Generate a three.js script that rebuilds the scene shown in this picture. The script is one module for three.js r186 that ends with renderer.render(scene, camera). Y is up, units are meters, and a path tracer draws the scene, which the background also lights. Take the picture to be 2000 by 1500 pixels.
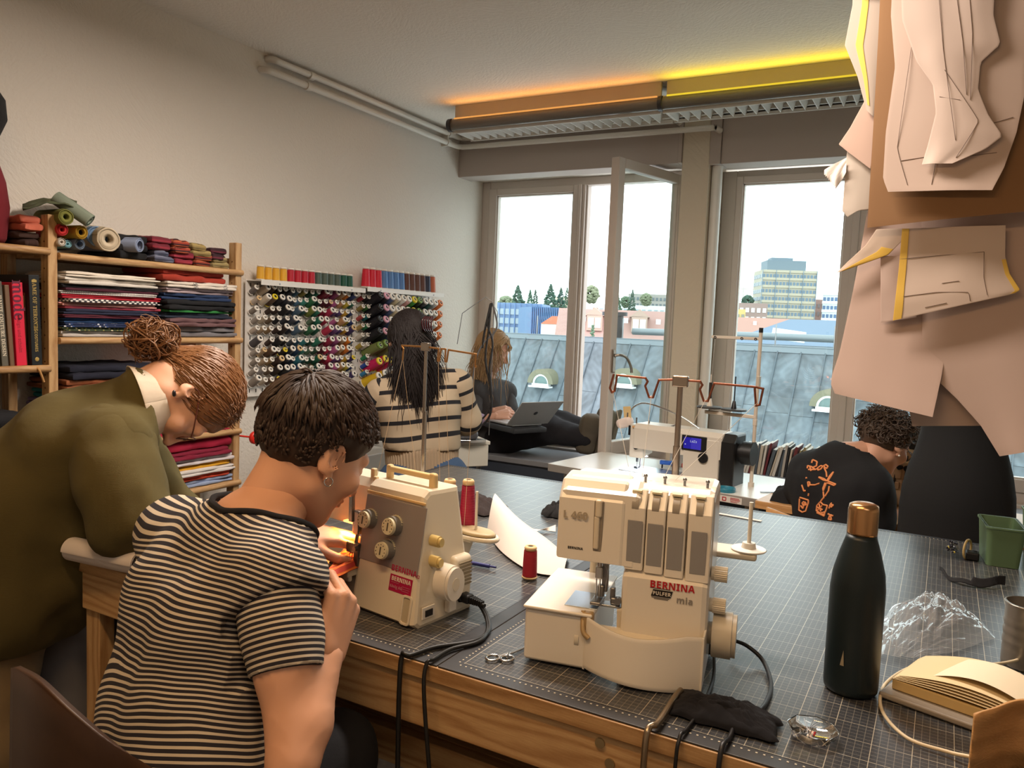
import * as THREE from 'three';
import { RoundedBoxGeometry } from 'three/addons/geometries/RoundedBoxGeometry.js';
import { mergeGeometries, mergeVertices } from 'three/addons/utils/BufferGeometryUtils.js';
import { RectAreaLightUniformsLib } from 'three/addons/lights/RectAreaLightUniformsLib.js';
import { ImprovedNoise } from 'three/addons/math/ImprovedNoise.js';
import { FontLoader } from 'three/addons/loaders/FontLoader.js';
import { TextGeometry } from 'three/addons/geometries/TextGeometry.js';

const scene = new THREE.Scene();
const renderer = new THREE.WebGLRenderer({ antialias: true });
renderer.toneMapping = THREE.LinearToneMapping;
renderer.shadowMap.enabled = true;
renderer.toneMappingExposure = 1.06;
RectAreaLightUniformsLib.init();

// ---------- camera (yaw, pitch, roll and focal length solved from the room's straight lines) ----------
const FPX = 1520, CAM = new THREE.Vector3(0, 1.5, 0);
const rad = d => d * Math.PI / 180;
const [camR, camU, camF] = (() => {
  const y = rad(-29), p = rad(-4.6), ro = rad(2.3);
  const f = new THREE.Vector3(Math.sin(y) * Math.cos(p), Math.sin(p), -Math.cos(y) * Math.cos(p));
  const r = new THREE.Vector3(Math.cos(y), 0, Math.sin(y)), u = new THREE.Vector3().crossVectors(r, f);
  const c = Math.cos(ro), s = Math.sin(ro);
  return [r.clone().multiplyScalar(c).addScaledVector(u, s), u.clone().multiplyScalar(c).addScaledVector(r, -s), f];
})();
const camera = new THREE.PerspectiveCamera(2 * Math.atan(750 / FPX) * 180 / Math.PI, 4 / 3, 0.05, 1500);
camera.position.copy(CAM);
camera.quaternion.setFromRotationMatrix(new THREE.Matrix4().makeBasis(camR, camU, camF.clone().negate()));
scene.add(camera);

// ---------- sky: even overcast ----------
scene.background = new THREE.Color().setRGB(0.93, 0.975, 1.0);
scene.backgroundIntensity = 3.4;

// ---------- large lights: two warm ceiling luminaires behind the photographer ----------
function areaLight(x, y, z, w, h, color, intensity, look) {
  const l = new THREE.RectAreaLight(color, intensity, w, h);
  l.position.set(x, y, z); l.lookAt(...look); scene.add(l); return l;
}
const WARM = new THREE.Color().setRGB(1.0, 0.62, 0.31), NEUT = new THREE.Color().setRGB(1.0, 0.86, 0.74);
areaLight(-0.75, 2.595, -0.25, 1.25, 0.16, WARM, 29, [-0.75, 0, -0.25]);
areaLight(0.75, 2.595, 0.35, 1.25, 0.16, NEUT, 7, [0.75, 0, 0.35]);
areaLight(-1.05, 2.595, -1.85, 1.25, 0.16, NEUT, 88, [-1.05, 0, -1.85]);

// ---------- helpers ----------
function rng(seed) { let a = seed >>> 0; return () => { a = (a + 0x6D2B79F5) | 0; let t = Math.imul(a ^ (a >>> 15), 1 | a); t = (t + Math.imul(t ^ (t >>> 7), 61 | t)) ^ t; return ((t ^ (t >>> 14)) >>> 0) / 4294967296; }; }
const R = rng(20240611);
const rr = (a, b) => a + (b - a) * R();
const V = (x, y, z) => new THREE.Vector3(x, y, z);
const perlin = new ImprovedNoise();
const noise = (x, y, z) => perlin.noise(x + 31.7, y + 17.3, z + 5.9);
const fbm = (x, y, z, o = 4) => { let s = 0, a = .5; for (let i = 0; i < o; i++) { s += a * noise(x, y, z); x *= 2.03; y *= 2.03; z *= 2.03; a *= .5; } return s; };
const clamp = (x, a = 0, b = 1) => Math.min(b, Math.max(a, x));
const lerp = (a, b, t) => a + (b - a) * t;
const smooth = (a, b, x) => { const t = clamp((x - a) / (b - a)); return t * t * (3 - 2 * t); };
// a photo pixel gives a ray; its distance comes from the plane it touches
const ray = (x, y) => camF.clone().addScaledVector(camR, (x - 1000) / FPX).addScaledVector(camU, (750 - y) / FPX);
const onY = (x, y, h) => { const d = ray(x, y); return CAM.clone().addScaledVector(d, (h - CAM.y) / d.y); };
const onX = (x, y, X) => { const d = ray(x, y); return CAM.clone().addScaledVector(d, X / d.x); };
const onZ = (x, y, Z) => { const d = ray(x, y); return CAM.clone().addScaledVector(d, Z / d.z); };
const atD = (x, y, dep) => CAM.clone().addScaledVector(ray(x, y), dep);

const taken = {};
function numbered(n) { if (!(n in taken)) { taken[n] = 0; return n; } taken[n]++; return n + '_' + String(taken[n]).padStart(3, '0'); }
function mat(color, rough = .7, o = {}) { return new THREE.MeshPhysicalMaterial({ color, roughness: rough, ...o }); }
function mesh(name, g, m, parent) { const o = new THREE.Mesh(Array.isArray(g) ? join(g) : g, m); o.name = name; o.castShadow = o.receiveShadow = true; if (parent) parent.add(o); return o; }
function top(o, label, category, group) { o.name = numbered(o.name); o.userData.label = label; if (category) o.userData.category = category; if (group) o.userData.group = group; scene.add(o); return o; }
function thing(name, label, category, pos = [0, 0, 0], turn = 0, group) { const o = new THREE.Group(); o.name = name; o.position.set(...pos); o.rotation.y = turn; return top(o, label, category, group); }
function struct(name, g, m, label) { const o = mesh(name, g, m); o.userData.kind = 'structure'; if (label) o.userData.label = label; scene.add(o); return o; }
function structG(name, label, pos = [0, 0, 0], turn = 0) { const o = new THREE.Group(); o.name = name; o.position.set(...pos); o.rotation.y = turn; o.userData.kind = 'structure'; o.userData.label = label; scene.add(o); return o; }
const flat = g => g.index ? g.toNonIndexed() : g;
function join(gs) {
  const out = gs.map(g => { g = flat(g); if (!g.attributes.uv) g.setAttribute('uv', new THREE.BufferAttribute(new Float32Array(g.attributes.position.count * 2), 2)); for (const k of Object.keys(g.attributes)) if (!['position', 'normal', 'uv'].includes(k)) g.deleteAttribute(k); return g; });
  return mergeGeometries(out);
}
// uv in metres from the faces' own directions; along = axis the grain runs along
function metreUV(g, along = 'x', off = 0) {
  g = flat(g); const p = g.attributes.position, n = p.count, uv = new Float32Array(n * 2), a = V(), b = V(), c = V();
  const ax = { x: 0, y: 1, z: 2 }[along];
  for (let i = 0; i < n; i += 3) {
    a.fromBufferAttribute(p, i); b.fromBufferAttribute(p, i + 1); c.fromBufferAttribute(p, i + 2);
    const nn = b.clone().sub(a).cross(c.clone().sub(a)), w = [Math.abs(nn.x), Math.abs(nn.y), Math.abs(nn.z)], k = w.indexOf(Math.max(...w));
    let axes = [0, 1, 2].filter(q => q !== k); if (axes[1] === ax) axes = [axes[1], axes[0]];
    [a, b, c].forEach((v, j) => { const q = v.toArray(); uv[(i + j) * 2] = q[axes[0]] + off; uv[(i + j) * 2 + 1] = q[axes[1]] + off * .37; });
  }
  g.setAttribute('uv', new THREE.BufferAttribute(uv, 2)); return g;
}
const mv = (g, x, y, z) => g.translate(x, y, z);
const box = (w, h, d, x = 0, y = 0, z = 0) => new THREE.BoxGeometry(w, h, d).translate(x, y, z);
const rbox = (w, h, d, x = 0, y = 0, z = 0, r = .004, s = 2) => new RoundedBoxGeometry(w, h, d, s, Math.min(r, w / 2.01, h / 2.01, d / 2.01)).translate(x, y, z);
// box between two corners
const bb = (x0, x1, y0, y1, z0, z1, r = 0) => { const a = [Math.abs(x1 - x0), Math.abs(y1 - y0), Math.abs(z1 - z0), (x0 + x1) / 2, (y0 + y1) / 2, (z0 + z1) / 2]; return r ? rbox(...a, r) : box(...a); };
const cyl = (r, h, x = 0, y = 0, z = 0, r2 = r, n = 20) => new THREE.CylinderGeometry(r2, r, h, n).translate(x, y, z);
function rod(a, b, r, r2 = r, n = 10) { a = V(...(a.toArray ? a.toArray() : a)); b = V(...(b.toArray ? b.toArray() : b)); const d = b.clone().sub(a), g = new THREE.CylinderGeometry(r2, r, d.length(), n); g.applyQuaternion(new THREE.Quaternion().setFromUnitVectors(V(0, 1, 0), d.normalize())); const m = a.add(b).multiplyScalar(.5); return g.translate(m.x, m.y, m.z); }
const curve = (pts, closed = false, tension = .5) => new THREE.CatmullRomCurve3(pts.map(p => p.toArray ? p : V(...p)), closed, 'catmullrom', tension);
const tube = (pts, r, n = 40, s = 8, closed = false) => new THREE.TubeGeometry(curve(pts, closed), n, r, s, closed);
const polyTube = (pts, r, s = 6) => join(pts.slice(1).map((p, i) => rod(pts[i], p, r, r, s)).concat(pts.slice(1, -1).map(p => new THREE.SphereGeometry(r, s, 4).translate(...(p.toArray ? p.toArray() : p)))));
const lathe = (pts, n = 32) => new THREE.LatheGeometry(pts.map(p => new THREE.Vector2(p[0], p[1])), n);
function extrude(pts, depth, bevel = 0, holes = []) { const s = pts instanceof THREE.Shape ? pts : new THREE.Shape(pts.map(p => new THREE.Vector2(...p))); holes.forEach(h => s.holes.push(new THREE.Path(h.map(p => new THREE.Vector2(...p))))); return new THREE.ExtrudeGeometry(s, { depth, bevelEnabled: bevel > 0, bevelSize: bevel, bevelThickness: bevel, bevelSegments: 2, curveSegments: 16 }); }
function roundRect(w, h, r, x = 0, y = 0) { const s = new THREE.Shape(); s.moveTo(x - w / 2 + r, y - h / 2); s.lineTo(x + w / 2 - r, y - h / 2); s.quadraticCurveTo(x + w / 2, y - h / 2, x + w / 2, y - h / 2 + r); s.lineTo(x + w / 2, y + h / 2 - r); s.quadraticCurveTo(x + w / 2, y + h / 2, x + w / 2 - r, y + h / 2); s.lineTo(x - w / 2 + r, y + h / 2); s.quadraticCurveTo(x - w / 2, y + h / 2, x - w / 2, y + h / 2 - r); s.lineTo(x - w / 2, y - h / 2 + r); s.quadraticCurveTo(x - w / 2, y - h / 2, x - w / 2 + r, y - h / 2); return s; }
// a sheet of cloth or paper: f(u, v) -> Vector3, with thickness
function sheet(f, nu, nv, thick = 0, uvs = [1, 1]) {
  const mk = (side) => { const pos = [], uv = [], idx = []; for (let j = 0; j <= nv; j++) for (let i = 0; i <= nu; i++) { const u = i / nu, v = j / nv, p = f(u, v); pos.push(p.x, p.y, p.z); uv.push(u * uvs[0], v * uvs[1]); }
    for (let j = 0; j < nv; j++) for (let i = 0; i < nu; i++) { const a = j * (nu + 1) + i, b = a + 1, c = a + nu + 1, d = c + 1; idx.push(a, b, d, a, d, c); }
    const g = new THREE.BufferGeometry(); g.setAttribute('position', new THREE.Float32BufferAttribute(pos, 3)); g.setAttribute('uv', new THREE.Float32BufferAttribute(uv, 2)); g.setIndex(idx); g.computeVertexNormals(); return g; };
  const g = mk(); if (!thick) return g;
  const p = g.attributes.position, n = g.attributes.normal, q = g.attributes.uv, N = p.count, pos = [], uv = [], idx = [...g.index.array], W = nu + 1;
  for (let s = 0; s < 2; s++) for (let i = 0; i < N; i++) { const k = s ? -thick : 0; pos.push(p.getX(i) + n.getX(i) * k, p.getY(i) + n.getY(i) * k, p.getZ(i) + n.getZ(i) * k); uv.push(q.getX(i), q.getY(i)); }
  for (let k = 0; k < g.index.count; k += 3) idx.push(N + g.index.array[k], N + g.index.array[k + 2], N + g.index.array[k + 1]);
  const edge = (a, b) => idx.push(a, N + a, b, b, N + a, N + b);
  for (let i = 0; i < nu; i++) { edge(i, i + 1); edge(nv * W + i + 1, nv * W + i); }
  for (let j = 0; j < nv; j++) { edge((j + 1) * W, j * W); edge(j * W + nu, (j + 1) * W + nu); }
  const o = new THREE.BufferGeometry(); o.setAttribute('position', new THREE.Float32BufferAttribute(pos, 3)); o.setAttribute('uv', new THREE.Float32BufferAttribute(uv, 2)); o.setIndex(idx); o.computeVertexNormals(); return o;
}
// ---------- textures ----------
function dataTex(w, h, f, srgb = true, rep = [1, 1]) {
  const d = new Uint8Array(w * h * 4);
  for (let y = 0; y < h; y++) for (let x = 0; x < w; x++) { const c = f(x / w, y / h, x, y), k = (y * w + x) * 4; if (Array.isArray(c)) { d[k] = c[0]; d[k + 1] = c[1]; d[k + 2] = c[2]; } else d[k] = d[k + 1] = d[k + 2] = c; d[k + 3] = 255; }
  const t = new THREE.DataTexture(d, w, h); t.magFilter = t.minFilter = THREE.LinearFilter; t.wrapS = t.wrapT = THREE.RepeatWrapping; if (srgb) t.colorSpace = THREE.SRGBColorSpace; t.repeat.set(...rep); t.needsUpdate = true; return t;
}
function canvasTex(w, h, draw, rep = [1, 1]) {
  const c = document.createElement('canvas'); c.width = w; c.height = h; const x = c.getContext('2d'); draw(x, w, h);
  const t = new THREE.CanvasTexture(c); t.colorSpace = THREE.SRGBColorSpace; t.wrapS = t.wrapT = THREE.RepeatWrapping; t.repeat.set(...rep); return t;
}
// periodic noise for tiling textures
function tileNoise(u, v, f, seed = 0) { const a = u * 2 * Math.PI, b = v * 2 * Math.PI, s = f / (2 * Math.PI); return noise(Math.cos(a) * s + seed, Math.sin(a) * s + Math.cos(b) * s * 1.01, Math.sin(b) * s + seed * .7); }
const plasterBump = dataTex(512, 512, (u, v) => 128 + 70 * tileNoise(u, v, 60) + 50 * tileNoise(u, v, 140, 3) + 26 * (R() - .5), false);
const clothBump = dataTex(256, 256, (u, v, x, y) => 128 + 50 * Math.sin(x * Math.PI / 2) * Math.sin(y * Math.PI / 2) + 60 * tileNoise(u, v, 40) + 20 * (R() - .5), false);
const woodTex = (base, dark, seed = 0) => dataTex(512, 256, (u, v) => {
  const w = v * 9 + .35 * tileNoise(u, v, 5, seed) * 3 + .2 * tileNoise(u, v, 16, seed + 2);
  let k = .5 + .5 * Math.sin(w * 2 * Math.PI); k = k * k * .55 + .28 * (.5 + tileNoise(u * .25, v, 220, seed + 5)) + .12 * R();
  const kn = Math.hypot((u - .37) * 3.2, (v - .6) * 1.6), kn2 = Math.hypot((u - .82) * 3.2, (v - .23) * 1.6);
  k += smooth(.055, .015, kn) * 1.1 + smooth(.04, .01, kn2) * 1.0;
  k = clamp(k); return [0, 1, 2].map(i => lerp(base[i], dark[i], k));
});
const pineT = woodTex([196, 162, 116], [152, 112, 70]), pineT2 = woodTex([188, 152, 106], [136, 98, 58], 4);
const beechT = woodTex([206, 160, 108], [182, 132, 82], 9);
const wood = (t, rough = .55, rep = [1.1, 4]) => { const c = t.clone(); c.repeat.set(...rep); c.needsUpdate = true; return mat(0xffffff, rough, { map: c, bumpMap: c, bumpScale: .0004 }); };
const pine = wood(pineT), pineB = wood(pineT2), beech = wood(beechT, .4);
const clothMat = (color, rough = .9, rep = 40, o = {}) => { const b = clothBump.clone(); b.repeat.set(rep, rep); b.needsUpdate = true; return mat(color, rough, { bumpMap: b, bumpScale: .0006, sheen: .3, sheenRoughness: .6, side: THREE.DoubleSide, ...o }); };
const chrome = mat(0xc8c8c8, .18, { metalness: 1 }), steel = mat(0x8f8f90, .35, { metalness: 1 }), blackPl = mat(0x131313, .45), darkMetal = mat(0x3a3a3c, .4, { metalness: .8 });
const glassPane = new THREE.MeshPhysicalMaterial({ color: 0xf4fbfa, roughness: 0, transmission: 1, thickness: 0, ior: 1.5 });
// ================= THE ROOM =================
const XL = -2.95, ZL = -4.46, ZW = -4.78, HC = 2.73, XR = 2.35, ZB = 1.7;
const plaster = (color, rep = 1.2) => { const b = plasterBump.clone(); b.repeat.set(rep, rep); b.needsUpdate = true; return mat(color, .95, { bumpMap: b, bumpScale: .0035 }); };
const wallM = plaster(0xd9d2c8), ceilM = plaster(0xe4ddd2), beigeM = mat(0xb0a49b, .7), frameM = mat(0xc2b7ad, .5), pillarM = plaster(0xd0c4b0, .6);
struct('wall_left', metreUV(bb(XL - .2, XL, -.1, HC + .1, -4.95, ZB + .2), 'z'), wallM, 'off-white rough plaster wall behind the shelf');
struct('wall_back', metreUV(bb(XL - .2, XR + .2, -.1, HC + .1, ZB, ZB + .2)), wallM, 'off-white plaster wall behind the photographer');
struct('wall_right', metreUV(bb(XR, XR + .2, -.1, HC + .1, -4.95, ZB + .2), 'z'), wallM, 'off-white plaster wall at the far right');
struct('ceiling', metreUV(bb(XL - .2, XR + .2, HC, HC + .2, -4.95, ZB + .2)), ceilM, 'rough plastered ceiling');
const floorT = dataTex(256, 256, (u, v) => { const k = .5 + .9 * tileNoise(u, v, 9) + .6 * tileNoise(u, v, 40, 2) + .25 * (R() - .5); return [96 + 22 * k, 84 + 20 * k, 72 + 18 * k]; });
struct('floor', metreUV(bb(XL - .2, XR + .2, -.15, 0, -4.95, ZB + .2)), mat(0xffffff, .6, { map: floorT }), 'grey-brown linoleum floor');
struct('wall_window', [bb(XL, XR, 0, .64, -4.95, -4.72), bb(XL, XR, 2.47, HC, -4.95, -4.62), bb(1.45, XR, .64, 2.47, -4.95, -4.5)].map(g => metreUV(g)), wallM, 'window wall below the sills and over the blind boxes');
struct('wall_pillar', metreUV(bb(-1.41, -1.25, 0, HC, -4.95, ZL, .006), 'y'), pillarM, 'pale painted pillar between the two windows');
{ // roller blind casings over each window
  const a = structG('trim_1', 'grey-beige blind casing above the open window'); mesh('casing', bb(XL, -1.435, 2.45, 2.70, -4.62, ZL, .004), beigeM, a); mesh('end_cover', bb(-1.434, -1.411, 2.45, 2.70, -4.62, ZL + .012, .003), beigeM, a);
  const b = structG('trim_2', 'grey-beige blind casing above the closed window'); mesh('casing', bb(-1.185, 1.45, 2.43, 2.70, -4.62, ZL, .004), beigeM, b); mesh('end_cover', bb(-1.249, -1.187, 2.43, 2.70, -4.62, ZL + .01, .003), beigeM, b);
}
// ---- windows ----
const stile = (x0, x1, y0, y1, z = ZW, d = .07) => bb(x0, x1, y0, y1, z - d, z, .006);
function sashFrame(p, x0, x1, y0, y1, gx0, gx1, gy0, gy1, z, name = 'sash') {
  const s = mesh(name, [stile(x0, gx0, y0, y1, z), stile(gx1, x1, y0, y1, z), stile(gx0, gx1, gy1, y1, z), stile(gx0, gx1, y0, gy0, z), // bead
    bb(gx0, gx0 + .008, gy0, gy1, z - .05, z - .012), bb(gx1 - .008, gx1, gy0, gy1, z - .05, z - .012), bb(gx0, gx1, gy1 - .008, gy1, z - .05, z - .012), bb(gx0, gx1, gy0, gy0 + .008, z - .05, z - .012)], frameM, p);
  mesh('pane', bb(gx0, gx1, gy0, gy1, z - .036, z - .032), glassPane, s); return s;
}
{
  const w = structG('window_1', 'tall grey-beige casement window with its right sash swung open');
  mesh('frame', [stile(XL, -2.885, .66, 2.47), stile(-1.50, -1.412, .66, 2.47), stile(-2.885, -1.5, 2.415, 2.47), stile(-2.885, -1.5, .66, .73), bb(XL, -1.412, .62, .665, -4.95, -4.70)], frameM, w);
  sashFrame(w, -2.885, -2.195, .72, 2.42, -2.824, -2.236, .80, 2.371, ZW + .015);
  mesh('mullion', [stile(-2.195, -2.172, .70, 2.42, ZW + .025, .09), stile(-2.172, -2.150, .70, 2.42, ZW + .01, .08), stile(-2.15, -2.138, .7, 2.42, ZW - .01, .06)], frameM, w);
  const s = new THREE.Group(); s.name = 'open_sash'; w.add(s); s.position.set(-1.50, 0, ZW + .035); s.rotation.y = -rad(75 - 180 + 180);
  s.rotation.y = 0; // local: sash spans -x from its hinge
  const g = [bb(-.67, -.61, .76, 2.43, -.028, .028, .006), bb(-.055, 0, .76, 2.43, -.028, .028, .006), bb(-.61, -.055, 2.375, 2.43, -.028, .028, .006), bb(-.61, -.055, .76, .835, -.028, .028, .006), bb(-.61, -.602, .835, 2.375, -.018, .018), bb(-.063, -.055, .835, 2.375, -.018, .018), bb(-.64, -.625, .74, .765, -.012, .012)];
  s.rotation.y = rad(75);
  mesh('sash_frame', g, frameM, s); mesh('pane', bb(-.61, -.055, .835, 2.375, -.003, .003), glassPane, s);
  const h = mesh('handle', [rbox(.028, .13, .012, -.64, 1.30, .034, .004), tube([[-.64, 1.33, .04], [-.62, 1.335, .065], [-.575, 1.32, .075], [-.53, 1.27, .075], [-.515, 1.235, .073]], .008, 24, 8)], mat(0x9a9187, .3, { metalness: .9 }), s);
  mesh('hinge', [cyl(.008, .07, 0, 2.2, .03), cyl(.008, .07, 0, 1.0, .03)], steel, w).position.set(-1.5, 0, ZW + .02);
}
{
  const w = structG('window_2', 'tall closed grey-beige window with the tower block outside');
  mesh('frame', [stile(-1.25, -1.165, .66, 2.45), stile(-1.165, 1.45, 2.41, 2.45), stile(-1.165, 1.45, .66, .73), bb(-1.25, 1.45, .62, .665, -4.95, -4.70)], frameM, w);
  for (const [x0, x1] of [[-1.165, -.505], [-.475, .185], [.215, .875]]) sashFrame(w, x0, x1, .72, 2.415, x0 + .04, x1 - .045, .79, 2.371, ZW + .015);
  mesh('mullion', [stile(-.51, -.47, .7, 2.42, ZW + .025, .09), stile(.18, .22, .7, 2.42, ZW + .025, .09), stile(.875, .93, .7, 2.42, ZW + .02, .09)], frameM, w);
  sashFrame(w, .93, 1.45, .72, 2.415, .98, 1.4, .79, 2.371, ZW + .015);
}
// ---- heating pipes ----
const pipeM = mat(0xd6d0c6, .45);
{
  const mk = (pts, r) => tube(pts, r, 220, 12);
  const collar = (x, y, z) => new THREE.CylinderGeometry(.0215, .0215, .03, 16).rotateX(Math.PI / 2).translate(x, y, z);
  const a = thing('heating_pipe', 'upper white heating pipe running under the ceiling', 'pipe'); 
  mesh('pipe', mk([[XL - .03, 2.705, -2.76], [XL + .03, 2.705, -2.775], [XL + .042, 2.70, -2.84], [XL + .042, 2.70, -3.2], [XL + .042, 2.695, -3.8], [XL + .042, 2.692, -4.33], [XL + .05, 2.692, -4.40], [XL + .11, 2.692, -4.415], [-2.4, 2.69, -4.415], [-1.9, 2.685, -4.415], [-1.49, 2.68, -4.415], [-1.445, 2.68, -4.42], [-1.43, 2.675, -4.47]], .0165), pipeM, a);
  mesh('collar', collar(XL + .042, 2.698, -3.02), pipeM, a); mesh('collar', collar(XL + .042, 2.692, -4.28), pipeM, a);
  const b = thing('heating_pipe', 'lower white heating pipe running along the wall to the pillar', 'pipe');
  mesh('pipe', mk([[XL - .03, 2.645, -2.72], [XL + .03, 2.645, -2.735], [XL + .042, 2.642, -2.80], [XL + .042, 2.64, -3.2], [XL + .042, 2.637, -3.8], [XL + .042, 2.632, -4.31], [XL + .055, 2.632, -4.385], [XL + .12, 2.631, -4.40], [-2.4, 2.628, -4.40], [-1.8, 2.624, -4.40], [-1.26, 2.62, -4.40], [-1.215, 2.618, -4.405], [-1.195, 2.612, -4.45]], .0165), pipeM, b);
  mesh('collar', collar(XL + .042, 2.64, -3.0), pipeM, b); mesh('collar', collar(XL + .042, 2.634, -4.26), pipeM, b);
  mesh('clip', [bb(XL, XL + .05, 2.61, 2.72, -4.262, -4.25)], pipeM, b);
  const c = mesh('downpipe', [tube([[-1.218, 2.43, -4.52], [-1.218, 2.0, -4.52], [-1.218, 1.0, -4.52], [-1.218, .0, -4.52]], .03, 20, 16)], mat(0xdedbd4, .4)); top(c, 'white vertical downpipe beside the pillar', 'pipe');
}
// ---- ceiling luminaires with coloured LED strips ----
function luminaire(x0, x1, ledColor, label, ledI) {
  const o = thing('ceiling_light', label, 'ceiling light', [0, 0, 0], 0, undefined), L = x1 - x0, xm = (x0 + x1) / 2, z0 = -3.835, z1 = -4.06;
  mesh('backing_board', bb(x0 + .02, x1, 2.655, HC - .001, z0 - .03, z0 - .012), mat(0xb9ad98, .6), o);
  mesh('housing', [bb(x0, x1, 2.60, 2.656, z1, z1 + .012), bb(x0, x1, 2.648, 2.656, z1, z0 - .012), bb(x0, x0 + .01, 2.585, 2.655, z1, z0)], mat(0xc9c4ba, .5), o);
  const cover = extrude((() => { const s = new THREE.Shape(), n = 14; for (let i = 0; i <= n; i++) { const a = -Math.PI / 2 + Math.PI * i / n; s[i ? 'lineTo' : 'moveTo'](Math.cos(a) * .02, 2.618 + Math.sin(a) * .031); } s.closePath(); return s; })(), L).rotateY(-Math.PI / 2).translate(x1, 0, z0 - .004);
  mesh('tube_cover', cover, mat(0x6d6a64, .3, { clearcoat: .3 }), o);
  mesh('end_cap', new THREE.CylinderGeometry(.037, .037, .02, 20).rotateZ(Math.PI / 2).translate(x0 - .004, 2.618, z0 - .006), mat(0x34353a, .4), o);
  mesh('led_strip', bb(x0 + .03, x1 - .01, 2.646, 2.653, z0 + .010, z0 + .016), new THREE.MeshStandardMaterial({ color: 0x222222, emissive: ledColor, emissiveIntensity: .8 }), o);
  areaLight(xm, 2.658, z0 + .032, L - .04, .012, ledColor, ledI, [xm, 2.75, z0 + .14]);
  const white = mat(0xd9d6cf, .3), n = Math.round(L / .058);
  mesh('reflector', [bb(x0, x1, 2.574, 2.59, z1, z1 + .006), bb(x0, x1, 2.574, 2.592, z0 - .03, z0 - .024), bb(x0, x1, 2.63, 2.634, z1, z0 - .03)], white, o);
  const vg = extrude([[0, 0], [.016, .045], [.019, .045], [.004, 0], [-.012, .045], [-.015, .045]].slice(0, 4), .19).translate(-.002, 2.578, z1 + .01);
  for (let i = 0; i < n; i++) { const s = mesh('louvre_slat', vg, white, o); s.position.x = x0 + .02 + i * (L - .03) / n; }
  mesh('fluorescent_tube', new THREE.CylinderGeometry(.012, .012, L - .06, 12).rotateZ(Math.PI / 2).translate(xm, 2.618, -3.95), mat(0xf0eee8, .3), o);
}
const LED1 = new THREE.Color().setRGB(1, .42, .10), LED2 = new THREE.Color().setRGB(1, .72, .04);
luminaire(-2.60, -1.345, LED1, 'louvred ceiling light with a glowing orange LED strip', 22);
luminaire(-1.335, .25, LED2, 'louvred ceiling light with a glowing yellow LED strip', 28);
for (const [x, z, c, where] of [[-.75, -.25, WARM, 'above the front of the cutting table'], [.75, .35, NEUT, 'behind the photographer'], [-1.05, -1.85, NEUT, 'above the far half of the cutting table']]) {
  const o = thing('ceiling_lamp', `long white ceiling luminaire ${where}`, 'ceiling light', [x, 2.6, z]);
  mesh('housing', [box(1.3, .11, .02, 0, .075, -.1), box(1.3, .11, .02, 0, .075, .1), box(1.3, .02, .22, 0, .12, 0), box(.02, .11, .2, -.64, .075, 0), box(.02, .11, .2, .64, .075, 0)], mat(0xd8d4cc, .5), o);
  mesh('lamp_diffuser', box(1.26, .008, .18, 0, .022, 0), new THREE.MeshStandardMaterial({ color: 0xffffff, emissive: c, emissiveIntensity: 3 }), o);
}
// ---- window bench ----
{
  const o = thing('window_bench', 'long blue-grey bench built under the windows', 'bench', [0, 0, 0]);
  mesh('bench_top', metreUV(bb(XL, 1.4, .615, .65, -4.72, -4.22, .006)), mat(0x85868a, .55), o);
  mesh('front_panel', bb(XL, 1.4, 0, .615, -4.26, -4.24), mat(0x3b424f, .6), o);
}
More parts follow.
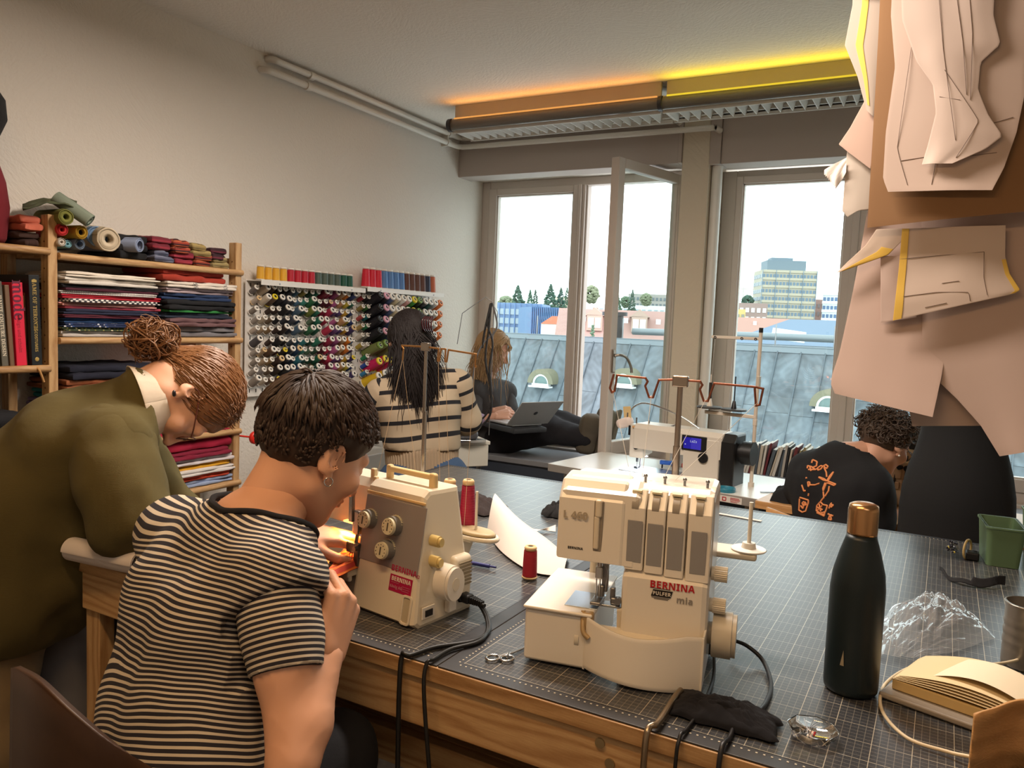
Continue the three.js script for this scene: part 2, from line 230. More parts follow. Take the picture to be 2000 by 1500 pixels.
// ================= OUTSIDE =================
const zinc = (() => { const t = dataTex(256, 256, (u, v) => { const k = 1 + .22 * tileNoise(u, v, 6) + .18 * tileNoise(u, v, 26, 4) + .05 * (R() - .5); return [88 * k, 97 * k, 103 * k]; }); t.repeat.set(.3, .3); return mat(0xffffff, .55, { map: t }); })();
{
  const K = -22, slope = rad(58.5), o = thing('zinc_roof', 'grey zinc mansard roof with standing seams across the street', 'roof', [0, .98, K], rad(-3));
  const dn = V(0, -Math.sin(slope), Math.cos(slope)), nrm = V(0, Math.cos(slope), Math.sin(slope)), L = 9;
  const pl = (x0, x1, s0, s1) => { const g = new THREE.BoxGeometry(x1 - x0, .03, s1 - s0); g.rotateX(slope); const c = dn.clone().multiplyScalar((s0 + s1) / 2); return g.translate((x0 + x1) / 2, c.y, c.z); };
  const seamG = new THREE.BoxGeometry(.03, .05, L); seamG.rotateX(slope); { const c = dn.clone().multiplyScalar(L / 2).addScaledVector(nrm, .03); seamG.translate(0, c.y, c.z); }
  const seamM = mat(0x4c565d, .6);
  const step = .62, x0 = -22, n = 56;
  for (let i = 0; i < n; i++) {
    const x = x0 + i * step, cut = 1.2 + 2.2 * R();
    mesh('sheet', metreUV(pl(x, x + step, 0, cut - .012), 'z', i * .7), zinc, o); mesh('sheet', metreUV(pl(x, x + step, cut, L), 'z', i * 1.3), zinc, o);
    const s = mesh('seam', seamG, seamM, o); s.position.x = x;
  }
  mesh('ridge_cap', [bb(x0, -x0, -.03, .10, -.45, .06), bb(x0, -x0, .1, .14, -.3, -.1)], mat(0x6b757b, .5), o);
  mesh('flat_roof', bb(x0, -x0, -.6, -.05, -9, -.4), mat(0x7a8082, .8), o);
  const rail = []; for (let i = 0; i < 24; i++) rail.push(rod([x0 + i * 1.6, .1, -1.2], [x0 + i * 1.6, .75, -1.2], .02));
  mesh('duct', [tube([[-9.2, .35, -2], [-4, .38, -2.2], [3, .36, -2.1], [9, .38, -2]], .11, 40, 10)], mat(0x7f888c, .5, { metalness: .4 }), o);
  mesh('railing', rail, steel, o);
  mesh('vent', [cyl(.3, .8, -9.7, .45, -1.6), cyl(.42, .12, -9.7, .9, -1.6)], darkMetal, o);
  // oval dormers
  for (const [px, py] of [[1066, 745], [1226, 745], [1622, 790]]) {
    const d = ray(px, py).applyAxisAngle(V(0, 1, 0), rad(3)); // into roof axes
    const c0 = CAM.clone().sub(V(0, .98, K)).applyAxisAngle(V(0, 1, 0), rad(3));
    const t = -c0.dot(nrm) / d.dot(nrm), p = c0.clone().addScaledVector(d, t);
    const dg = new THREE.Group(); dg.name = 'dormer'; dg.position.copy(p); o.add(dg);
    const arch = (ri, ro, dep, z) => { const s = new THREE.Shape(); s.absarc(0, 0, ro, 0, Math.PI); s.lineTo(-ri, 0); s.absarc(0, 0, ri, Math.PI, 0, true); s.closePath(); return extrude(s, dep).translate(0, -.05, z); };
    mesh('hood', arch(.29, .45, .7, -.33), mat(0x6b6955, .7), dg);
    mesh('window_frame', [arch(.235, .295, .1, .22), bb(-.295, .295, -.12, -.05, .2, .36), bb(-.36, .36, -.17, -.12, .2, .46)], mat(0xd9dcdb, .5), dg);
    const s = new THREE.Shape(); s.absarc(0, 0, .24, 0, Math.PI); s.closePath();
    mesh('pane', extrude(s, .02).translate(0, -.05, .25), mat(0x5f7674, .1), dg);
  }
}
// distant town; positions come from a direction and an assumed distance of 60 to 420 m
const town = (px, py, dist) => { const d = ray(px, py); return CAM.clone().addScaledVector(d, dist / Math.hypot(d.x, d.z)); };
function facing(o, p) { o.rotation.y = Math.atan2(CAM.x - p.x, CAM.z - p.z); }
function building(label, px, yTop, dist, w, dep, cols, rows, wallC, winC, opt = {}) {
  const p = town(px, yTop, dist), gy = -16, h = p.y - gy, o = thing(opt.name || 'office_building', label, 'building', [p.x, gy, p.z]); facing(o, p); o.rotation.y += opt.turn || 0;
  const wm = mat(wallC, .85), gm = mat(winC, .25);
  mesh('wall', box(w, h, dep, 0, h / 2, -dep / 2), wm, o);
  const fl = opt.floor || 3.2, n0 = opt.rowsFromTop || rows, cw = w / cols;
  const wg = box(cw * (opt.fill || .6), fl * (opt.wh || .5), .3), sg = box(dep / 6 * .6, fl * .5, .3);
  for (let r = 0; r < rows; r++) for (let c = 0; c < cols; c++) { const m = mesh('window', wg, gm, o); m.position.set(-w / 2 + cw * (c + .5), h - fl * (r + .62) - (opt.para || .6), .02); }
  if (opt.side) for (let r = 0; r < rows; r++) for (let c = 0; c < 6; c++) for (const s of [-1, 1]) { const m = mesh('window', sg, gm, o); m.rotation.y = Math.PI / 2; m.position.set(s * w / 2, h - fl * (r + .62) - .6, -dep / 6 * (c + .5)); }
  if (opt.fins) { const fg = box(.18, h, .5), fm = mat(opt.fins, .6); for (let c = 0; c <= cols; c += opt.finStep || 1) { const m = mesh('fin', fg, fm, o); m.position.set(-w / 2 + cw * c, h / 2, .25); } }
  if (opt.bands) { const bg = box(w + .3, fl * .32, .5), bm = mat(opt.bands, .8); for (let r = 0; r <= rows; r++) { const m = mesh('parapet_band', bg, bm, o); m.position.set(0, h - fl * r - .5, .05); } }
  if (opt.penthouse) mesh('penthouse', [box(w * .72, 4, dep * .7, -w * .04, h + 2, -dep / 2), box(w * .4, 1.5, dep * .4, -w * .1, h + 4.5, -dep / 2)], mat(opt.penthouse, .7), o);
  return o;
}
building('blue glass office block beyond the zinc roof', 1012, 592, 150, 9.3, 12, 9, 5, 0x7b93b6, 0xa9b7bf, { fins: 0x6684b0, floor: 1.75, wh: .62, turn: rad(-10), fill: .75 });
building('dark blue finned wing of the blue office block', 1064, 600, 132, 4.6, 12, 14, 5, 0x6884a8, 0x5c78a0, { fins: 0x5878a6, floor: 1.7, turn: rad(12) });
building('tall yellowish tower block with rows of windows', 1543, 528, 330, 21, 16, 16, 9, 0xaca696, 0x62788a, { turn: rad(14), bands: 0xb4ad9a, side: true, penthouse: 0x71808a, fins: 0x8195a5, finStep: 4, fill: .62, floor: 3.0 });
building('white office building with blue glazing beside the papers', 1634, 572, 340, 10, 12, 7, 5, 0xdfe6ea, 0x56749a, { floor: 3.4, fill: .7, bands: 0xe8ecee });
building('dull red brick block right of the tower block', 1600, 585, 358, 8, 10, 5, 3, 0x9c7d76, 0x7d7070, { floor: 3.4 });
building('low brown building left of the tower block', 1466, 592, 300, 12, 10, 6, 2, 0x9b8681, 0xdde2e4, { floor: 3.2 });
building('pale yellow house left of the tower block', 1442, 604, 286, 5, 8, 3, 2, 0xd2b879, 0x8d8a7d, { name: 'house', floor: 3 });
building('long grey school building on the far hill', 1280, 575, 420, 28, 12, 14, 3, 0x9c9a94, 0x5c6970, { floor: 3.2 });
building('flat white hall before the hill', 1240, 596, 330, 30, 20, 12, 1, 0xd9dee0, 0x9fb0b6, { name: 'hall', floor: 3 });
building('pale villa among the firs', 1107, 580, 380, 12, 10, 5, 2, 0xcfc0ae, 0x8a7f78, { name: 'house', floor: 3 });
function gableHouse(label, px, yRidge, yEave, dist, w, roofC, wallC, opt = {}) {
  const p = town(px, yRidge, dist), q = town(px, yEave, dist), gy = -16, o = thing('house', label, 'house', [p.x, gy, p.z]); facing(o, p); o.rotation.y += opt.turn || 0;
  const he = q.y - gy, hr = p.y - gy, run = opt.run || (hr - he) * 1.1, hip = opt.hip || 0;
  mesh('wall', box(w * .97, he, run * 1.9, 0, he / 2, -run), mat(wallC, .85), o);
  const rg = new THREE.BufferGeometry(), x = w / 2, v = [[-x, he, 0], [x, he, 0], [x - hip, hr, -run], [-x + hip, hr, -run], [-x, he, -2 * run], [x, he, -2 * run]];
  rg.setAttribute('position', new THREE.Float32BufferAttribute(v.flat(), 3)); rg.setIndex([0, 1, 2, 0, 2, 3, 5, 4, 3, 5, 3, 2, 1, 5, 2, 4, 0, 3]); 
  mesh('roof', metreUV(rg), mat(roofC, .8), o);
  const n = opt.dormers || 0, dw = opt.dw || 1.5;
  for (let i = 0; i < n; i++) {
    const d = new THREE.Group(); d.name = 'dormer'; const f = .30; d.position.set(-x * .8 + (i + .5) * w * .8 / n, he + (hr - he) * f, -run * f + .5); o.add(d);
    mesh('surround', [box(dw, 1.5, 1.8, 0, .55, -.9), extrude([[-dw * .65, 1.25], [dw * .65, 1.25], [0, 2]], 2).translate(0, 0, -2)], mat(0xb2988a, .8), d);
    mesh('window', [box(dw * .36, .95, .1, -dw * .22, .55, .02), box(dw * .36, .95, .1, dw * .22, .55, .02)], mat(0xe6e9e8, .4), d);
  }
  if (opt.winRow) { const wg = box(.8, 1.5, .2), m2 = mat(0xe9ecec, .5); for (let i = 0; i < opt.winRow; i++) { const m = mesh('window', wg, m2, o); m.position.set(-x * .9 + (i + .5) * w * .9 * 2 / opt.winRow * .5 * 2 / 2, he - 1.3, .1); } }
  for (let i = 0; i < (opt.sky || 0); i++) { const m = mesh('skylight', box(.45, .5, .3), mat(0xeff3f5, .3), o); m.position.set(-x * .9 + (i + .5) * w * .9 / opt.sky * 1.0 + (i % 2) * .5, he + (hr - he) * .62, -run * .62 + .1); }
  if (opt.chim) mesh('chimney', box(.8, 2, .8, w * .2, hr + .3, -run), mat(0xa08b80, .8), o);
  return o;
}
gableHouse('long red-brown tiled roof with white dormers behind the zinc roof', 1250, 606, 662, 75, 16, 0xa5837b, 0xb8a596, { dormers: 3, sky: 4 });
gableHouse('long red-brown tiled roof in front of the tower block', 1500, 621, 650, 110, 22, 0xa88377, 0xd5cfc6, { sky: 6, winRow: 8 });
gableHouse('small house with an orange hipped tile roof', 1100, 618, 634, 105, 6, 0xb5674d, 0xd6d0c6, { hip: 1.5 });
gableHouse('house with an orange-red tile roof by the mullion', 1150, 618, 640, 110, 4.5, 0xb8705a, 0xcfc6ba, { chim: true });
gableHouse('big slate blue pyramid roof with skylights', 1592, 624, 676, 60, 12.5, 0x6e7f92, 0x8c97a0, { hip: 4.5, dormers: 0 });
{ const p = town(1540, 655, 57); const o = mesh('roof_window', [box(2.2, .9, .08)], mat(0xf2f5f7, .2)); o.position.copy(p); facing(o, p); o.rotation.x = -.7; top(o, 'white strip of skylights on the slate blue roof', 'skylight'); }
// trees
const leafMs = [0x3f5a4c, 0x4b6a55, 0x59705a, 0x768066].map(c => mat(c, .9));
function tree(label, px, yTop, dist, w, conifer, mi) {
  const p = town(px, yTop, dist), gy = -14, h = p.y - gy, o = thing(conifer ? 'fir_tree' : 'broadleaf_tree', label, 'tree', [p.x, gy, p.z], 0, 'trees on the far hill');
  mesh('trunk', cyl(w * .05, h * .7, 0, h * .35, 0, w * .02, 6), mat(0x4c4138, .9), o);
  const gs = [], N = 130;
  for (let i = 0; i < N; i++) {
    const t = i / N; let y, r; if (conifer) { y = h - 13 * t * clamp(h / 14) * 1; r = w * .95 * Math.pow(t, .85); } else { const a = Math.acos(1 - 2 * t); y = h - w * .5 + Math.cos(a) * w * .5; r = Math.sin(a) * w * .5; }
    const a = i * 2.4 + R(), s = conifer ? w * .19 * (.45 + t) : w * .13; gs.push(new THREE.IcosahedronGeometry(s * rr(.7, 1.3), 0).scale(1, conifer ? .6 : .8, 1).rotateY(R() * 6).translate(Math.cos(a) * r * rr(.6, 1), y, Math.sin(a) * r * rr(.6, 1)));
  }
  mesh('crown', gs, leafMs[mi], o);
}
tree('tall bushy fir behind the blue office block', 1012, 558, 260, 4.6, true, 0); tree('slim fir in the gap beside the bushy fir', 1036, 566, 270, 3.0, true, 1); tree('second slim fir by the blue office block', 1046, 566, 275, 2.8, true, 0);
tree('pointed fir over the finned blue wing', 1076, 556, 255, 4.2, true, 0); tree('dark fir next to the villa', 1096, 562, 280, 3.4, true, 0); tree('slim fir by the villa and the mullion', 1108, 562, 290, 2.6, true, 1);
tree('round bare-looking tree between the mullion and the open sash', 1156, 560, 270, 5.4, false, 3); tree('small fir right of the open sash', 1207, 574, 300, 3.2, true, 1); tree('pointed fir on the hill above the red-brown roof', 1236, 566, 300, 2.6, true, 0);
tree('low bush by the flat white hall', 1222, 580, 310, 4, false, 2); tree('grey-green tree by the school', 1262, 574, 316, 4.5, false, 3); tree('dark tree left of the tower block', 1461, 578, 330, 4.5, false, 0); tree('small fir left of the tower block', 1455, 578, 325, 2.4, true, 0);
tree('pale leafy tree left of the firs', 988, 580, 280, 5.5, false, 3); tree('small conifer in front of the orange roofs', 1158, 636, 62, 1.5, true, 2);
{ const o = mesh('ground', bb(-260, 180, -16.4, -16, -520, -32), mat(0x6e7068, .95)); o.userData.kind = 'structure'; o.userData.label = 'town ground far below'; scene.add(o); }
{ const o = thing('construction_crane', 'thin construction crane left of the tower block', 'crane', town(1470, 565, 380).toArray()); facing(o, o.position); const m = mat(0xc9c0bd, .6); mesh('jib', [box(20, .5, .5, 0, 0, 0), box(20, .25, .25, 0, 1.2, 0)], m, o); mesh('mast', box(.8, 22, .8, -4, -10, 0), m, o); }
// ================= SHELVES AND FABRICS =================
// soft rounded slab with wrinkles (folded cloth, cushions): base at y=0, centred in x and z
function softSlab(w, h, d, r, seed, amp = .004, f = 14, n = [14, 4, 18]) {
  const g = new THREE.BoxGeometry(w, h, d, ...n); g.translate(0, h / 2, 0); const p = g.attributes.position; r = Math.min(r, h / 2);
  for (let i = 0; i < p.count; i++) {
    let x = p.getX(i), y = p.getY(i), z = p.getZ(i);
    const cx = clamp(x, -w / 2 + r, w / 2 - r), cy = clamp(y, r, h - r), cz = clamp(z, -d / 2 + r, d / 2 - r), dx = x - cx, dy = y - cy, dz = z - cz, l = Math.hypot(dx, dy, dz);
    if (l > 1e-6) { x = cx + dx / l * r; y = cy + dy / l * r; z = cz + dz / l * r; }
    const q = amp * noise(x * f + seed, y * f * 2, z * f - seed), q2 = amp * noise(x * f * 2.3 - seed, y * f, z * f * 2.3);
    p.setXYZ(i, x + (q + q2) * (Math.abs(x) > w / 2 - r * 1.5 ? 1.6 : .3), y + (y > h * .3 ? (q * 1.2 + q2 * .6) : 0) * (y / h), z + (Math.abs(z) > d / 2 - r * 1.5 ? q * 1.6 : 0));
  }
  g.computeVertexNormals(); return metreUV(g, 'z');
}
// folded fabric: a few layers, folds towards +x
function foldedFabric(len, dep, h, seed, layers = 3) {
  const gs = [], lh = h / layers;
  for (let i = 0; i < layers; i++) gs.push(softSlab(dep - .012 * ((i * 7 + seed * 3) % 3) , lh * 1.06, len - .01 * ((i * 5 + seed) % 3), lh * .5, seed * 3.1 + i, Math.min(.006, lh * .35)).translate(.004 * Math.sin(seed + i * 2), i * lh, .003 * Math.cos(seed * 2 + i)));
  return join(gs);
}
const SX = -2.672, shelfD = .3;
{
  const o = thing('shelving_unit', 'open pine shelving unit filled with fabrics against the plaster wall', 'shelf', [0, 0, 0]);
  const post = (x, z, h) => metreUV(bb(x - .022, x + .022, 0, h, z - .016, z + .016, .003), 'y', x + z);
  for (const [z, h] of [[-2.345, 1.785], [-1.555, 1.795], [-.765, 1.795]]) for (const x of [-2.672, -2.92]) mesh('post', post(x, z, h), pine, o);
  for (const z of [-2.345, -1.555, -.765]) for (const y of [.2, .9, 1.7]) mesh('side_rung', metreUV(bb(-2.92, -2.672, y - .02, y + .02, z - .009, z + .009, .003)), pineB, o);
  const boardG = (z0, z1) => join([0, 1, 2, 3].map(i => metreUV(bb(-2.94 + i * .0725, -2.94 + i * .0725 + .071, -.018, 0, z0, z1, .004), 'z', i)).concat([metreUV(new THREE.CylinderGeometry(.0125, .0125, z1 - z0, 14).rotateX(Math.PI / 2).translate(-2.647, -.011, (z0 + z1) / 2), 'z')]));
  const bg = boardG(-2.36, -1.572), bg2 = boardG(-1.54, -.78);
  for (const y of [1.67, 1.383, .99, .765, .35]) mesh('shelf_board', bg, pine, o).position.y = y;
  for (const y of [1.682, 1.289, .93, .5]) mesh('shelf_board', bg2, pineB, o).position.y = y;
  const holes = []; for (const z of [-2.345, -1.555]) for (let i = 0; i < 30; i++) holes.push(new THREE.CylinderGeometry(.0028, .0028, .002, 8).rotateX(Math.PI / 2).translate(-2.672, .4 + i * .045, z + .0165));
  mesh('peg_hole', holes, mat(0x5e3d1e, .9), o).userData.kind = 'stuff';
}
const FC = { };
function fabricThing(label, color, len, dep, h, x, y, z, seed, layers, o = {}) {
  const m = o.map ? mat(0xffffff, .9, { map: o.map, side: THREE.DoubleSide }) : clothMat(color);
  const t = mesh('folded_fabric', foldedFabric(len, dep, h, seed, layers), m); t.position.set(x, y, z); t.rotation.y = o.turn || 0; return top(t, label, 'fabric', o.group || 'folded fabrics on the shelves');
}
{ // middle shelf, left stack (from the bottom up)
  const print = (a, b, c, n = 60) => canvasTex(256, 256, (x, w, h) => { x.fillStyle = a; x.fillRect(0, 0, w, h); const q = rng(n); for (let i = 0; i < n; i++) { x.fillStyle = q() < .5 ? b : c; x.beginPath(); x.ellipse(q() * w, q() * h, 4 + q() * 9, 3 + q() * 6, q() * 3, 0, 7); x.fill(); } }, [8, 8]);
  const left = [['pale grey folded sheet at the bottom of the left fabric stack', 0xb9b4b0, .021, 2], ['dark green and cream patterned folded fabric', 0, .013, 2, print('#3b4a35', '#d9cfae', '#8f8a4c')], ['navy folded fabric with white print', 0, .015, 2, print('#1e2c50', '#d5d9e2', '#3a558f', 40)], ['dusty blue folded jersey', 0x2f4f7f, .018, 2], ['plum folded fabric with an orange edge', 0x5a2233, .013, 2], ['dark navy folded fabric under the pink ones', 0x252a44, .018, 2], ['deep pink folded cotton', 0xb3475c, .01, 1], ['pale pink folded cotton', 0xd99a94, .014, 2], ['black and white checked folded cotton', 0, .012, 2, canvasTex(64, 64, (x) => { x.fillStyle = '#e4e0da'; x.fillRect(0, 0, 64, 64); x.fillStyle = '#3b3b44'; for (let i = 0; i < 8; i++) for (let j = 0; j < 8; j++) if ((i + j) % 2) x.fillRect(i * 8, j * 8, 8, 8); }, [12, 12])], ['bright red folded cotton in the left stack', 0xa5182b, .016, 2], ['white and grey striped folded cotton', 0, .012, 2, canvasTex(64, 16, (x) => { x.fillStyle = '#e2ddd5'; x.fillRect(0, 0, 64, 16); x.fillStyle = '#77707a'; for (let i = 0; i < 8; i++) x.fillRect(i * 8, 0, 3, 16); }, [20, 20])], ['burgundy folded fabric under the white ones', 0x47182a, .01, 1], ['black folded fabric under the white ones', 0x1c1a1f, .012, 2], ['white folded cotton with a thick fold', 0xd8d2c9, .026, 2], ['cream white folded cotton on top of the left stack', 0xe2d9cb, .018, 2]];
  let y = 1.384; left.forEach(([l, c, h, n, map], i) => { fabricThing(l, c, .395 - .012 * (i % 3), .27 - .01 * (i % 4), h, -2.80 + .01 * ((i * 7) % 3) , y, -1.787 + .008 * ((i * 5) % 3 - 1), i + 1, n, { map, turn: .02 * ((i * 3) % 5 - 2) }); y += h * 1.0; });
  const right = [['grey folded wool at the bottom of the right fabric stack', 0x77757a, .042, 2], ['mauve brown folded linen', 0x6d4f52, .034, 2], ['dark navy folded fabric with a white thread edge', 0x1d2738, .022, 2], ['bright green folded fabric edge', 0x2c7d3c, .01, 1], ['black folded jersey in the right stack', 0x111217, .04, 2], ['navy blue folded jersey', 0x22365c, .026, 2], ['pale lilac folded cotton', 0xb7a5ab, .022, 2], ['white folded cotton with grey leaf print', 0, .024, 2, canvasTex(256, 256, (x, w, h) => { x.fillStyle = '#d8cfc4'; x.fillRect(0, 0, w, h); x.strokeStyle = '#5f5f62'; x.lineWidth = 3; const q = rng(5); for (let i = 0; i < 26; i++) { x.beginPath(); x.ellipse(q() * w, q() * h, 22, 9, q() * 6, 0, 7); x.stroke(); } }, [7, 7])], ['rust red folded fabric on top of the right stack', 0xa03524, .05, 2]];
  y = 1.384; right.forEach(([l, c, h, n, map], i) => { fabricThing(l, c, .365 - .02 * (i % 3), .275 - .012 * (i % 3), h, -2.795 + .012 * ((i * 5) % 3), y, -2.165 + .01 * ((i * 7) % 3 - 1) + (i === 8 ? .03 : 0), i + 31, n, { map, turn: .03 * ((i * 3) % 5 - 2) }); y += h; });
  // shelf with the red fabrics (.765) and the one above it
  y = .766; [['pale blue folded shirt cotton', 0x9db1d6, .03], ['orange red folded fabric corner', 0xc9472c, .022], ['white striped folded cotton on the lower shelf', 0xd9d5d2, .025], ['yellow folded fabric on the lower shelf', 0xd9a125, .02], ['white folded sheet under the crimson fabric', 0xd5cfd2, .026], ['dark crimson folded fabric', 0x7f1533, .03], ['puffy crimson folded fabric', 0xa3163a, .075]].forEach(([l, c, h], i) => { fabricThing(l, c, .36 - .02 * (i % 2), .27, h, -2.79 + .01 * (i % 3), y, -2.155 + .01 * (i % 2), i + 61, 2, { turn: .03 * (i % 3 - 1) }); y += h; });
  y = .991; [['purple folded fabric behind the bent person', 0x5b4a78, .035], ['lilac striped folded fabric', 0x8b7da8, .03], ['teal crocheted folded fabric', 0x2d8c96, .035], ['rust brown folded fabric', 0x8a4f2e, .04], ['navy black folded fabric', 0x15182a, .05]].forEach(([l, c, h], i) => { fabricThing(l, c, .34, .27, h, -2.79, y + .1, -1.79 + .01 * (i % 2), i + 81, 2, { turn: .04 * (i % 3 - 1) }); y += h; });
  fabricThing('thick brown-grey folded blanket under the purple fabric', 0x4d463f, .36, .27, .1, -2.79, .991, -1.79, 99, 3);
  // dark cloth and papers in the left bay
  fabricThing('black folded cloth pile in the left bay', 0x15151a, .66, .27, .2, -2.79, .931, -1.16, 101, 4); fabricThing('dark navy folded cloth pile in the bottom of the left bay', 0x1b1f2d, .66, .27, .2, -2.79, .501, -1.16, 103, 4);
  fabricThing('dark folded cloth pile on the bottom shelf', 0x2a2730, .7, .27, .3, -2.79, .351, -1.96, 105, 5);
}
// rolls on top of the shelf; ends face the room
function rollThing(label, color, r, len, p0, dir, hole = .5, core) {
  const t = thing('fabric_roll', label, 'fabric roll', [0, 0, 0], 0, 'fabric rolls on the shelf top'), sd = p0.x * 50 + p0.z * 90;
  const g = lathe([[r * hole, -len], [r, -len], [r * 1.01, -len * .6], [r * .99, -len * .2], [r, -.004], [r * .97, 0], [r * .86, .002], [r * .82, -.006], [r * .78, .001], [r * .66, -.004], [r * .6, .001], [r * hole, -.003], [r * hole * .9, -len * .7]], 28); const p = g.attributes.position;
  for (let i = 0; i < p.count; i++) { const a = Math.atan2(p.getZ(i), p.getX(i)), k = 1 + .07 * noise(Math.cos(a) * 1.5 + sd, p.getY(i) * 14, Math.sin(a) * 1.5); p.setX(i, p.getX(i) * k); p.setZ(i, p.getZ(i) * k * .93); }
  g.computeVertexNormals(); const m = mesh('cloth', g, clothMat(color), t); m.quaternion.setFromUnitVectors(V(0, 1, 0), dir.clone().normalize()); m.position.copy(p0);
  // loose outer edge of the roll
  const e = mesh('loose_edge', sheet((u, v) => { const a = 2.2 + u * 1.0, rad_ = r * (1.02 + .05 * u); return V(Math.cos(a) * rad_, -v * len * .96, Math.sin(a) * rad_ * .95); }, 8, 6, .002), m.material, t); e.quaternion.copy(m.quaternion); e.position.copy(p0);
  if (core) { const c = mesh('cardboard_core', new THREE.CylinderGeometry(r * hole * .8, r * hole * .8, len * .9, 16, 1, true).translate(0, -len * .5, 0), mat(core, .8, { side: THREE.DoubleSide }), t); c.quaternion.copy(m.quaternion); c.position.copy(p0); }
  return t;
}
{
  const d = V(1, 0, .12), at = (px, py, x = -2.63) => onX(px, py, x);
  rollThing('green roll of leaf print fabric on the shelf top', 0x7d7f3b, .026, .27, at(129, 424, -2.60), V(1, -.05, .25), .3);
  rollThing('small red fabric roll tucked under the green roll', 0xc12c2e, .020, .22, at(122, 449), V(1, 0, .25), .3);
  rollThing('yellow and black patterned fabric roll', 0xb08a22, .023, .24, at(160, 454), V(1, -.03, .1), .45, 0x2b2418);
  rollThing('small white roll lying at the end post', 0xd8d0c4, .014, .2, at(121, 473), V(1, 0, .2), .3);
  rollThing('tiny light blue knotted cloth roll', 0x7fb2bd, .013, .2, at(133, 477), V(1, 0, .1), .3);
  rollThing('small grey-blue roll behind the cream roll', 0x76879c, .019, .22, at(156, 477, -2.66), V(1, 0, .1), .6);
  rollThing('thick cream fabric roll with a twisted end', 0xcdbfa6, .042, .28, at(212, 468, -2.60), V(1, -.1, .35), .28);
  rollThing('sky blue roll lying against the cream roll', 0x7d9cc0, .036, .25, at(190, 462, -2.66), V(1, -.1, .55), .4);
  rollThing('grey-blue paper roll with a dark hollow end', 0x8b98b4, .027, .25, at(273, 479), V(1, 0, -.35), .78);
  rollThing('grey-green cloth roll slung across the other rolls', 0x7d8878, .024, .13, at(176, 432, -2.60), V(.6, -.55, -.55), .3);
  const oc = mesh('draped_cloth', sheet((u, v) => { const p = onX(lerp(45, 150, u), 418 - 14 * Math.sin(u * 2.6) , lerp(-2.9, -2.62, v)); p.y += .012 * noise(u * 6, v * 6, 1) + .03 - .02 * v; return p; }, 18, 10, .003), clothMat(0x4f5638)); top(oc, 'dark green cloth draped over the fabric rolls', 'fabric');
  fabricThing('salmon pink folded fabric behind the front post', 0xc0664f, .075, .25, .05, -2.80, 1.735, -1.502, 121, 2); fabricThing('dark brown print folded fabric under the salmon one', 0x3a2620, .075, .25, .05, -2.80, 1.684, -1.502, 122, 2);
  // black cloth and striped knits
  fabricThing('black folded cloth with a frayed edge on the shelf top', 0x101013, .14, .27, .09, -2.80, 1.672, -1.868, 131, 3);
  const stripes = (cols, rep) => canvasTex(128, 128, (x) => { const n = cols.length * 2; for (let i = 0; i < n; i++) { x.fillStyle = cols[i % cols.length]; x.fillRect(0, i * 128 / n, 128, 128 / n + 1); } }, rep);
  const kn = [['#6d1f2e', '#8d2a39', '#5b1826'], ['#8c3428', '#3c1a1c', '#b35b3a'], ['#8d7a4c', '#6e5e39', '#a08c58'], ['#3a1c24', '#6b2a3a', '#2a1620']], lowc = [['#595d73', '#3d4156', '#73788c'], ['#7d2233', '#9a3040', '#661a29'], ['#8c3a2a', '#3c1a1c', '#b35b3a'], ['#8d7d52', '#6e6140', '#a39467']];
  const lab = ['burgundy', 'rust and black', 'olive', 'dark wine', 'grey-blue', 'crimson', 'orange and black', 'khaki'];
  [...lowc, ...kn].forEach((c, i) => { const r = i < 4 ? 0 : 1, k = i % 4; fabricThing(`${lab[r ? k : k + 4]} striped folded knit in the ${r ? 'upper' : 'lower'} row`, 0, .093, .24 - .01 * k, r ? .05 : .046, -2.775, 1.672 + (r ? .047 : 0) - (r ? .005 * k : 0), -1.99 - k * .095 + (r ? .010 : 0), 141 + i, 2, { map: stripes(c, [26, 26]), group: 'striped knits on the shelf top' }); });
}
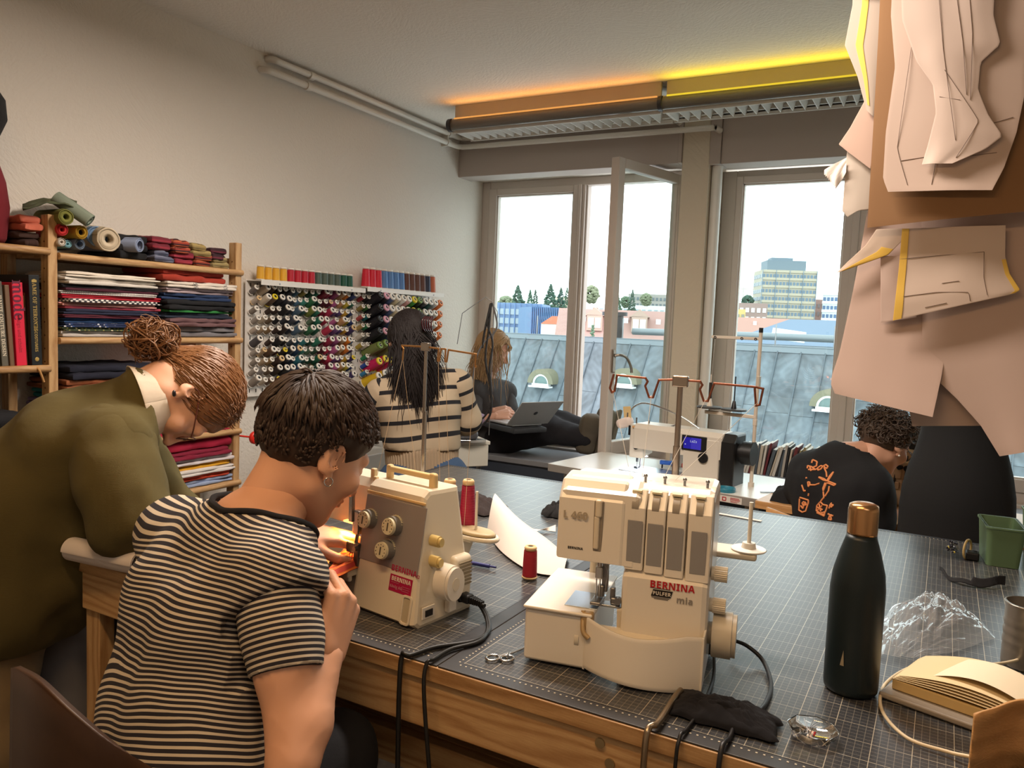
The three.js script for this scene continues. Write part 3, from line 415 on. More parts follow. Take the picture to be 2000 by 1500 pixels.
// books in the left bay
const FONT = await new FontLoader().loadAsync('fonts/droid/droid_serif_bold.typeface.json'), FONTS = await new FontLoader().loadAsync('fonts/droid/droid_sans_bold.typeface.json');
function text3(str, size, m, parent, pos, rot, font = FONTS, name = 'lettering', squeeze = 1) { const g = new TextGeometry(str, { font, size, depth: .0006, curveSegments: 4 }); g.computeBoundingBox(); const b = g.boundingBox; g.translate(-(b.min.x + b.max.x) / 2, -(b.min.y + b.max.y) / 2, 0); g.scale(squeeze, 1, 1); const o = mesh(name, g, m, parent); o.position.set(...pos); if (rot) o.rotation.set(...rot); return o; }
{
  const book = (label, cover, pages, zc, th, h, tilt, opt = {}) => {
    const o = thing('book', label, 'book', [-2.655, 1.290, zc], 0, 'books in the left bay'); o.rotation.x = tilt; const d = .2;
    mesh('cover', [rbox(.004, h, th, -.002, h / 2, 0, .0015), rbox(d, h, .003, -d / 2, h / 2, th / 2 - .0015, .001), rbox(d, h, .003, -d / 2, h / 2, -th / 2 + .0015, .001)], mat(cover, .4), o);
    mesh('pages', box(d - .008, h - .008, th - .006, -d / 2 - .003, h / 2, 0), mat(pages, .9), o); return o;
  };
  const side = [0, Math.PI / 2, -Math.PI / 2], onSpine = (o, s, size, y, z, m, f, q) => { const t = text3(s, size, m, o, [.0002, y, z], null, f, 'lettering', q); t.rotation.set(-Math.PI / 2, 0, 0); t.rotation.order = 'YXZ'; t.quaternion.setFromRotationMatrix(new THREE.Matrix4().makeBasis(V(0, -1, 0), V(0, 0, -1).negate().multiplyScalar(-1), V(1, 0, 0))); return t; };
  const gold = mat(0xb59a58, .4, { metalness: .4 }), ink = mat(0x5b1030, .5), wht = mat(0xd7cdb8, .6);
  const b1 = book('thick black costume book with gold lettering', 0x15181a, 0x5c4632, -1.503, .034, .300, .03); onSpine(b1, 'GAME OF THRONES', .0125, .20, 0, gold, FONT); onSpine(b1, 'THE COSTUMES', .0095, .093, 0, gold, FONTS); mesh('emblem', [box(.001, .008, .016, .0005, .28, 0), new THREE.SphereGeometry(.007, 10, 8).scale(.1, 1, 1).translate(.0005, .02, 0)], gold, b1);
  const b2 = book('bright pink fashion book with dark lettering', 0xd1203f, 0xcfc4b2, -1.454, .033, .272, .05); onSpine(b2, 'mode', .034, .215, -.002, ink, FONT); onSpine(b2, 'design und schnitt', .010, .105, .003, mat(0xa3152f, .5));
  const b3 = book('slim brown photo book beside the pink one', 0x6f5540, 0xc0b49c, -1.424, .014, .262, .06);
  const b4 = book('tall grey sewing book with a yellow sticky note', 0x5d5a50, 0xbab09a, -1.402, .02, .272, .07); onSpine(b4, 'HAUTE COUTURE DESSIN', .011, .13, 0, wht, FONT); mesh('sticky_note', box(.05, .022, .001, -.03, .277, 0), mat(0xd3c71f, .8), b4);
  book('dark green book at the end of the row', 0x2f352c, 0xbab09a, -1.374, .024, .25, .08); book('brown book lying against the others', 0x4d3a2b, 0xbab09a, -1.343, .026, .24, .08);
  for (let i = 0; i < 3; i++) { const f = mesh('pattern_folder', rbox(.22, .25 - .02 * i, .006, -2.79, 1.29 + .125, -1.487 + i * .007, .001), mat([0x8c6a45, 0x6d5136, 0x9a7a52][i], .9)); top(f, ['brown cardboard folder behind the black book', 'dark brown folder between the folders', 'tan folder against the post'][i], 'folder', 'folders behind the black book'); }
  const rib = mesh('ribbon', tube([[-2.645, 1.286, -1.492], [-2.63, 1.275, -1.495], [-2.628, 1.255, -1.502], [-2.63, 1.235, -1.51]], .004, 20, 6), clothMat(0xb88b55)); top(rib, 'tan ribbon end hanging over the left shelf board', 'ribbon');
  // dress form torso on the shelf top
  const f = thing('dress_form', 'small black and dark red dress form on the shelf top', 'dress form', [-2.79, 1.684, -1.325]);
  mesh('skirt', lathe([[.0, 0], [.13, 0], [.14, .02], [.15, .12], [.14, .2], [.115, .28], [0, .28]], 32), clothMat(0x6d0d1c), f);
  mesh('bodice', lathe([[0, .28], [.115, .28], [.12, .32], [.155, .40], [.15, .46], [.11, .52], [.06, .545], [.045, .56], [0, .562]], 32).scale(1, 1, .92), clothMat(0x121113), f);
}
// ================= PEGBOARDS AND THREAD =================
const coneG = (r0, r1, l) => lathe([[0, 0], [r0 * .98, 0], [r0, .002], [lerp(r0, r1, .5) * 1.01, l * .5], [r1, l - .002], [r1 * .95, l], [0, l]], 18);
const threadBump = dataTex(8, 64, (u, v, x, y) => 128 + 90 * Math.sin(y * Math.PI / 2), false);
const thM = {}; const threadMat = c => thM[c] || (thM[c] = (() => { const b = threadBump.clone(); b.repeat.set(1, 3); b.needsUpdate = true; return mat(c, .55, { sheen: .5, bumpMap: b, bumpScale: .0006 }); })());
const coreM = { w: mat(0xe6e1d8, .5), k: mat(0x1a1a1c, .5), c: mat(0xd8b98a, .7), y: mat(0xe0c92a, .5), p: mat(0xd8a0b4, .5), o: mat(0xd9793a, .5), g: mat(0x6f8a3a, .5) };
const kinds = {};
function spoolKind(kind) {
  if (kinds[kind]) return kinds[kind];
  let t, c, hole;
  if (kind === 'small') { t = coneG(.0125, .0125, .044).translate(0, .006, 0); c = lathe([[.0, .002], [.0135, .002], [.0135, .006], [.004, .007], [.004, .049], [.0125, .05], [.0135, .053], [.0125, .056], [.0045, .056], [.0045, .046]], 18); hole = cyl(.0045, .002, 0, .0545, 0, .0045, 10); }
  else if (kind === 'mid') { t = coneG(.019, .017, .058).translate(0, .006, 0); c = lathe([[0, .002], [.02, .002], [.02, .0065], [.006, .007], [.006, .063], [.015, .064], [.0165, .069], [.014, .073], [.007, .073], [.007, .062]], 18); hole = cyl(.007, .002, 0, .071, 0, .007, 10); }
  else { t = coneG(.031, .0235, .105).translate(0, .006, 0); c = lathe([[0, .001], [.033, .001], [.033, .007], [.009, .008], [.009, .11], [.0215, .111], [.0225, .119], [.018, .124], [.0095, .124], [.0095, .108]], 20); hole = cyl(.0095, .002, 0, .122, 0, .0095, 12); }
  return kinds[kind] = { t, c, hole };
}
const ORD = ['first', 'second', 'third', 'fourth', 'fifth', 'sixth', 'seventh', 'eighth', 'ninth', 'tenth'];
const holeM = mat(0x151515, .8);
function spool(name, label, kind, color, core, pos, dir, group) {
  const k = spoolKind(kind), o = new THREE.Group(); o.name = name; mesh('thread', k.t, threadMat(color), o); mesh('core', k.c, coreM[core], o); mesh('core_hole', k.hole, holeM, o);
  o.position.copy(pos); if (dir) o.quaternion.setFromUnitVectors(V(0, 1, 0), dir); return top(o, label, 'thread spool', group);
}
const boards = [[-2.625, -3.385], [-3.392, -4.152]];
boards.forEach(([z0, z1], b) => {
  const o = thing('pegboard', b ? 'white pegboard of large thread cones near the window' : 'white pegboard of small thread spools beside the shelf', 'pegboard');
  mesh('board', rbox(.006, .565, .758, XL + .028, 1.3675, (z0 + z1) / 2, .003), mat(0xdcd7d0, .5), o);
  const slots = []; for (let r = 0; r < 13; r++) for (let c = 0; c < 18; c++) { const z = z0 - .03 - c * .041 - (r % 2) * .0205; if (z < z1 + .02) continue; slots.push(box(.002, .017, .005, XL + .0312, 1.625 - r * .0425, z)); }
  mesh('slots', slots, mat(0x2a2825, .9), o).userData.kind = 'stuff';
  const sy = b ? 1.652 : 1.642;
  mesh('top_shelf', [rbox(.1, .004, .75, XL + .078, sy + .002, (z0 + z1) / 2, .001), rbox(.004, .025, .75, XL + .128, sy - .006, (z0 + z1) / 2, .001)], mat(0xdedad3, .4), o);
  mesh('screw', [cyl(.004, .002, 0, 0, 0).rotateZ(Math.PI / 2).translate(XL + .131, sy - .008, z0 - .12), cyl(.004, .002, 0, 0, 0).rotateZ(Math.PI / 2).translate(XL + .131, sy - .008, z1 + .12)], steel, o);
});
const up = a => V(Math.cos(rad(a)), Math.sin(rad(a)), 0);
const pegGs = [];
{
  const pal = [ // per column: [thread colours]
    [0x6f6a68, 0x44444a, 0x8a847c, 0xb8ada0, 0x9b968f], [0x8d8a8a, 0xb3a692, 0x6d6e74, 0xa9957a, 0xc3b8a6], [0xa58f68, 0x3a2a24, 0x8c7350, 0x5b4433, 0x6b5a48], [0x2a211f, 0x1a1a1d, 0x3a2a24, 0x4a2622, 0x1d1b22], [0x15151a, 0x22232b, 0x1a1a1d, 0x2c2322, 0x30333d], [0x3d4450, 0x39424e, 0x2d3c50, 0x1e2838, 0x44536a], [0x31566b, 0x2d6f80, 0x49637a, 0x5f87a8, 0x25405f], [0x8e7f3c, 0x2f7c82, 0x2a5650, 0x5f6f66, 0x3f8e80], [0x25523f, 0x1d4a38, 0x6d7a32, 0x2f6b49, 0x56705a], [0x1c4038, 0x2a7560, 0x1f3a2e, 0x1b5a44, 0x2c4a3a], [0x7d1530, 0x6b1228, 0x8f1c38, 0x4a1020, 0x9b1d3a], [0x6d1838, 0x8d2040, 0xa02848, 0xb53250, 0x5b1430], [0x7a3560, 0x8d4d7c, 0x6a4a7e, 0x8c6a9c, 0xb05c90], [0xb58a60, 0x9a7a58, 0x5b4a80, 0x6d4a88, 0xb08a5c], [0xc98a58, 0xd87f28, 0xc9a03a, 0xc87020, 0xb9a838], [0x2d4580, 0x24386f, 0x4a76a0, 0x3a3060, 0x2a6a58]];
  const names = ['grey', 'grey-beige', 'tan', 'brown', 'black', 'slate', 'steel blue', 'teal', 'dark green', 'deep green', 'burgundy', 'crimson', 'mauve', 'tan and violet', 'orange', 'navy'];
  for (let r = 0; r < 10; r++) for (let c = 0; c < 16; c++) {
    if (R() < .045 && r) continue;
    const big = R() < .34, z = -2.652 - c * .0455 + rr(-.004, .004) - (r % 2) * .008, y = 1.585 - r * .0475 - (r > 4 ? .012 : 0), dir = up(30 + rr(-3, 3)).add(V(0, 0, rr(-.04, .04))).normalize();
    const pos = V(XL + .036, y, z); pegGs.push(rod(V(XL + .03, y, z), pos.clone().addScaledVector(dir, .07), .0022, .0022, 6));
    const col = pal[c][(r * 3 + (r * c) % 2 + Math.floor(R() * 2)) % 5];
    spool('thread_spool', `${names[c]} thread spool, ${ORD[r]} row down on the pegboard beside the shelf`, big ? 'mid' : 'small', col, R() < .9 ? 'w' : R() < .7 ? 'c' : 'y', pos, dir, 'small spools on the pegboard');
  }
  // right board: two columns of small spools, then large cones
  const sm = [0xa03038, 0x1c1c20, 0x8a7a40, 0x3c6b34, 0xa84848, 0x1e6a72, 0xa8905a, 0x2f7a50, 0xc8c0b4, 0x8a8a84, 0xb09a40, 0xd0c8bc, 0x1f7a52, 0x2348a0, 0x2878a8];
  const smn = ['red', 'black', 'olive', 'green', 'brick red', 'teal', 'khaki', 'mid green', 'white', 'pale grey', 'mustard', 'cream', 'emerald', 'royal blue', 'sky blue'];
  sm.forEach((c, i) => { const col = i < 12 ? i % 2 : 1, row = i < 12 ? Math.floor(i / 2) * 1.12 : 7 + (i - 12) * .95; const p = V(XL + .036, 1.578 - row * .0475, -3.42 - col * .045), d = up(30); pegGs.push(rod(V(XL + .03, p.y, p.z), p.clone().addScaledVector(d, .075), .0022, .0022, 6)); spool('thread_spool', `small ${smn[i]} thread spool at the edge of the cone pegboard`, 'small', c, 'w', p, d, 'small spools on the cone pegboard'); });
  const cols = [['black', 0x14141c, 'k'], ['pink-cored black', 0x1b1b26, 'p'], ['denim blue', 0x49587e, 'w'], ['cream', 0xd9cba8, 'w'], ['white', 0xdcd8d2, 'w'], ['light pink', 0xd9a8a4, 'w'], ['leaf green', 0x3b8a3c, 'y'], ['black and lime', 0x24301f, 'g'], ['dark grey', 0x3d4044, 'w'], ['bottle green', 0x2b5450, 'w'], ['pale grey', 0xa9aeb0, 'w'], ['orange', 0xd97a3a, 'o']];
  for (let r = 0; r < 4; r++) cols.forEach(([n, c, k], i) => {
    const z = -3.50 - i * .0535 - (i > 7 ? .008 : 0), y = 1.562 - r * .067 - .002 * i, d = up(29), p = V(XL + .036, y, z); pegGs.push(rod(V(XL + .03, y, z), p.clone().addScaledVector(d, .128), .0025, .0025, 6));
    spool('thread_cone', `large ${n} thread cone, ${ORD[r]} row down on the pegboard near the window`, 'cone', c, k, p, d, 'large cones on the pegboard');
  });
  const low = [['olive', 0x6f7a45, 'g', 5, 4.15], ['magenta', 0xc0185a, 'y', 3, 5.5], ['yellow', 0xd9b520, 'w', 2, 6.75]];
  for (const [n, c, k, m, row] of low) for (let i = 0; i < m; i++) { const z = -3.50 - i * .056, y = 1.562 - row * .067 + (i % 2) * .012, d = up(26), p = V(XL + .036, y, z); pegGs.push(rod(V(XL + .03, y, z), p.clone().addScaledVector(d, .128), .0025, .0025, 6)); spool('thread_cone', `${i === 4 ? 'turquoise' : n} thread cone low on the pegboard, ${ORD[i]} from the small spools`, 'cone', i === 4 ? 0x2a8a98 : c, k, p, d, 'large cones in the lower pegboard rows'); }
  const pg = mesh('pegs', pegGs, mat(0xd8d4ce, .4)); pg.userData.kind = 'stuff'; top(pg, 'white plastic pegs carrying the spools', 'pegs');
  // rows standing on the board tops
  const t1 = [['yellow', 0xdca52a, 4], ['red', 0xb3132c, 4], ['grey-green', 0x4a5a50, 4], ['dark green', 0x12503c, 2]]; let z = -2.665;
  for (const [n, c, m] of t1) for (let i = 0; i < m; i++) { spool('thread_spool', `${ORD[i]} ${n} thread spool counted from the wooden shelf, on the pegboard top`, 'mid', c, 'w', V(XL + .085, 1.646, z), null, 'spools on the pegboard tops'); z -= .0485; }
  z = -3.435; for (const [n, c, m] of [['bright red', 0xc8102e, 3], ['light blue', 0x4f7ab0, 4], ['brown', 0x5a3428, 4], ['navy', 0x222a44, 1], ['terracotta', 0xb5603e, 1]]) for (let i = 0; i < m; i++) { const s = spool('thread_cone', `${ORD[i]} tall ${n} thread cone counted from the wooden shelf, on the pegboard top`, 'cone', c, 'w', V(XL + .082, 1.656, z), null, 'cones on the pegboard tops'); s.scale.set(.82, .93, .82); z -= .0535; }
}
{ // red pin cushion button hanging at the shelf's end
  const o = mesh('red_knob', [lathe([[0, -.012], [.022, -.012], [.028, -.006], [.028, .006], [.022, .012], [0, .012]], 24).rotateZ(Math.PI / 2).translate(-2.60, .95, -2.40), rod([-2.66, .955, -2.37], [-2.6, .95, -2.40], .004)], mat(0xd02a20, .35)); top(o, 'round red plastic knob at the end of the shelf', 'knob');
}
// ================= THE BIG CUTTING TABLE =================
const T = .94, TX0 = -1.645, TX1 = 1.6, TZ0 = -1.015, TZ1 = -2.49;
{
  const o = thing('cutting_table', 'large wooden cutting table topped with black gridded mats', 'table');
  mesh('table_top', metreUV(bb(TX0, TX1, T - .030, T - .004, TZ1, TZ0, .002)), wood(pineT2, .5, [.8, 3]), o);
  mesh('apron', metreUV(bb(TX0 + .006, TX1 - .01, T - .115, T - .031, TZ0 - .045, TZ0 - .006, .003), 'x', .3), wood(pineT, .55, [.7, 5]), o);
  mesh('apron', metreUV(bb(TX0 + .006, TX1 - .01, T - .115, T - .031, TZ1 + .006, TZ1 + .045, .003), 'x', .6), pineB, o);
  mesh('apron', metreUV(bb(TX0 + .006, TX0 + .045, T - .115, T - .031, TZ1 + .05, TZ0 - .05, .003), 'z', .9), pineB, o);
  for (const [x, z] of [[TX0 + .03, TZ0 - .07], [TX0 + .03, TZ1 + .07], [TX1 - .05, TZ0 - .07], [TX1 - .05, TZ1 + .07], [.05, TZ1 + .07]]) mesh('leg', metreUV(bb(x - .024, x + .024, 0, T - .116, z - .055, z + .055, .003), 'y', x), wood(pineT, .55, [.7, 5]), o);
  const br = mesh('bracket', rbox(.003, .085, .07, TX0 + .0555, T - .165, TZ0 - .085, .001), darkMetal, o); mesh('bolt', [0, 1, 2, 3].map(i => new THREE.SphereGeometry(.005, 8, 6).translate(TX0 + .058, T - .14 - .045 * (i >> 1), TZ0 - .068 - .036 * (i & 1))), steel, br);
  mesh('shelf_board', metreUV(bb(TX0 + .06, TX1 - .08, .70, .722, TZ1 + .1, TZ0 - .15, .002)), pineB, o); mesh('shelf_front', metreUV(bb(TX0 + .06, TX1 - .08, .655, .722, TZ0 - .149, TZ0 - .125, .002), 'x', .7), wood(pineT, .55, [.7, 5]), o);
  for (const [px, py] of [[1172, 1451], [1191, 1491]]) { const p = onZ(px, py, TZ0 - .005); mesh('screw', new THREE.CylinderGeometry(.0075, .0075, .003, 14).rotateX(Math.PI / 2).translate(p.x, p.y, TZ0 - .0045), mat(0x9a8a6a, .4, { metalness: .7 }), o); }
}
{ // cutting mats: 1 cm grid print
  const gridT = canvasTex(1000, 1000, (x, w, h) => { x.fillStyle = '#333539'; x.fillRect(0, 0, w, h); const q = rng(8); for (let i = 0; i < 500; i++) { x.fillStyle = q() < .5 ? 'rgba(80,80,84,.12)' : 'rgba(10,10,12,.15)'; x.fillRect(q() * w, q() * h, 1 + q() * 26, 1); } for (let i = 0; i < 50; i++) { const s = i % 5 === 0; x.fillStyle = s ? '#b3ab98' : '#827d72'; const t = s ? 2 : 1.3; x.fillRect(i * 20, 0, t, h); x.fillRect(0, i * 20, w, t); } }, [2, 2]);
  const edgeT = mat(0x2b2c30, .42), gm = mat(0xffffff, .36, { map: gridT, clearcoat: .3, clearcoatRoughness: .28 }), tick = mat(0xb3ab98, .6);
  const mk = (x0, x1, label) => {
    const o = thing('cutting_mat', label, 'cutting mat', [0, T - .004, 0]), b = .03;
    mesh('mat_base', bb(x0, x1, 0, .003, TZ1 + .004, TZ0 - .003, .0012), edgeT, o);
    const g = new THREE.PlaneGeometry(x1 - x0 - 2 * b, TZ0 - TZ1 - 2 * b - .007).rotateX(-Math.PI / 2).translate((x0 + x1) / 2, .0033, (TZ0 + TZ1) / 2); mesh('printed_grid', metreUV(g), gm, o);
    const tg = []; for (let x = x0 + b; x < x1 - b; x += .01) { tg.push(box(.0028, .0004, .0028, x, .0033, TZ0 - .003 - b * .75)); tg.push(box(.0028, .0004, .0028, x, .0033, TZ1 + .004 + b * .75)); } for (let z = TZ1 + b; z < TZ0 - b; z += .01) { tg.push(box(.0028, .0004, .0028, x0 + b * .75, .0033, z)); }
    mesh('ruler_ticks', tg, tick, o).userData.kind = 'stuff';
  };
  mk(TX0, -.683, 'black gridded cutting mat under the older serger'); mk(-.681, .32, 'black gridded cutting mat under the white serger'); mk(.322, TX1, 'black gridded cutting mat at the far end of the table');
}
// ================= WHITE SEWING TABLES =================
const whiteLam = mat(0xdcd8d0, .3), greyEdge = mat(0x8f8a84, .5);
const WT = thing('sewing_table', 'white industrial sewing machine table by the pillar', 'table', [-1.743, 0, -3.558], -Math.atan2(.148, 1.084)); // local x along its front
{
  const o = WT; mesh('table_top', rbox(1.095, .002, .56, .5475, .779, -.28, .001), whiteLam, o); mesh('edge', rbox(1.095, .038, .56, .5475, .759, -.28, .003), greyEdge, o);
  mesh('leg_frame', [bb(.06, .26, .66, .735, -.46, -.06, .004), bb(.08, .13, 0, .66, -.3, -.25), bb(.95, 1.0, 0, .74, -.3, -.25), bb(.05, .16, 0, .04, -.55, 0), bb(.92, 1.03, 0, .04, -.55, 0), bb(.13, .95, .15, .2, -.29, -.26)], mat(0xc9c4bb, .5), o);
  mesh('sticker', rbox(.10, .028, .001, .975, .757, .0006, .0002), mat(0xd9d4cc, .5), o); const red = mat(0xb02a35, .5);
  mesh('sticker_mark', [box(.018, .004, .001, .945, .764, .0014), box(.004, .014, .001, .938, .757, .0014), box(.018, .004, .001, .945, .75, .0014), box(.004, .01, .001, .953, .757, .0014), box(.04, .003, .001, .993, .765, .0014), box(.045, .003, .001, .995, .759, .0014), box(.04, .002, .001, .993, .753, .0014), box(.03, .002, .001, .99, .748, .0014)], red, o);
}
const OT = thing('overlock_table', 'wooden topped overlock sewing table in front of the person in black', 'table', [-.66, 0, -3.43], rad(-7));
{ mesh('table_top', metreUV(rbox(1.3, .034, .6, .652, .763, -.25, .003)), beech, OT); mesh('leg', bb(.08, .13, 0, .745, -.3, -.25), greyEdge, OT); mesh('leg', bb(1.15, 1.2, 0, .745, -.3, -.25), greyEdge, OT); mesh('under_box', rbox(.2, .08, .3, .18, .70, -.2, .004), whiteLam, OT); }
// ================= SERGERS ON THE BIG TABLE =================
const cream = mat(0xe3dccf, .32, { clearcoat: .25, clearcoatRoughness: .2 }), cream2 = mat(0xd9ceb8, .38, { clearcoat: .2, clearcoatRoughness: .3 }), greyPanel = mat(0x8f8d8c, .45), dialM = mat(0xd8cfae, .4), dialGrey = mat(0x76736e, .6), redInk = mat(0xb3121f, .5), magInk = mat(0xa51245, .5), blackInk = mat(0x17120f, .5), bare = mat(0xb9c4d0, .22, { metalness: .9 }), pinM = mat(0xd9d2c4, .4);
const prof = (pts, x0, x1, bev = .01) => extrude(pts.map(([z, y]) => [-z, y]), x1 - x0 - 2 * bev, bev).rotateY(Math.PI / 2).translate(x0 + bev, 0, 0); // (z, y) outline swept along x
const xcyl = (r, l, x, y, z, n = 28) => new THREE.CylinderGeometry(r, r, l, n).rotateZ(Math.PI / 2).translate(x, y, z);
const knurl = (r, l, n = 24) => { const s = new THREE.Shape(); for (let i = 0; i < n * 2; i++) { const a = i * Math.PI / n, q = i % 2 ? r : r * .93; s[i ? 'lineTo' : 'moveTo'](Math.cos(a) * q, Math.sin(a) * q); } s.closePath(); return extrude(s, l); };
function threadGuide(o, pts, m) { mesh('thread_guide', polyTube(pts, .0022, 6), m, o); }
{ // --- white four-thread serger
  const o = thing('serger', 'white four-thread serger with red lettering and a grey handwheel', 'sewing machine', [-.431, T, -1.1415], .184);
  mesh('body', [prof([[-.035, .02], [-.035, .152], [-.062, .168], [-.062, .285], [-.075, .292], [-.17, .292], [-.19, .20], [-.195, .01], [-.04, .008]], .005, .143, .01), prof([[-.04, .182], [-.045, .28], [-.075, .295], [-.165, .29], [-.18, .20], [-.17, .182]], -.105, .03, .01)], cream, o);
  const plate = mesh('cloth_plate', [rbox(.112, .088, .205, -.091, .047, -.1, .006), rbox(.116, .006, .215, -.091, .094, -.1, .003)], cream, o); mesh('needle_plate', rbox(.055, .0015, .075, -.058, .0978, -.055, .0005), bare, plate); mesh('seam_groove', [box(.001, .09, .001, -.037, .046, .003)], blackInk, plate);
  mesh('stitch_wheel', [xcyl(.016, .007, -.058, .05, -.011)], mat(0xcfc6b4, .6), o);
  // looper cover and waste tray
  const tw = (u, y) => V(lerp(-.046, .143, u), y, .003 + .034 * Math.sin(Math.PI * Math.pow(u, .85)) * (1 - .25 * y / .09));
  const rim = u => .094 - .012 * Math.sin(Math.PI * clamp(u * 1.15)) - .006 * u;
  const cover = mesh('looper_cover', sheet((u, v) => tw(u, lerp(.004 + .004 * Math.cos(u * 3), rim(u), v)), 40, 12, .003), cream, o);
  mesh('tray', [sheet((u, v) => { const f = tw(u, .06); return V(f.x, lerp(.058, .068, v), lerp(f.z - .003, -.034, v)); }, 30, 8, .002), sheet((u, v) => V(lerp(.0, .14, u), lerp(.068, .10 + .012 * Math.sin(u * 3.1), v), -.034 + .006 * v), 24, 6, .002)], cream2, o);
  mesh('end_panel', bb(.1395, .143, .004, .088, -.036, .006, .001), cream, o); mesh('end_panel', bb(-.046, -.0425, .004, .092, -.036, .004, .001), cream, o);
  mesh('base_foot', [-.12, .11].map(x => cyl(.01, .006, x, .003, -.17)), blackPl, o).userData.kind = 'stuff';
  // head: left cover and four tension columns divided by real gaps
  const hc = mesh('head_cover', prof([[-.033, .178], [-.037, .272], [-.055, .297], [-.10, .302], [-.10, .178]], -.107, .0045, .005), cream, o);
  mesh('lever_slot', rbox(.016, .085, .004, -.038, .232, -.0305, .002), mat(0x8d8375, .5), hc); mesh('take_up_lever', [rbox(.011, .03, .008, -.038, .262, -.028, .004), rbox(.009, .055, .006, -.040, .222, -.028, .003)], cream2, hc); mesh('screw', [[-.018, .245], [-.012, .192]].map(([x, y]) => cyl(.0022, .002, 0, 0, 0).rotateX(Math.PI / 2).translate(x, y, -.0325)), blackPl, hc);
  text3('L 460', .0125, mat(0xa89c88, .5), hc, [-.076, .247, -.0285], null, FONTS); text3('BERNINA', .0042, blackInk, hc, [-.074, .192, -.0285]);
  for (let i = 0; i < 4; i++) {
    const x0 = .0068 + i * .0322 + (i === 3 ? .001 : 0), x1 = x0 + (i === 3 ? .037 : .0302), c = (x0 + x1) / 2, col = mesh('tension_column', prof([[-.033, .171 - .002 * i], [-.037, .268], [-.055, .293], [-.10, .30], [-.10, .171 - .002 * i]], x0, x1, .0025), cream, o);
    mesh('colour_panel', rbox(.024, .068, .0015, c, .215 - .002 * i, -.0309, .0005).rotateX(0), greyPanel, col); mesh('tension_dial', xcyl(.0185, .011, c - .002, .272, -.052), mat(0xa39b8e, .5), col); mesh('dial_bezel', [rbox(.016, .004, .03, c - .002, .2935, -.06, .001)], dialM, col); mesh('guide_pin', [cyl(.0022, .014, c + .004, .304, -.09), new THREE.SphereGeometry(.0035, 8, 6).translate(c + .004, .312, -.09)], steel, col);
    mesh('symbol', i < 2 ? [box(.0012, .009, .0006, c - .003, .193, -.0305), box(.0012, .009, .0006, c, .193, -.0305), box(.005, .0012, .0006, c - .001, .187, -.0305)] : [box(.009, .002, .0006, c + .002, .192, -.0305).rotateZ(0), box(.002, .005, .0006, c + .006, .19, -.0305)], mat(0x3d3a36, .6), col);
  }
  mesh('top_lid', rbox(.1, .006, .05, -.03, .299, -.125, .003), mat(0xf0eee8, .25), o);
  // print on the column
  text3('BERNINA', .0115, redInk, o, [.087, .152, -.0244], [0, 0, 0]).scale.set(1.0, 1, 1); const st = mesh('black_sticker', extrude([[-.017, -.0055], [.014, -.0055], [.017, .0055], [-.014, .0055]], .0008).translate(.071, .138, -.0247), blackInk, o); text3('PULFER', .0058, mat(0xd8d0c4, .5), st, [.0712, .138, -.0238]); text3('mia', .0105, mat(0x8d8780, .5), o, [.107, .132, -.0245]);
  mesh('small_print', [box(.032, .0011, .0006, .068, .1455, -.0247), box(.028, .001, .0006, .069, .1305, -.0247), box(.022, .001, .0006, .07, .1285, -.0247)], mat(0x5e564c, .6), o);
  // needle and foot
  mesh('needle_bar', [rod([-.036, .19, -.05], [-.036, .15, -.05], .004), rbox(.012, .02, .012, -.036, .15, -.05, .002), rod([-.040, .142, -.048], [-.040, .10, -.048], .0012), rod([-.034, .142, -.048], [-.034, .10, -.048], .0012)], chrome, o);
  mesh('presser_foot', [rbox(.01, .06, .012, -.028, .145, -.062, .002), rbox(.018, .006, .04, -.036, .104, -.045, .002), rbox(.012, .02, .012, -.033, .118, -.055, .003), tube([[-.028, .17, -.05], [-.02, .15, -.04], [-.022, .125, -.04]], .002, 12, 6)], steel, o);
  mesh('upper_knife', [rbox(.016, .012, .014, -.006, .108, -.045, .003), rbox(.008, .02, .01, -.012, .118, -.05, .002), cyl(.006, .01, 0, 0, 0).rotateX(Math.PI / 2).translate(0, .112, -.034)], steel, o); mesh('guide_plate', rbox(.048, .004, .02, -.008, .1, -.045, .001), bare, o);
  mesh('looper_mechanism', [rbox(.02, .03, .016, -.042, .083, -.002, .004), tube([[-.05, .098, -.004], [-.046, .07, .01], [-.036, .06, .012]], .004, 14, 8)], mat(0xb89c70, .4, { metalness: .4 }), o);
  // right side
  mesh('handwheel', [xcyl(.037, .03, .165, .068, -.075, 40), xcyl(.034, .01, .182, .068, -.075, 40), xcyl(.018, .012, .148, .068, -.075)], mat(0xc4bba8, .4), o);
  for (const y of [.17, .118]) mesh('side_knob', [xcyl(.011, .008, .147, y, -.065), knurl(.0125, .02).rotateY(Math.PI / 2).translate(.148, y, -.065)], cream2, o);
  mesh('socket', rbox(.012, .03, .04, .146, .022, -.15, .003), blackPl, o);
  // spool stand behind
  mesh('spool_stand', [rbox(.30, .012, .06, .06, .165, -.225, .005), rod([-.08, .165, -.225], [-.08, .02, -.2], .008), rod([.13, .165, -.225], [.13, .02, -.19], .008)], cream2, o);
  for (const x of [.195, .10, .01, -.08]) { const pn = mesh('spool_pin', [cyl(.0035, .085, x, .215, -.225), cyl(.014, .014, x, .178, -.225, .011)], pinM, o); mesh('spool_disc', lathe([[0, 0], [.029, 0], [.031, .002], [.029, .004], [0, .005]], 28).translate(x, .171, -.225), mat(0xe8e4dc, .4), pn); }
  mesh('telescopic_pole', [cyl(.0065, .20, .062, .25, -.2), cyl(.005, .18, .062, .375, -.2), rbox(.028, .02, .014, .062, .466, -.2, .003)], mat(0xa59a90, .25, { metalness: .9 }), o);
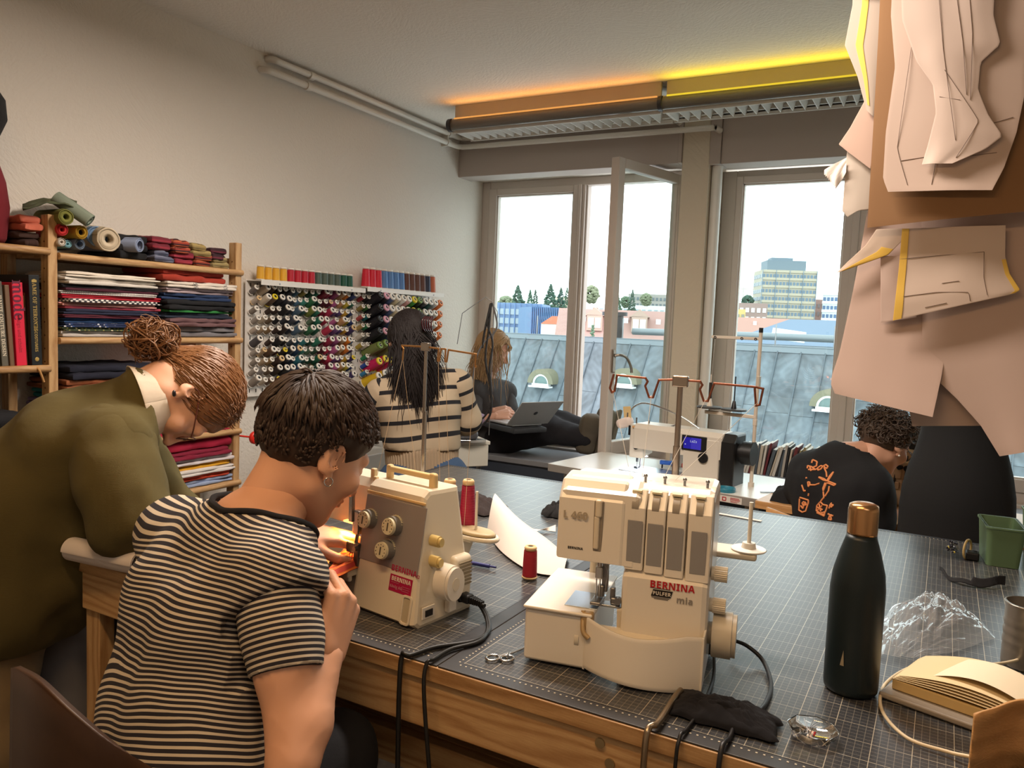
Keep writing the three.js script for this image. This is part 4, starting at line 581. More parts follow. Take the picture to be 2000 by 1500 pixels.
  const gy = .468, dip = (x, s) => [[x - s * .012, gy, -.2], [x - s * .008, gy - .006, -.2], [x - s * .012, gy - .014, -.2], [x - s * .004, gy - .034, -.2], [x + s * .003, gy - .034, -.2], [x + s * .012, gy - .002, -.2]];
  threadGuide(o, [[-.058, gy + .004, -.2], [-.064, gy - .022, -.2], [-.06, gy - .03, -.2], [-.055, gy - .027, -.2], [-.052, gy + .002, -.2], ...dip(.012, 1), [.05, gy, -.2], [.074, gy, -.2], ...dip(.108, 1).map(p => p), [.19, gy - .004, -.2], [.202, gy - .006, -.2], [.198, gy - .034, -.2], [.192, gy - .036, -.2], [.188, gy - .006, -.2]], mat(0x8f5a48, .35, { metalness: .7 }));
  mesh('thread', [[-.058, -.04], [.012, .0], [.108, .07], [.195, .11]].map(([x, x2]) => rod([x, gy - .03, -.2], [x2 * .5 + .02, .31, -.09], .0005, .0005, 4)), mat(0xd8d4cc, .6), o).userData.kind = 'stuff';
}
{ // --- older cream serger at work
  const o = thing('older_serger', 'older cream serger with three round dials and two magenta brand stickers', 'sewing machine', [-.932, T, -1.138], -.15); o.scale.set(.93, .93, .72);
  const taper = g => { const p = g.attributes.position; for (let i = 0; i < p.count; i++) { const x = p.getX(i), y = p.getY(i); if (x > 0) p.setX(i, x * lerp(1.0, .84, clamp(y / .25))); } g.computeVertexNormals(); return g; };
  mesh('body', [taper(prof([[.0, .012], [-.052, .244], [-.066, .252], [-.165, .25], [-.185, .12], [-.195, .10], [-.2, .008], [-.01, .005]], -.036, .15, .01))], cream2, o);
  mesh('head_arm', [prof([[-.066, .16], [-.068, .238], [-.08, .25], [-.155, .248], [-.165, .16]], -.245, -.03, .008)], cream2, o);
  mesh('base', [prof([[-.015, .006], [-.015, .062], [-.185, .062], [-.185, .006]], -.235, -.03, .005)], mat(0xa59a88, .5), o);
  mesh('cloth_plate', [prof([[.022, .066], [.024, .078], [-.17, .082], [-.17, .066]], -.135, -.034, .003), rbox(.05, .02, .012, -.06, .062, .012, .004)], cream2, o); mesh('plate_screw', [[-.075, .0], [-.05, .01]].map(([x, z]) => cyl(.0025, .002, x, .0815, z)), steel, o);
  const N = Math.atan2(.052, .232), fz = y => -.052 * (y - .012) / .232 + .0102, face = (g, x, y, z = 0) => g.rotateX(-N).translate(x, y, fz(y) + z);
  mesh('front_panel', [face(new RoundedBoxGeometry(.172, .134, .003, 2, .001), .052, .166)], mat(0x8b8380, .4), o); mesh('panel_rim', [face(new RoundedBoxGeometry(.168, .006, .006, 2, .002), .05, .238, .002)], mat(0xcfae78, .4), o);
  for (const [x, y] of [[-.012, .186], [.062, .186], [.052, .137]]) { const d = mesh('tension_dial', [face(new THREE.CylinderGeometry(.018, .020, .022, 28).rotateX(Math.PI / 2), x, y, .013)], dialGrey, o); mesh('dial_face', [face(new THREE.CylinderGeometry(.0165, .0175, .008, 28).rotateX(Math.PI / 2), x, y, .028), face(knurl(.0195, .006), x, y, .001)], dialM, d); const mk = [face(box(.003, .016, .001), x, y, .0325)]; for (let k = 0; k < 9; k++) { const a = -2.3 + k * .575; mk.push(face(box(.002, .002, .001).translate(Math.sin(a) * .0125, Math.cos(a) * .0125, 0), x, y, .0324)); } mesh('numerals', mk, mat(0x4c4438, .6), d); }
  const fl = (t, size, y, x, m, font, sq) => { const q = text3(t, size, m, o, [x, y, fz(y) + .0012], [-N, 0, 0], font, 'lettering', sq); return q; };
  fl('BERNINA', .0115, .104, .103, magInk); mesh('sticker', [face(new THREE.BoxGeometry(.062, .033, .0008), .098, .075, .0004)], magInk, o); fl('BERNINA', .0088, .084, .099, mat(0xe0d0c0, .5)); fl('König AG', .0058, .068, .087, mat(0xc07a88, .5)); mesh('small_print', [face(box(.022, .001, .0005), .114, .073, .0012), face(box(.022, .001, .0005), .113, .069, .0012), face(box(.02, .001, .0005), .113, .065, .0012), face(box(.022, .001, .0005), .083, .0765, .0012)], mat(0xb06a78, .5), o);
  mesh('brand_mark', [face(box(.005, .0012, .0006), .142, .103, .001), face(box(.005, .0012, .0006), .142, .098, .001), face(box(.0012, .006, .0006), .1395, .1005, .001), face(box(.0012, .006, .0006), .1445, .1005, .001)], magInk, o);
  mesh('finger_recess', [face(new RoundedBoxGeometry(.022, .052, .004, 3, .0019), .123, .032, -.001)], mat(0xb5a88e, .5), o); mesh('recess_rim', [face(extrude(roundRect(.026, .056, .008), .003, .001, [roundRect(.02, .05, .006).getPoints(6).map(p => [p.x, p.y])]), .123, .032, .0)], cream2, o);
  mesh('rating_plate', [rbox(.003, .024, .045, .152, .028, -.035, .001)], cream, o); mesh('rating_label', [rbox(.002, .013, .026, .1545, .027, -.035, .0005)], blackInk, o);
  mesh('handwheel', [xcyl(.036, .03, .166, .082, -.085, 40), xcyl(.033, .008, .184, .082, -.085, 40)], cream, o); mesh('wheel_dimple', [xcyl(.013, .004, .187, .082, -.085, 24)], cream2, o);
  for (const y of [.165, .124]) mesh('side_knob', [xcyl(.0115, .022, .148, y, -.06, 20), xcyl(.009, .006, .162, y, -.06, 20)], mat(0xcfb878, .45), o);
  mesh('motor_housing', [rbox(.06, .09, .07, .125, .075, -.165, .012)], cream2, o); const vs = []; for (let i = 0; i < 7; i++) vs.push(box(.002, .004, .05, .156, .06 + i * .0075, -.168)); mesh('vent_slot', vs, mat(0x8d8068, .6), o).userData.kind = 'stuff';
  mesh('socket', [rbox(.014, .034, .03, .155, .03, -.115, .004)], cream, o);
  mesh('handle', [rbox(.135, .012, .018, .045, .282, -.10, .005), rbox(.014, .045, .018, -.018, .268, -.10, .005), rbox(.018, .045, .018, .108, .268, -.10, .006)], mat(0xd9bd88, .4), o); mesh('thread_post', [rbox(.012, .03, .014, -.055, .263, -.085, .003), rbox(.01, .016, .012, -.04, .256, -.075, .003)], mat(0xd9c49a, .4), o);
  { const ng = new THREE.Group(); ng.name = 'needle_assembly'; ng.position.z = .034; o.add(ng); mesh('needle_clamp', [rbox(.02, .05, .02, -.05, .17, -.06, .003), rbox(.012, .06, .01, -.062, .2, -.05, .002), rod([-.05, .15, -.06], [-.05, .115, -.05], .005), rbox(.03, .022, .016, -.052, .118, -.045, .003), rod([-.058, .11, -.043], [-.058, .082, -.04], .001), rod([-.051, .11, -.043], [-.051, .082, -.04], .001)], mat(0x8d8a86, .25, { metalness: .9 }), ng);
  mesh('presser_foot', [rbox(.014, .05, .018, -.036, .105, -.045, .003), rbox(.02, .006, .045, -.05, .085, -.03, .002), rbox(.03, .005, .02, -.075, .084, -.015, .002), cyl(.005, .01, 0, 0, 0).rotateX(Math.PI / 2).translate(-.034, .12, -.034)], mat(0x6d6a66, .3, { metalness: .9 }), ng); }
  // spool tray behind
  mesh('spool_tray', [rbox(.24, .01, .075, .02, .14, -.245, .005), prof([[-.2, .06], [-.2, .13], [-.23, .14], [-.26, .14]], .06, .12, .004), lathe([[0, .14], [.05, .14], [.053, .144], [.05, .15], [.045, .149], [.04, .147], [0, .147]], 32).scale(1.25, 1, .8).translate(.125, 0, -.245)], cream2, o);
  mesh('spool_pin', [cyl(.0032, .09, .13, .195, -.245), cyl(.008, .01, .13, .15, -.245)], pinM, o); mesh('spool_base', lathe([[0, .149], [.04, .149], [.043, .153], [.038, .158], [0, .158]], 32).scale(1.2, 1, .8).translate(.13, 0, -.245), mat(0xb5a27c, .5), o);
  mesh('telescopic_pole', [cyl(.0055, .2, .003, .3, -.2), cyl(.0042, .17, .001, .455, -.2), rbox(.024, .018, .014, .0, .54, -.2, .003)], mat(0xa8a4a0, .2, { metalness: .9 }), o);
  threadGuide(o, [[-0.070, 0.507, -.2], [-0.068, 0.532, -.2], [-0.074, 0.539, -.2], [-0.002, 0.540, -.2], [0.038, 0.538, -.2], [0.036, 0.512, -.2], [0.041, 0.512, -.2], [0.045, 0.538, -.2], [0.058, 0.538, -.2], [0.057, 0.512, -.2], [0.062, 0.512, -.2], [0.066, 0.537, -.2], [0.143, 0.532, -.2], [0.141, 0.507, -.2], [0.146, 0.507, -.2]], mat(0xb58a5a, .3, { metalness: .7 }));
  mesh('thread', [[-.07, -.03], [.038, .03], [.058, .06], [.141, .1]].map(([x, x2]) => rod([x, .512, -.2], [x2, .16, -.24], .0006, .0006, 4)).concat([rod([-.07, .51, -.2], [-.05, .26, -.09], .0006, .0006, 4)]), mat(0xcdb9a0, .6), o).userData.kind = 'stuff';
  // its sewing lamp
  const lm = mesh('lamp_lens', rbox(.05, .004, .03, -.09, .158, -.06, .001), new THREE.MeshStandardMaterial({ color: 0xffe0b0, emissive: new THREE.Color().setRGB(1, .5, .14), emissiveIntensity: 2 }), o);
  const L = new THREE.SpotLight(new THREE.Color().setRGB(1, .42, .10), .75, 0, rad(62), .6); L.intensity = .5; L.position.set(-.09, .150, -.055); L.target.position.set(-.11, 0, .03); L.castShadow = true; o.add(L); o.add(L.target); L.target.name = 'lamp_aim';
  // cones on the tray
  const M = o.localToWorld.bind(o); o.updateMatrixWorld(true);
  for (const [x, z, c, n] of [[.055, -.24, 0xa03c6a, 'mauve pink'], [.085, -.275, 0x9c1838, 'wine red']]) { const s = spool('thread_cone', `${n} thread cone standing behind the older serger`, 'cone', c, 'c', M(V(x, .146, z)), null); s.scale.set(.55, .82, .55); }
  for (const [x, z, c, n] of [[-.02, -.25, 0x2a5aa0, 'blue'], [.012, -.25, 0xb5342c, 'brick red'], [-.05, -.25, 0xd8d4cc, 'white']]) spool('thread_spool', `${n} thread spool on the older serger's tray`, 'mid', c, 'w', M(V(x, .146, z)), null);
}
// orange striped cloth under the needle
{
  const ot = canvasTex(128, 128, (x) => { x.fillStyle = '#d2722a'; x.fillRect(0, 0, 128, 128); x.fillStyle = '#a8352c'; for (let i = 0; i < 4; i++) x.fillRect(0, i * 32, 128, 15); }, [1, 1]);
  const o = mesh('striped_cloth', sheet((u, v) => { const a = onY(lerp(588, 712, u), lerp(1152, 1092, u), T + .086), b = onY(lerp(660, 742, u), lerp(1070, 1030, u), T + .088); const p = a.lerp(b, v); p.y += .006 * noise(u * 4, v * 3, 2) - (u < .25 ? (.25 - u) * .22 : 0) - (v < .06 ? .01 : 0); return p; }, 26, 18, .002, [.5, 2.3]), mat(0xffffff, .9, { map: ot, side: THREE.DoubleSide })); top(o, 'orange and red striped cloth being sewn', 'fabric');
}
// ================= INDUSTRIAL MACHINE =================
{
  const o = thing('industrial_sewing_machine', 'white and black industrial sewing machine with a blue display', 'sewing machine', [0, .78, 0]); WT.updateMatrixWorld(true); o.position.copy(WT.localToWorld(V(.40, .78, -.22))); o.rotation.y = WT.rotation.y;
  const wm = mat(0xd5cec2, .35), bk = mat(0x17181a, .4);
  mesh('bed', rbox(.52, .004, .18, .2, .002, 0, .001), bare, o);
  mesh('arm', [prof([[.06, .125], [.062, .215], [.045, .232], [-.06, .232], [-.065, .125]], .0, .46, .008), prof([[.062, .0], [.064, .2], [.05, .225], [-.06, .225], [-.065, .0]], .27, .45, .008), prof([[.04, .075], [.045, .225], [-.05, .225], [-.05, .09]], -.03, .05, .008)], wm, o);
  mesh('top_stripe', rbox(.46, .008, .004, .22, .221, .0605, .001), mat(0xd39a58, .4), o);
  mesh('motor_cover', prof([[.06, .0], [.06, .20], [.03, .23], [-.07, .23], [-.07, .0]], .452, .52, .01), bk, o); mesh('handwheel', [xcyl(.055, .05, .56, .155, -.01, 32), xcyl(.045, .02, .53, .155, -.01, 24)], bk, o);
  const sc = mesh('display_housing', rbox(.125, .072, .012, .325, .18, .07, .003), bk, o);
  const scr = canvasTex(256, 160, (x) => { x.fillStyle = '#2a22b8'; x.fillRect(0, 0, 256, 160); x.fillStyle = '#473dd0'; x.fillRect(110, 0, 146, 160); x.fillStyle = '#dfe4ff'; x.font = 'bold 44px monospace'; x.fillText('LaZs', 92, 66); x.beginPath(); x.arc(26, 100, 9, 0, 7); x.fill(); });
  mesh('screen', new THREE.PlaneGeometry(.088, .054).translate(.318, .18, .0765), new THREE.MeshStandardMaterial({ color: 0x101020, map: scr, emissive: 0xffffff, emissiveMap: scr, emissiveIntensity: .55 }), sc);
  mesh('dial', [cyl(.024, .016, 0, 0, 0).rotateX(Math.PI / 2).translate(.375, .118, .072), cyl(.005, .004, 0, 0, 0).rotateX(Math.PI / 2).translate(.375, .118, .082)], bk, o); mesh('lever_slot', [rbox(.15, .008, .003, .35, .085, .065, .001), rbox(.014, .06, .004, .425, .058, .065, .003)], bk, o); mesh('round_button', cyl(.013, .004, 0, 0, 0).rotateX(Math.PI / 2).translate(.372, .048, .066), steel, o);
  mesh('model_mark', [box(.05, .004, .0006, .425, .165, .0663)], mat(0x9a8f80, .6), o); mesh('red_sticker', [box(.018, .004, .0006, .085, .19, .0627), box(.004, .014, .0006, .077, .184, .0627), box(.018, .004, .0006, .085, .178, .0627), box(.045, .003, .0006, .125, .191, .0627), box(.048, .003, .0006, .126, .185, .0627), box(.045, .002, .0006, .125, .178, .0627), box(.03, .002, .0006, .118, .173, .0627)], mat(0x9a4a50, .6), o);
  mesh('needle_bar', [cyl(.006, .06, 0, .07, .01), cyl(.0012, .05, 0, .03, .01), rbox(.02, .01, .03, 0, .012, .01, .002), rod([.015, .1, .0], [.015, .015, .005], .004), cyl(.012, .012, 0, 0, 0).rotateX(Math.PI / 2).translate(.01, .12, .05), rbox(.012, .05, .02, -.03, .2, .045, .003)], darkMetal, o);
  mesh('thread_tensioner', [cyl(.01, .015, 0, 0, 0).rotateX(Math.PI / 2).translate(.02, .14, .056), rod([-.01, .235, .02], [-.01, .265, .02], .004), rod([.05, .235, 0], [.05, .255, 0], .004), rod([.16, .235, 0], [.2, .25, .0], .003)], steel, o);
  const lamp = mesh('lamp_lens', rbox(.05, .004, .02, .03, .074, .01, .001), new THREE.MeshStandardMaterial({ color: 0xffffff, emissive: 0xffffff, emissiveIntensity: 3 }), o);
  const L = new THREE.SpotLight(0xffffff, 1.1, 0, rad(65), .5); L.position.set(.03, .066, .01); L.target.position.set(.03, 0, .03); L.castShadow = true; L.target.name = 'lamp_aim'; o.add(L); o.add(L.target);
  mesh('lamp_arm', tube([[.31, .235, -.03], [.2, .29, -.03], [.08, .325, -.03], [.0, .335, -.03], [-.05, .315, -.03], [-.075, .285, -.02]], .0045, 40, 8), chrome, o); mesh('arm_joint', [new THREE.SphereGeometry(.013, 12, 10).translate(.19, .292, -.03), cyl(.012, .03, -.078, .265, -.02)], chrome, o); mesh('lamp_head', [softSlab(.09, .05, .05, .02, 3, .004).rotateZ(.3).translate(-.09, .2, -.02)], mat(0xe8d8d0, .5), o);
  mesh('paper_tag', rbox(.042, .06, .002, -.038, .29, -.01, .0005).rotateZ(.15), mat(0xd8bc86, .8), o);
}
{ // cone stand of the industrial machine
  const b = WT.localToWorld(V(.975, .78, -.245)), o = thing('cone_stand', 'tall cream thread stand with two black cone plates', 'thread stand', b.toArray(), WT.rotation.y), m = mat(0xd9cdbd, .4);
  mesh('pole', [cyl(.0085, .72, 0, .36, 0), cyl(.014, .02, 0, .01, 0), rbox(.018, .03, .018, 0, .30, 0, .003)], m, o); mesh('pole_cap', cyl(.0095, .022, 0, .725, 0), blackPl, o); mesh('clamp', rbox(.014, .05, .026, .004, .49, 0, .003), mat(0xc9bcab, .4), o);
  mesh('guide_arm', [rbox(.24, .014, .012, -.115, .685, 0, .003)], m, o); mesh('guide_eyelet', [-.215, -.085, -.02].map(x => new THREE.TorusGeometry(.005, .002, 6, 14).translate(x, .683, .008)), blackPl, o);
  mesh('cone_arm', [rbox(.25, .016, .018, -.12, .325, 0, .003)], m, o); for (const x of [-.225, -.105]) { const pl = mesh('cone_plate', lathe([[0, .345], [.058, .345], [.06, .349], [.058, .353], [0, .355]], 32).translate(x, 0, 0), mat(0x3a3836, .5), o); mesh('cone_holder', [lathe([[.014, .353], [.007, .39], [0, .39]], 16).translate(x, 0, 0), cyl(.0028, .13, x, .44, 0)], x < -.2 ? m : darkMetal, pl); }
  mesh('bobbin_tube', [cyl(.008, .075, -.225, .43, 0)], mat(0x2a211d, .5), o); mesh('thread', rod([-.225, .47, 0], [-.215, .68, .005], .0007, .0007, 4), mat(0xe8e4de, .6), o);
}
// ================= PEOPLE: distance-field modelling =================
const mn = (a, b, k) => { const h = clamp(.5 + .5 * (b - a) / k); return lerp(b, a, h) - k * h * (1 - h); };
class Field {
  constructor() { this.p = []; this.cuts = []; this.disp = null; }
  cone(a, b, ra, rb = ra, k = .02) { this.p.push({ t: 0, a: a.clone(), d: b.clone().sub(a), l2: Math.max(1e-9, b.distanceToSquared(a)), ra, rb, k, c: a.clone().lerp(b, .5), R: a.distanceTo(b) / 2 + Math.max(ra, rb) }); return this; }
  chain(pts, rs, k = .02) { for (let i = 1; i < pts.length; i++) this.cone(pts[i - 1], pts[i], rs[i - 1], rs[i], k); return this; }
  ell(c, r, q = null, k = .02) { this.p.push({ t: 1, a: c.clone(), r: r.clone(), q: q ? q.clone().invert() : null, k, c: c.clone(), R: Math.max(r.x, r.y, r.z) }); return this; }
  cut(f) { this.cuts.push(f); return this; }       // f(x,y,z) > 0 removes
  at(x, y, z) {
    let d = 1e3;
    for (const o of this.p) {
      let e; const px = x - o.a.x, py = y - o.a.y, pz = z - o.a.z;
      if (o.t === 0) { const t = clamp((px * o.d.x + py * o.d.y + pz * o.d.z) / o.l2), qx = px - o.d.x * t, qy = py - o.d.y * t, qz = pz - o.d.z * t; e = Math.sqrt(qx * qx + qy * qy + qz * qz) - (o.ra + (o.rb - o.ra) * t); }
      else { let v = tmpV.set(px, py, pz); if (o.q) v.applyQuaternion(o.q); const ax = v.x / o.r.x, ay = v.y / o.r.y, az = v.z / o.r.z, k0 = Math.sqrt(ax * ax + ay * ay + az * az), bx = ax / o.r.x, by = ay / o.r.y, bz = az / o.r.z, k1 = Math.sqrt(bx * bx + by * by + bz * bz); e = k1 < 1e-6 ? -Math.min(o.r.x, o.r.y, o.r.z) : k0 * (k0 - 1) / k1; }
      d = d > 1 ? e : (o.k > 0 ? mn(d, e, o.k) : Math.min(d, e));
    }
    if (this.disp) d += this.disp(x, y, z, d);
    for (const f of this.cuts) { const c = f(x, y, z); if (c > d) d = mn(-d, -c, .004) * -1; }
    return d;
  }
  mesh(cell, uvf, pad = .02) {
    const lo = V(1e9, 1e9, 1e9), hi = V(-1e9, -1e9, -1e9);
    for (const o of this.p) { lo.min(tmpW.copy(o.c).subScalar(o.R + pad)); hi.max(tmpW.copy(o.c).addScalar(o.R + pad)); }
    const n = ['x', 'y', 'z'].map(k => Math.ceil((hi[k] - lo[k]) / cell) + 1), B = 6, [nx, ny, nz] = n, F = new Float32Array(nx * ny * nz).fill(1), half = cell * B * .9 + .02;
    for (let bz = 0; bz < nz; bz += B) for (let by = 0; by < ny; by += B) for (let bx = 0; bx < nx; bx += B) {
      const dc = this.at(lo.x + (bx + B / 2) * cell, lo.y + (by + B / 2) * cell, lo.z + (bz + B / 2) * cell);
      const far = Math.abs(dc) > half;
      for (let z = bz; z < Math.min(nz, bz + B); z++) for (let y = by; y < Math.min(ny, by + B); y++) for (let x = bx; x < Math.min(nx, bx + B); x++) F[(z * ny + y) * nx + x] = far ? dc : this.at(lo.x + x * cell, lo.y + y * cell, lo.z + z * cell);
    }
    const id = new Int32Array(nx * ny * nz).fill(-1), pos = [], idx = [], I = (x, y, z) => (z * ny + y) * nx + x;
    for (let z = 0; z < nz - 1; z++) for (let y = 0; y < ny - 1; y++) for (let x = 0; x < nx - 1; x++) {
      let m = 0, sx = 0, sy = 0, sz = 0, c = 0; const v = [];
      for (let k = 0; k < 8; k++) { const f = F[I(x + (k & 1), y + (k >> 1 & 1), z + (k >> 2))]; v.push(f); if (f < 0) m |= 1 << k; }
      if (m === 0 || m === 255) continue;
      for (const [a, b] of EDGES) if ((v[a] < 0) !== (v[b] < 0)) { const t = v[a] / (v[a] - v[b]); sx += lerp(a & 1, b & 1, t); sy += lerp(a >> 1 & 1, b >> 1 & 1, t); sz += lerp(a >> 2, b >> 2, t); c++; }
      id[I(x, y, z)] = pos.length / 3; pos.push(lo.x + (x + sx / c) * cell, lo.y + (y + sy / c) * cell, lo.z + (z + sz / c) * cell);
    }
    const quad = (a, b, c, d, flip) => { if (a < 0 || b < 0 || c < 0 || d < 0) return; flip ? idx.push(a, c, b, a, d, c) : idx.push(a, b, c, a, c, d); };
    for (let z = 1; z < nz - 1; z++) for (let y = 1; y < ny - 1; y++) for (let x = 1; x < nx - 1; x++) {
      const s = F[I(x, y, z)] < 0;
      if (s !== F[I(x + 1, y, z)] < 0) quad(id[I(x, y - 1, z - 1)], id[I(x, y, z - 1)], id[I(x, y, z)], id[I(x, y - 1, z)], !s);
      if (s !== F[I(x, y + 1, z)] < 0) quad(id[I(x - 1, y, z - 1)], id[I(x - 1, y, z)], id[I(x, y, z)], id[I(x, y, z - 1)], !s);
      if (s !== F[I(x, y, z + 1)] < 0) quad(id[I(x - 1, y - 1, z)], id[I(x, y - 1, z)], id[I(x, y, z)], id[I(x - 1, y, z)], !s);
    }
    const g = new THREE.BufferGeometry(); g.setAttribute('position', new THREE.Float32BufferAttribute(pos, 3)); g.setIndex(idx); g.computeVertexNormals();
    const uv = []; for (let i = 0; i < pos.length; i += 3) { const u = uvf ? uvf(pos[i], pos[i + 1], pos[i + 2]) : [pos[i] + pos[i + 2], pos[i + 1]]; uv.push(u[0], u[1]); }
    g.setAttribute('uv', new THREE.Float32BufferAttribute(uv, 2)); return g;
  }
}
const tmpV = V(0, 0, 0), tmpW = V(0, 0, 0);
const EDGES = [[0, 1], [2, 3], [4, 5], [6, 7], [0, 2], [1, 3], [4, 6], [5, 7], [0, 4], [1, 5], [2, 6], [3, 7]];
const I3 = (dx, dy, tow) => camR.clone().multiplyScalar(dx).addScaledVector(camU, dy).addScaledVector(camF, -tow);   // a direction as the photo shows it
function frame(fwd, upv) { const z = fwd.clone().normalize(), x = upv.clone().cross(z).normalize(), y = z.clone().cross(x); return new THREE.Matrix4().makeBasis(x, y, z); } // x: the head's left-hand side when facing +z
const skinM = (c) => mat(c, .55, { sheen: .2, sheenRoughness: .5 });
// --- head in its own axes (face towards +z, crown +y), height .23
function headField(o = {}) {
  const f = new Field(), w = o.w || 1;
  f.ell(V(0, .035, -.012), V(.076 * w, .092, .096), null, .02).ell(V(0, -.03, .03), V(.06 * w, .082, .066), null, .03).cone(V(0, -.07, .035), V(0, -.098, .068), .034, .021, .025)
    .cone(V(-.045, -.06, .0), V(-.02, -.095, .055), .024, .018, .025).cone(V(.045, -.06, .0), V(.02, -.095, .055), .024, .018, .025)
    .cone(V(-.03, .03, .083), V(.03, .03, .083), .013, .013, .015).cone(V(0, .018, .092), V(0, -.026, .112), .0075, .0115, .01).ell(V(-.012, -.03, .1), V(.008, .007, .009), null, .008).ell(V(.012, -.03, .1), V(.008, .007, .009), null, .008)
    .ell(V(0, -.052, .092), V(.023, .0055, .011), null, .006).ell(V(0, -.062, .09), V(.02, .0065, .011), null, .006).ell(V(-.042, -.02, .07), V(.022, .022, .02), null, .02).ell(V(.042, -.02, .07), V(.022, .022, .02), null, .02);
  for (const s of [-1, 1]) f.ell(V(s * .031, .008, .081), V(.0135, .010, .011), null, .005).ell(V(s * .079 * w, -.002, -.006), V(.009, .031, .02), new THREE.Quaternion().setFromEuler(new THREE.Euler(.25, s * .45, 0)), .006).cone(V(s * .078 * w, -.03, .004), V(s * .077 * w, -.036, .006), .008, .007, .006);
  f.cone(V(0, -.05, -.03), o.neck || V(0, -.12, -.035), .05, .048, .03);
  f.cut((x, y, z) => { let c = -1; for (const s of [-1, 1]) { const q = .0125 - Math.hypot((x - s * .0865 * w) * 1.3, (y - .004) * .6, (z + .001) * .95); if (q > c) c = q; } return c; });
  f.cut((x, y, z) => { const q = .0018 - Math.hypot(y + .0572, (z - .103) * .3) ; return Math.abs(x) < .02 ? q : -1; });
  return f;
}
function headGeo(M, cell = .004, o) { const g = headField(o).mesh(cell); g.applyMatrix4(M); return g; }
// --- hair strands: tapered tubes
function strands(lines, r, sides = 4) {
  const pos = [], idx = [], uv = [];
  for (const L of lines) {
    const n = L.length, b = pos.length / 3; let prev = V(.3, .9, .2);
    for (let i = 0; i < n; i++) {
      const t = L[Math.min(n - 1, i + 1)].clone().sub(L[Math.max(0, i - 1)]).normalize(), u = prev.clone().sub(t.clone().multiplyScalar(prev.dot(t))).normalize(), w = t.clone().cross(u); prev = u;
      const k = i / (n - 1), q = (L.r || r) * (i === 0 ? .55 : Math.pow(1 - k, .55) * .95 + .05);
      for (let s = 0; s < sides; s++) { const a = s / sides * 2 * Math.PI; pos.push(L[i].x + (u.x * Math.cos(a) + w.x * Math.sin(a)) * q, L[i].y + (u.y * Math.cos(a) + w.y * Math.sin(a)) * q, L[i].z + (u.z * Math.cos(a) + w.z * Math.sin(a)) * q); uv.push(s / sides, k); }
      if (i) for (let s = 0; s < sides; s++) { const a = b + (i - 1) * sides + s, c = b + (i - 1) * sides + (s + 1) % sides; idx.push(a, c, a + sides, c, c + sides, a + sides); }
    }
  }
  const g = new THREE.BufferGeometry(); g.setAttribute('position', new THREE.Float32BufferAttribute(pos, 3)); g.setAttribute('uv', new THREE.Float32BufferAttribute(uv, 2)); g.setIndex(idx); g.computeVertexNormals(); return g;
}
// scalp points in head axes: direction from the skull's centre
const skull = (dir, k = 1) => V(dir.x * .081 * k, .035 + dir.y * .098 * k, -.014 + dir.z * .103 * k);
function scalp(n, seed, keep) { const q = rng(seed), out = []; while (out.length < n) { const d = V(q() * 2 - 1, q() * 2 - 1, q() * 2 - 1); const l = d.length(); if (l > 1 || l < .1) continue; d.divideScalar(l); if (keep(d)) out.push(d); } return out; }
function capField(k, cuts) { const f = new Field(); f.ell(V(0, .035, -.014), V(.083 * k, .1 * k, .105 * k)); cuts.forEach(c => f.cut(c)); return f; }
// --- a hand: wrist, direction of the fingers, back-of-hand normal; curls per finger in radians
function handField(f, wrist, dir, back, curl, thumb, side, s = 1) {
  dir = dir.clone().normalize(); const n = back.clone().sub(dir.clone().multiplyScalar(back.dot(dir))).normalize(), lat = dir.clone().cross(n).multiplyScalar(side); // lat points to the thumb side
  const P = (a, b, c) => wrist.clone().addScaledVector(dir, a * s).addScaledVector(lat, b * s).addScaledVector(n, c * s);
  const base = [[.085, .030, .0], [.09, .009, .004], [.086, -.012, .003], [.076, -.031, -.002]], len = [[.040, .025, .019], [.045, .028, .02], [.042, .026, .02], [.032, .02, .017]];
  for (let i = 0; i < 4; i++) {
    const k = P(...base[i]); f.cone(P(.005, base[i][1] * .55, 0), k, .0145 * s, .0105 * s, .012);
    let p = k, a = 0; const c = curl[i];
    for (let j = 0; j < 3; j++) { a += c * [.9, 1.1, .7][j]; const q = p.clone().addScaledVector(dir, Math.cos(a) * len[i][j] * s).addScaledVector(n, -Math.sin(a) * len[i][j] * s).addScaledVector(lat, (i - 1.5) * -.003 * s); f.cone(p, q, (.0095 - j * .0009) * s, (.0086 - j * .001) * s, .0025); p = q; }
  }
  f.cone(P(.012, .018, -.002), P(.045, .04, -.012), .016 * s, .013 * s, .012);
  const t0 = P(.045, .04, -.012), t1 = P(.045 + .034 * Math.cos(thumb), .04 + .022, -.012 - .03 * Math.sin(thumb)), t2 = P(.045 + .034 * Math.cos(thumb) + .026, .058 - .01 * thumb, -.018 - .036 * Math.sin(thumb));
  f.cone(t0, t1, .0115 * s, .0098 * s, .004).cone(t1, t2, .0096 * s, .008 * s, .003);
  return f;
}
// wrinkles for clothes
const wrinkle = (amp, f, s = 0) => (x, y, z, d) => d > .03 || d < -.03 ? 0 : amp * (noise(x * f + s, y * f * .8, z * f) + .5 * noise(x * f * 2.3 - s, y * f * 1.6, z * f * 2.3));
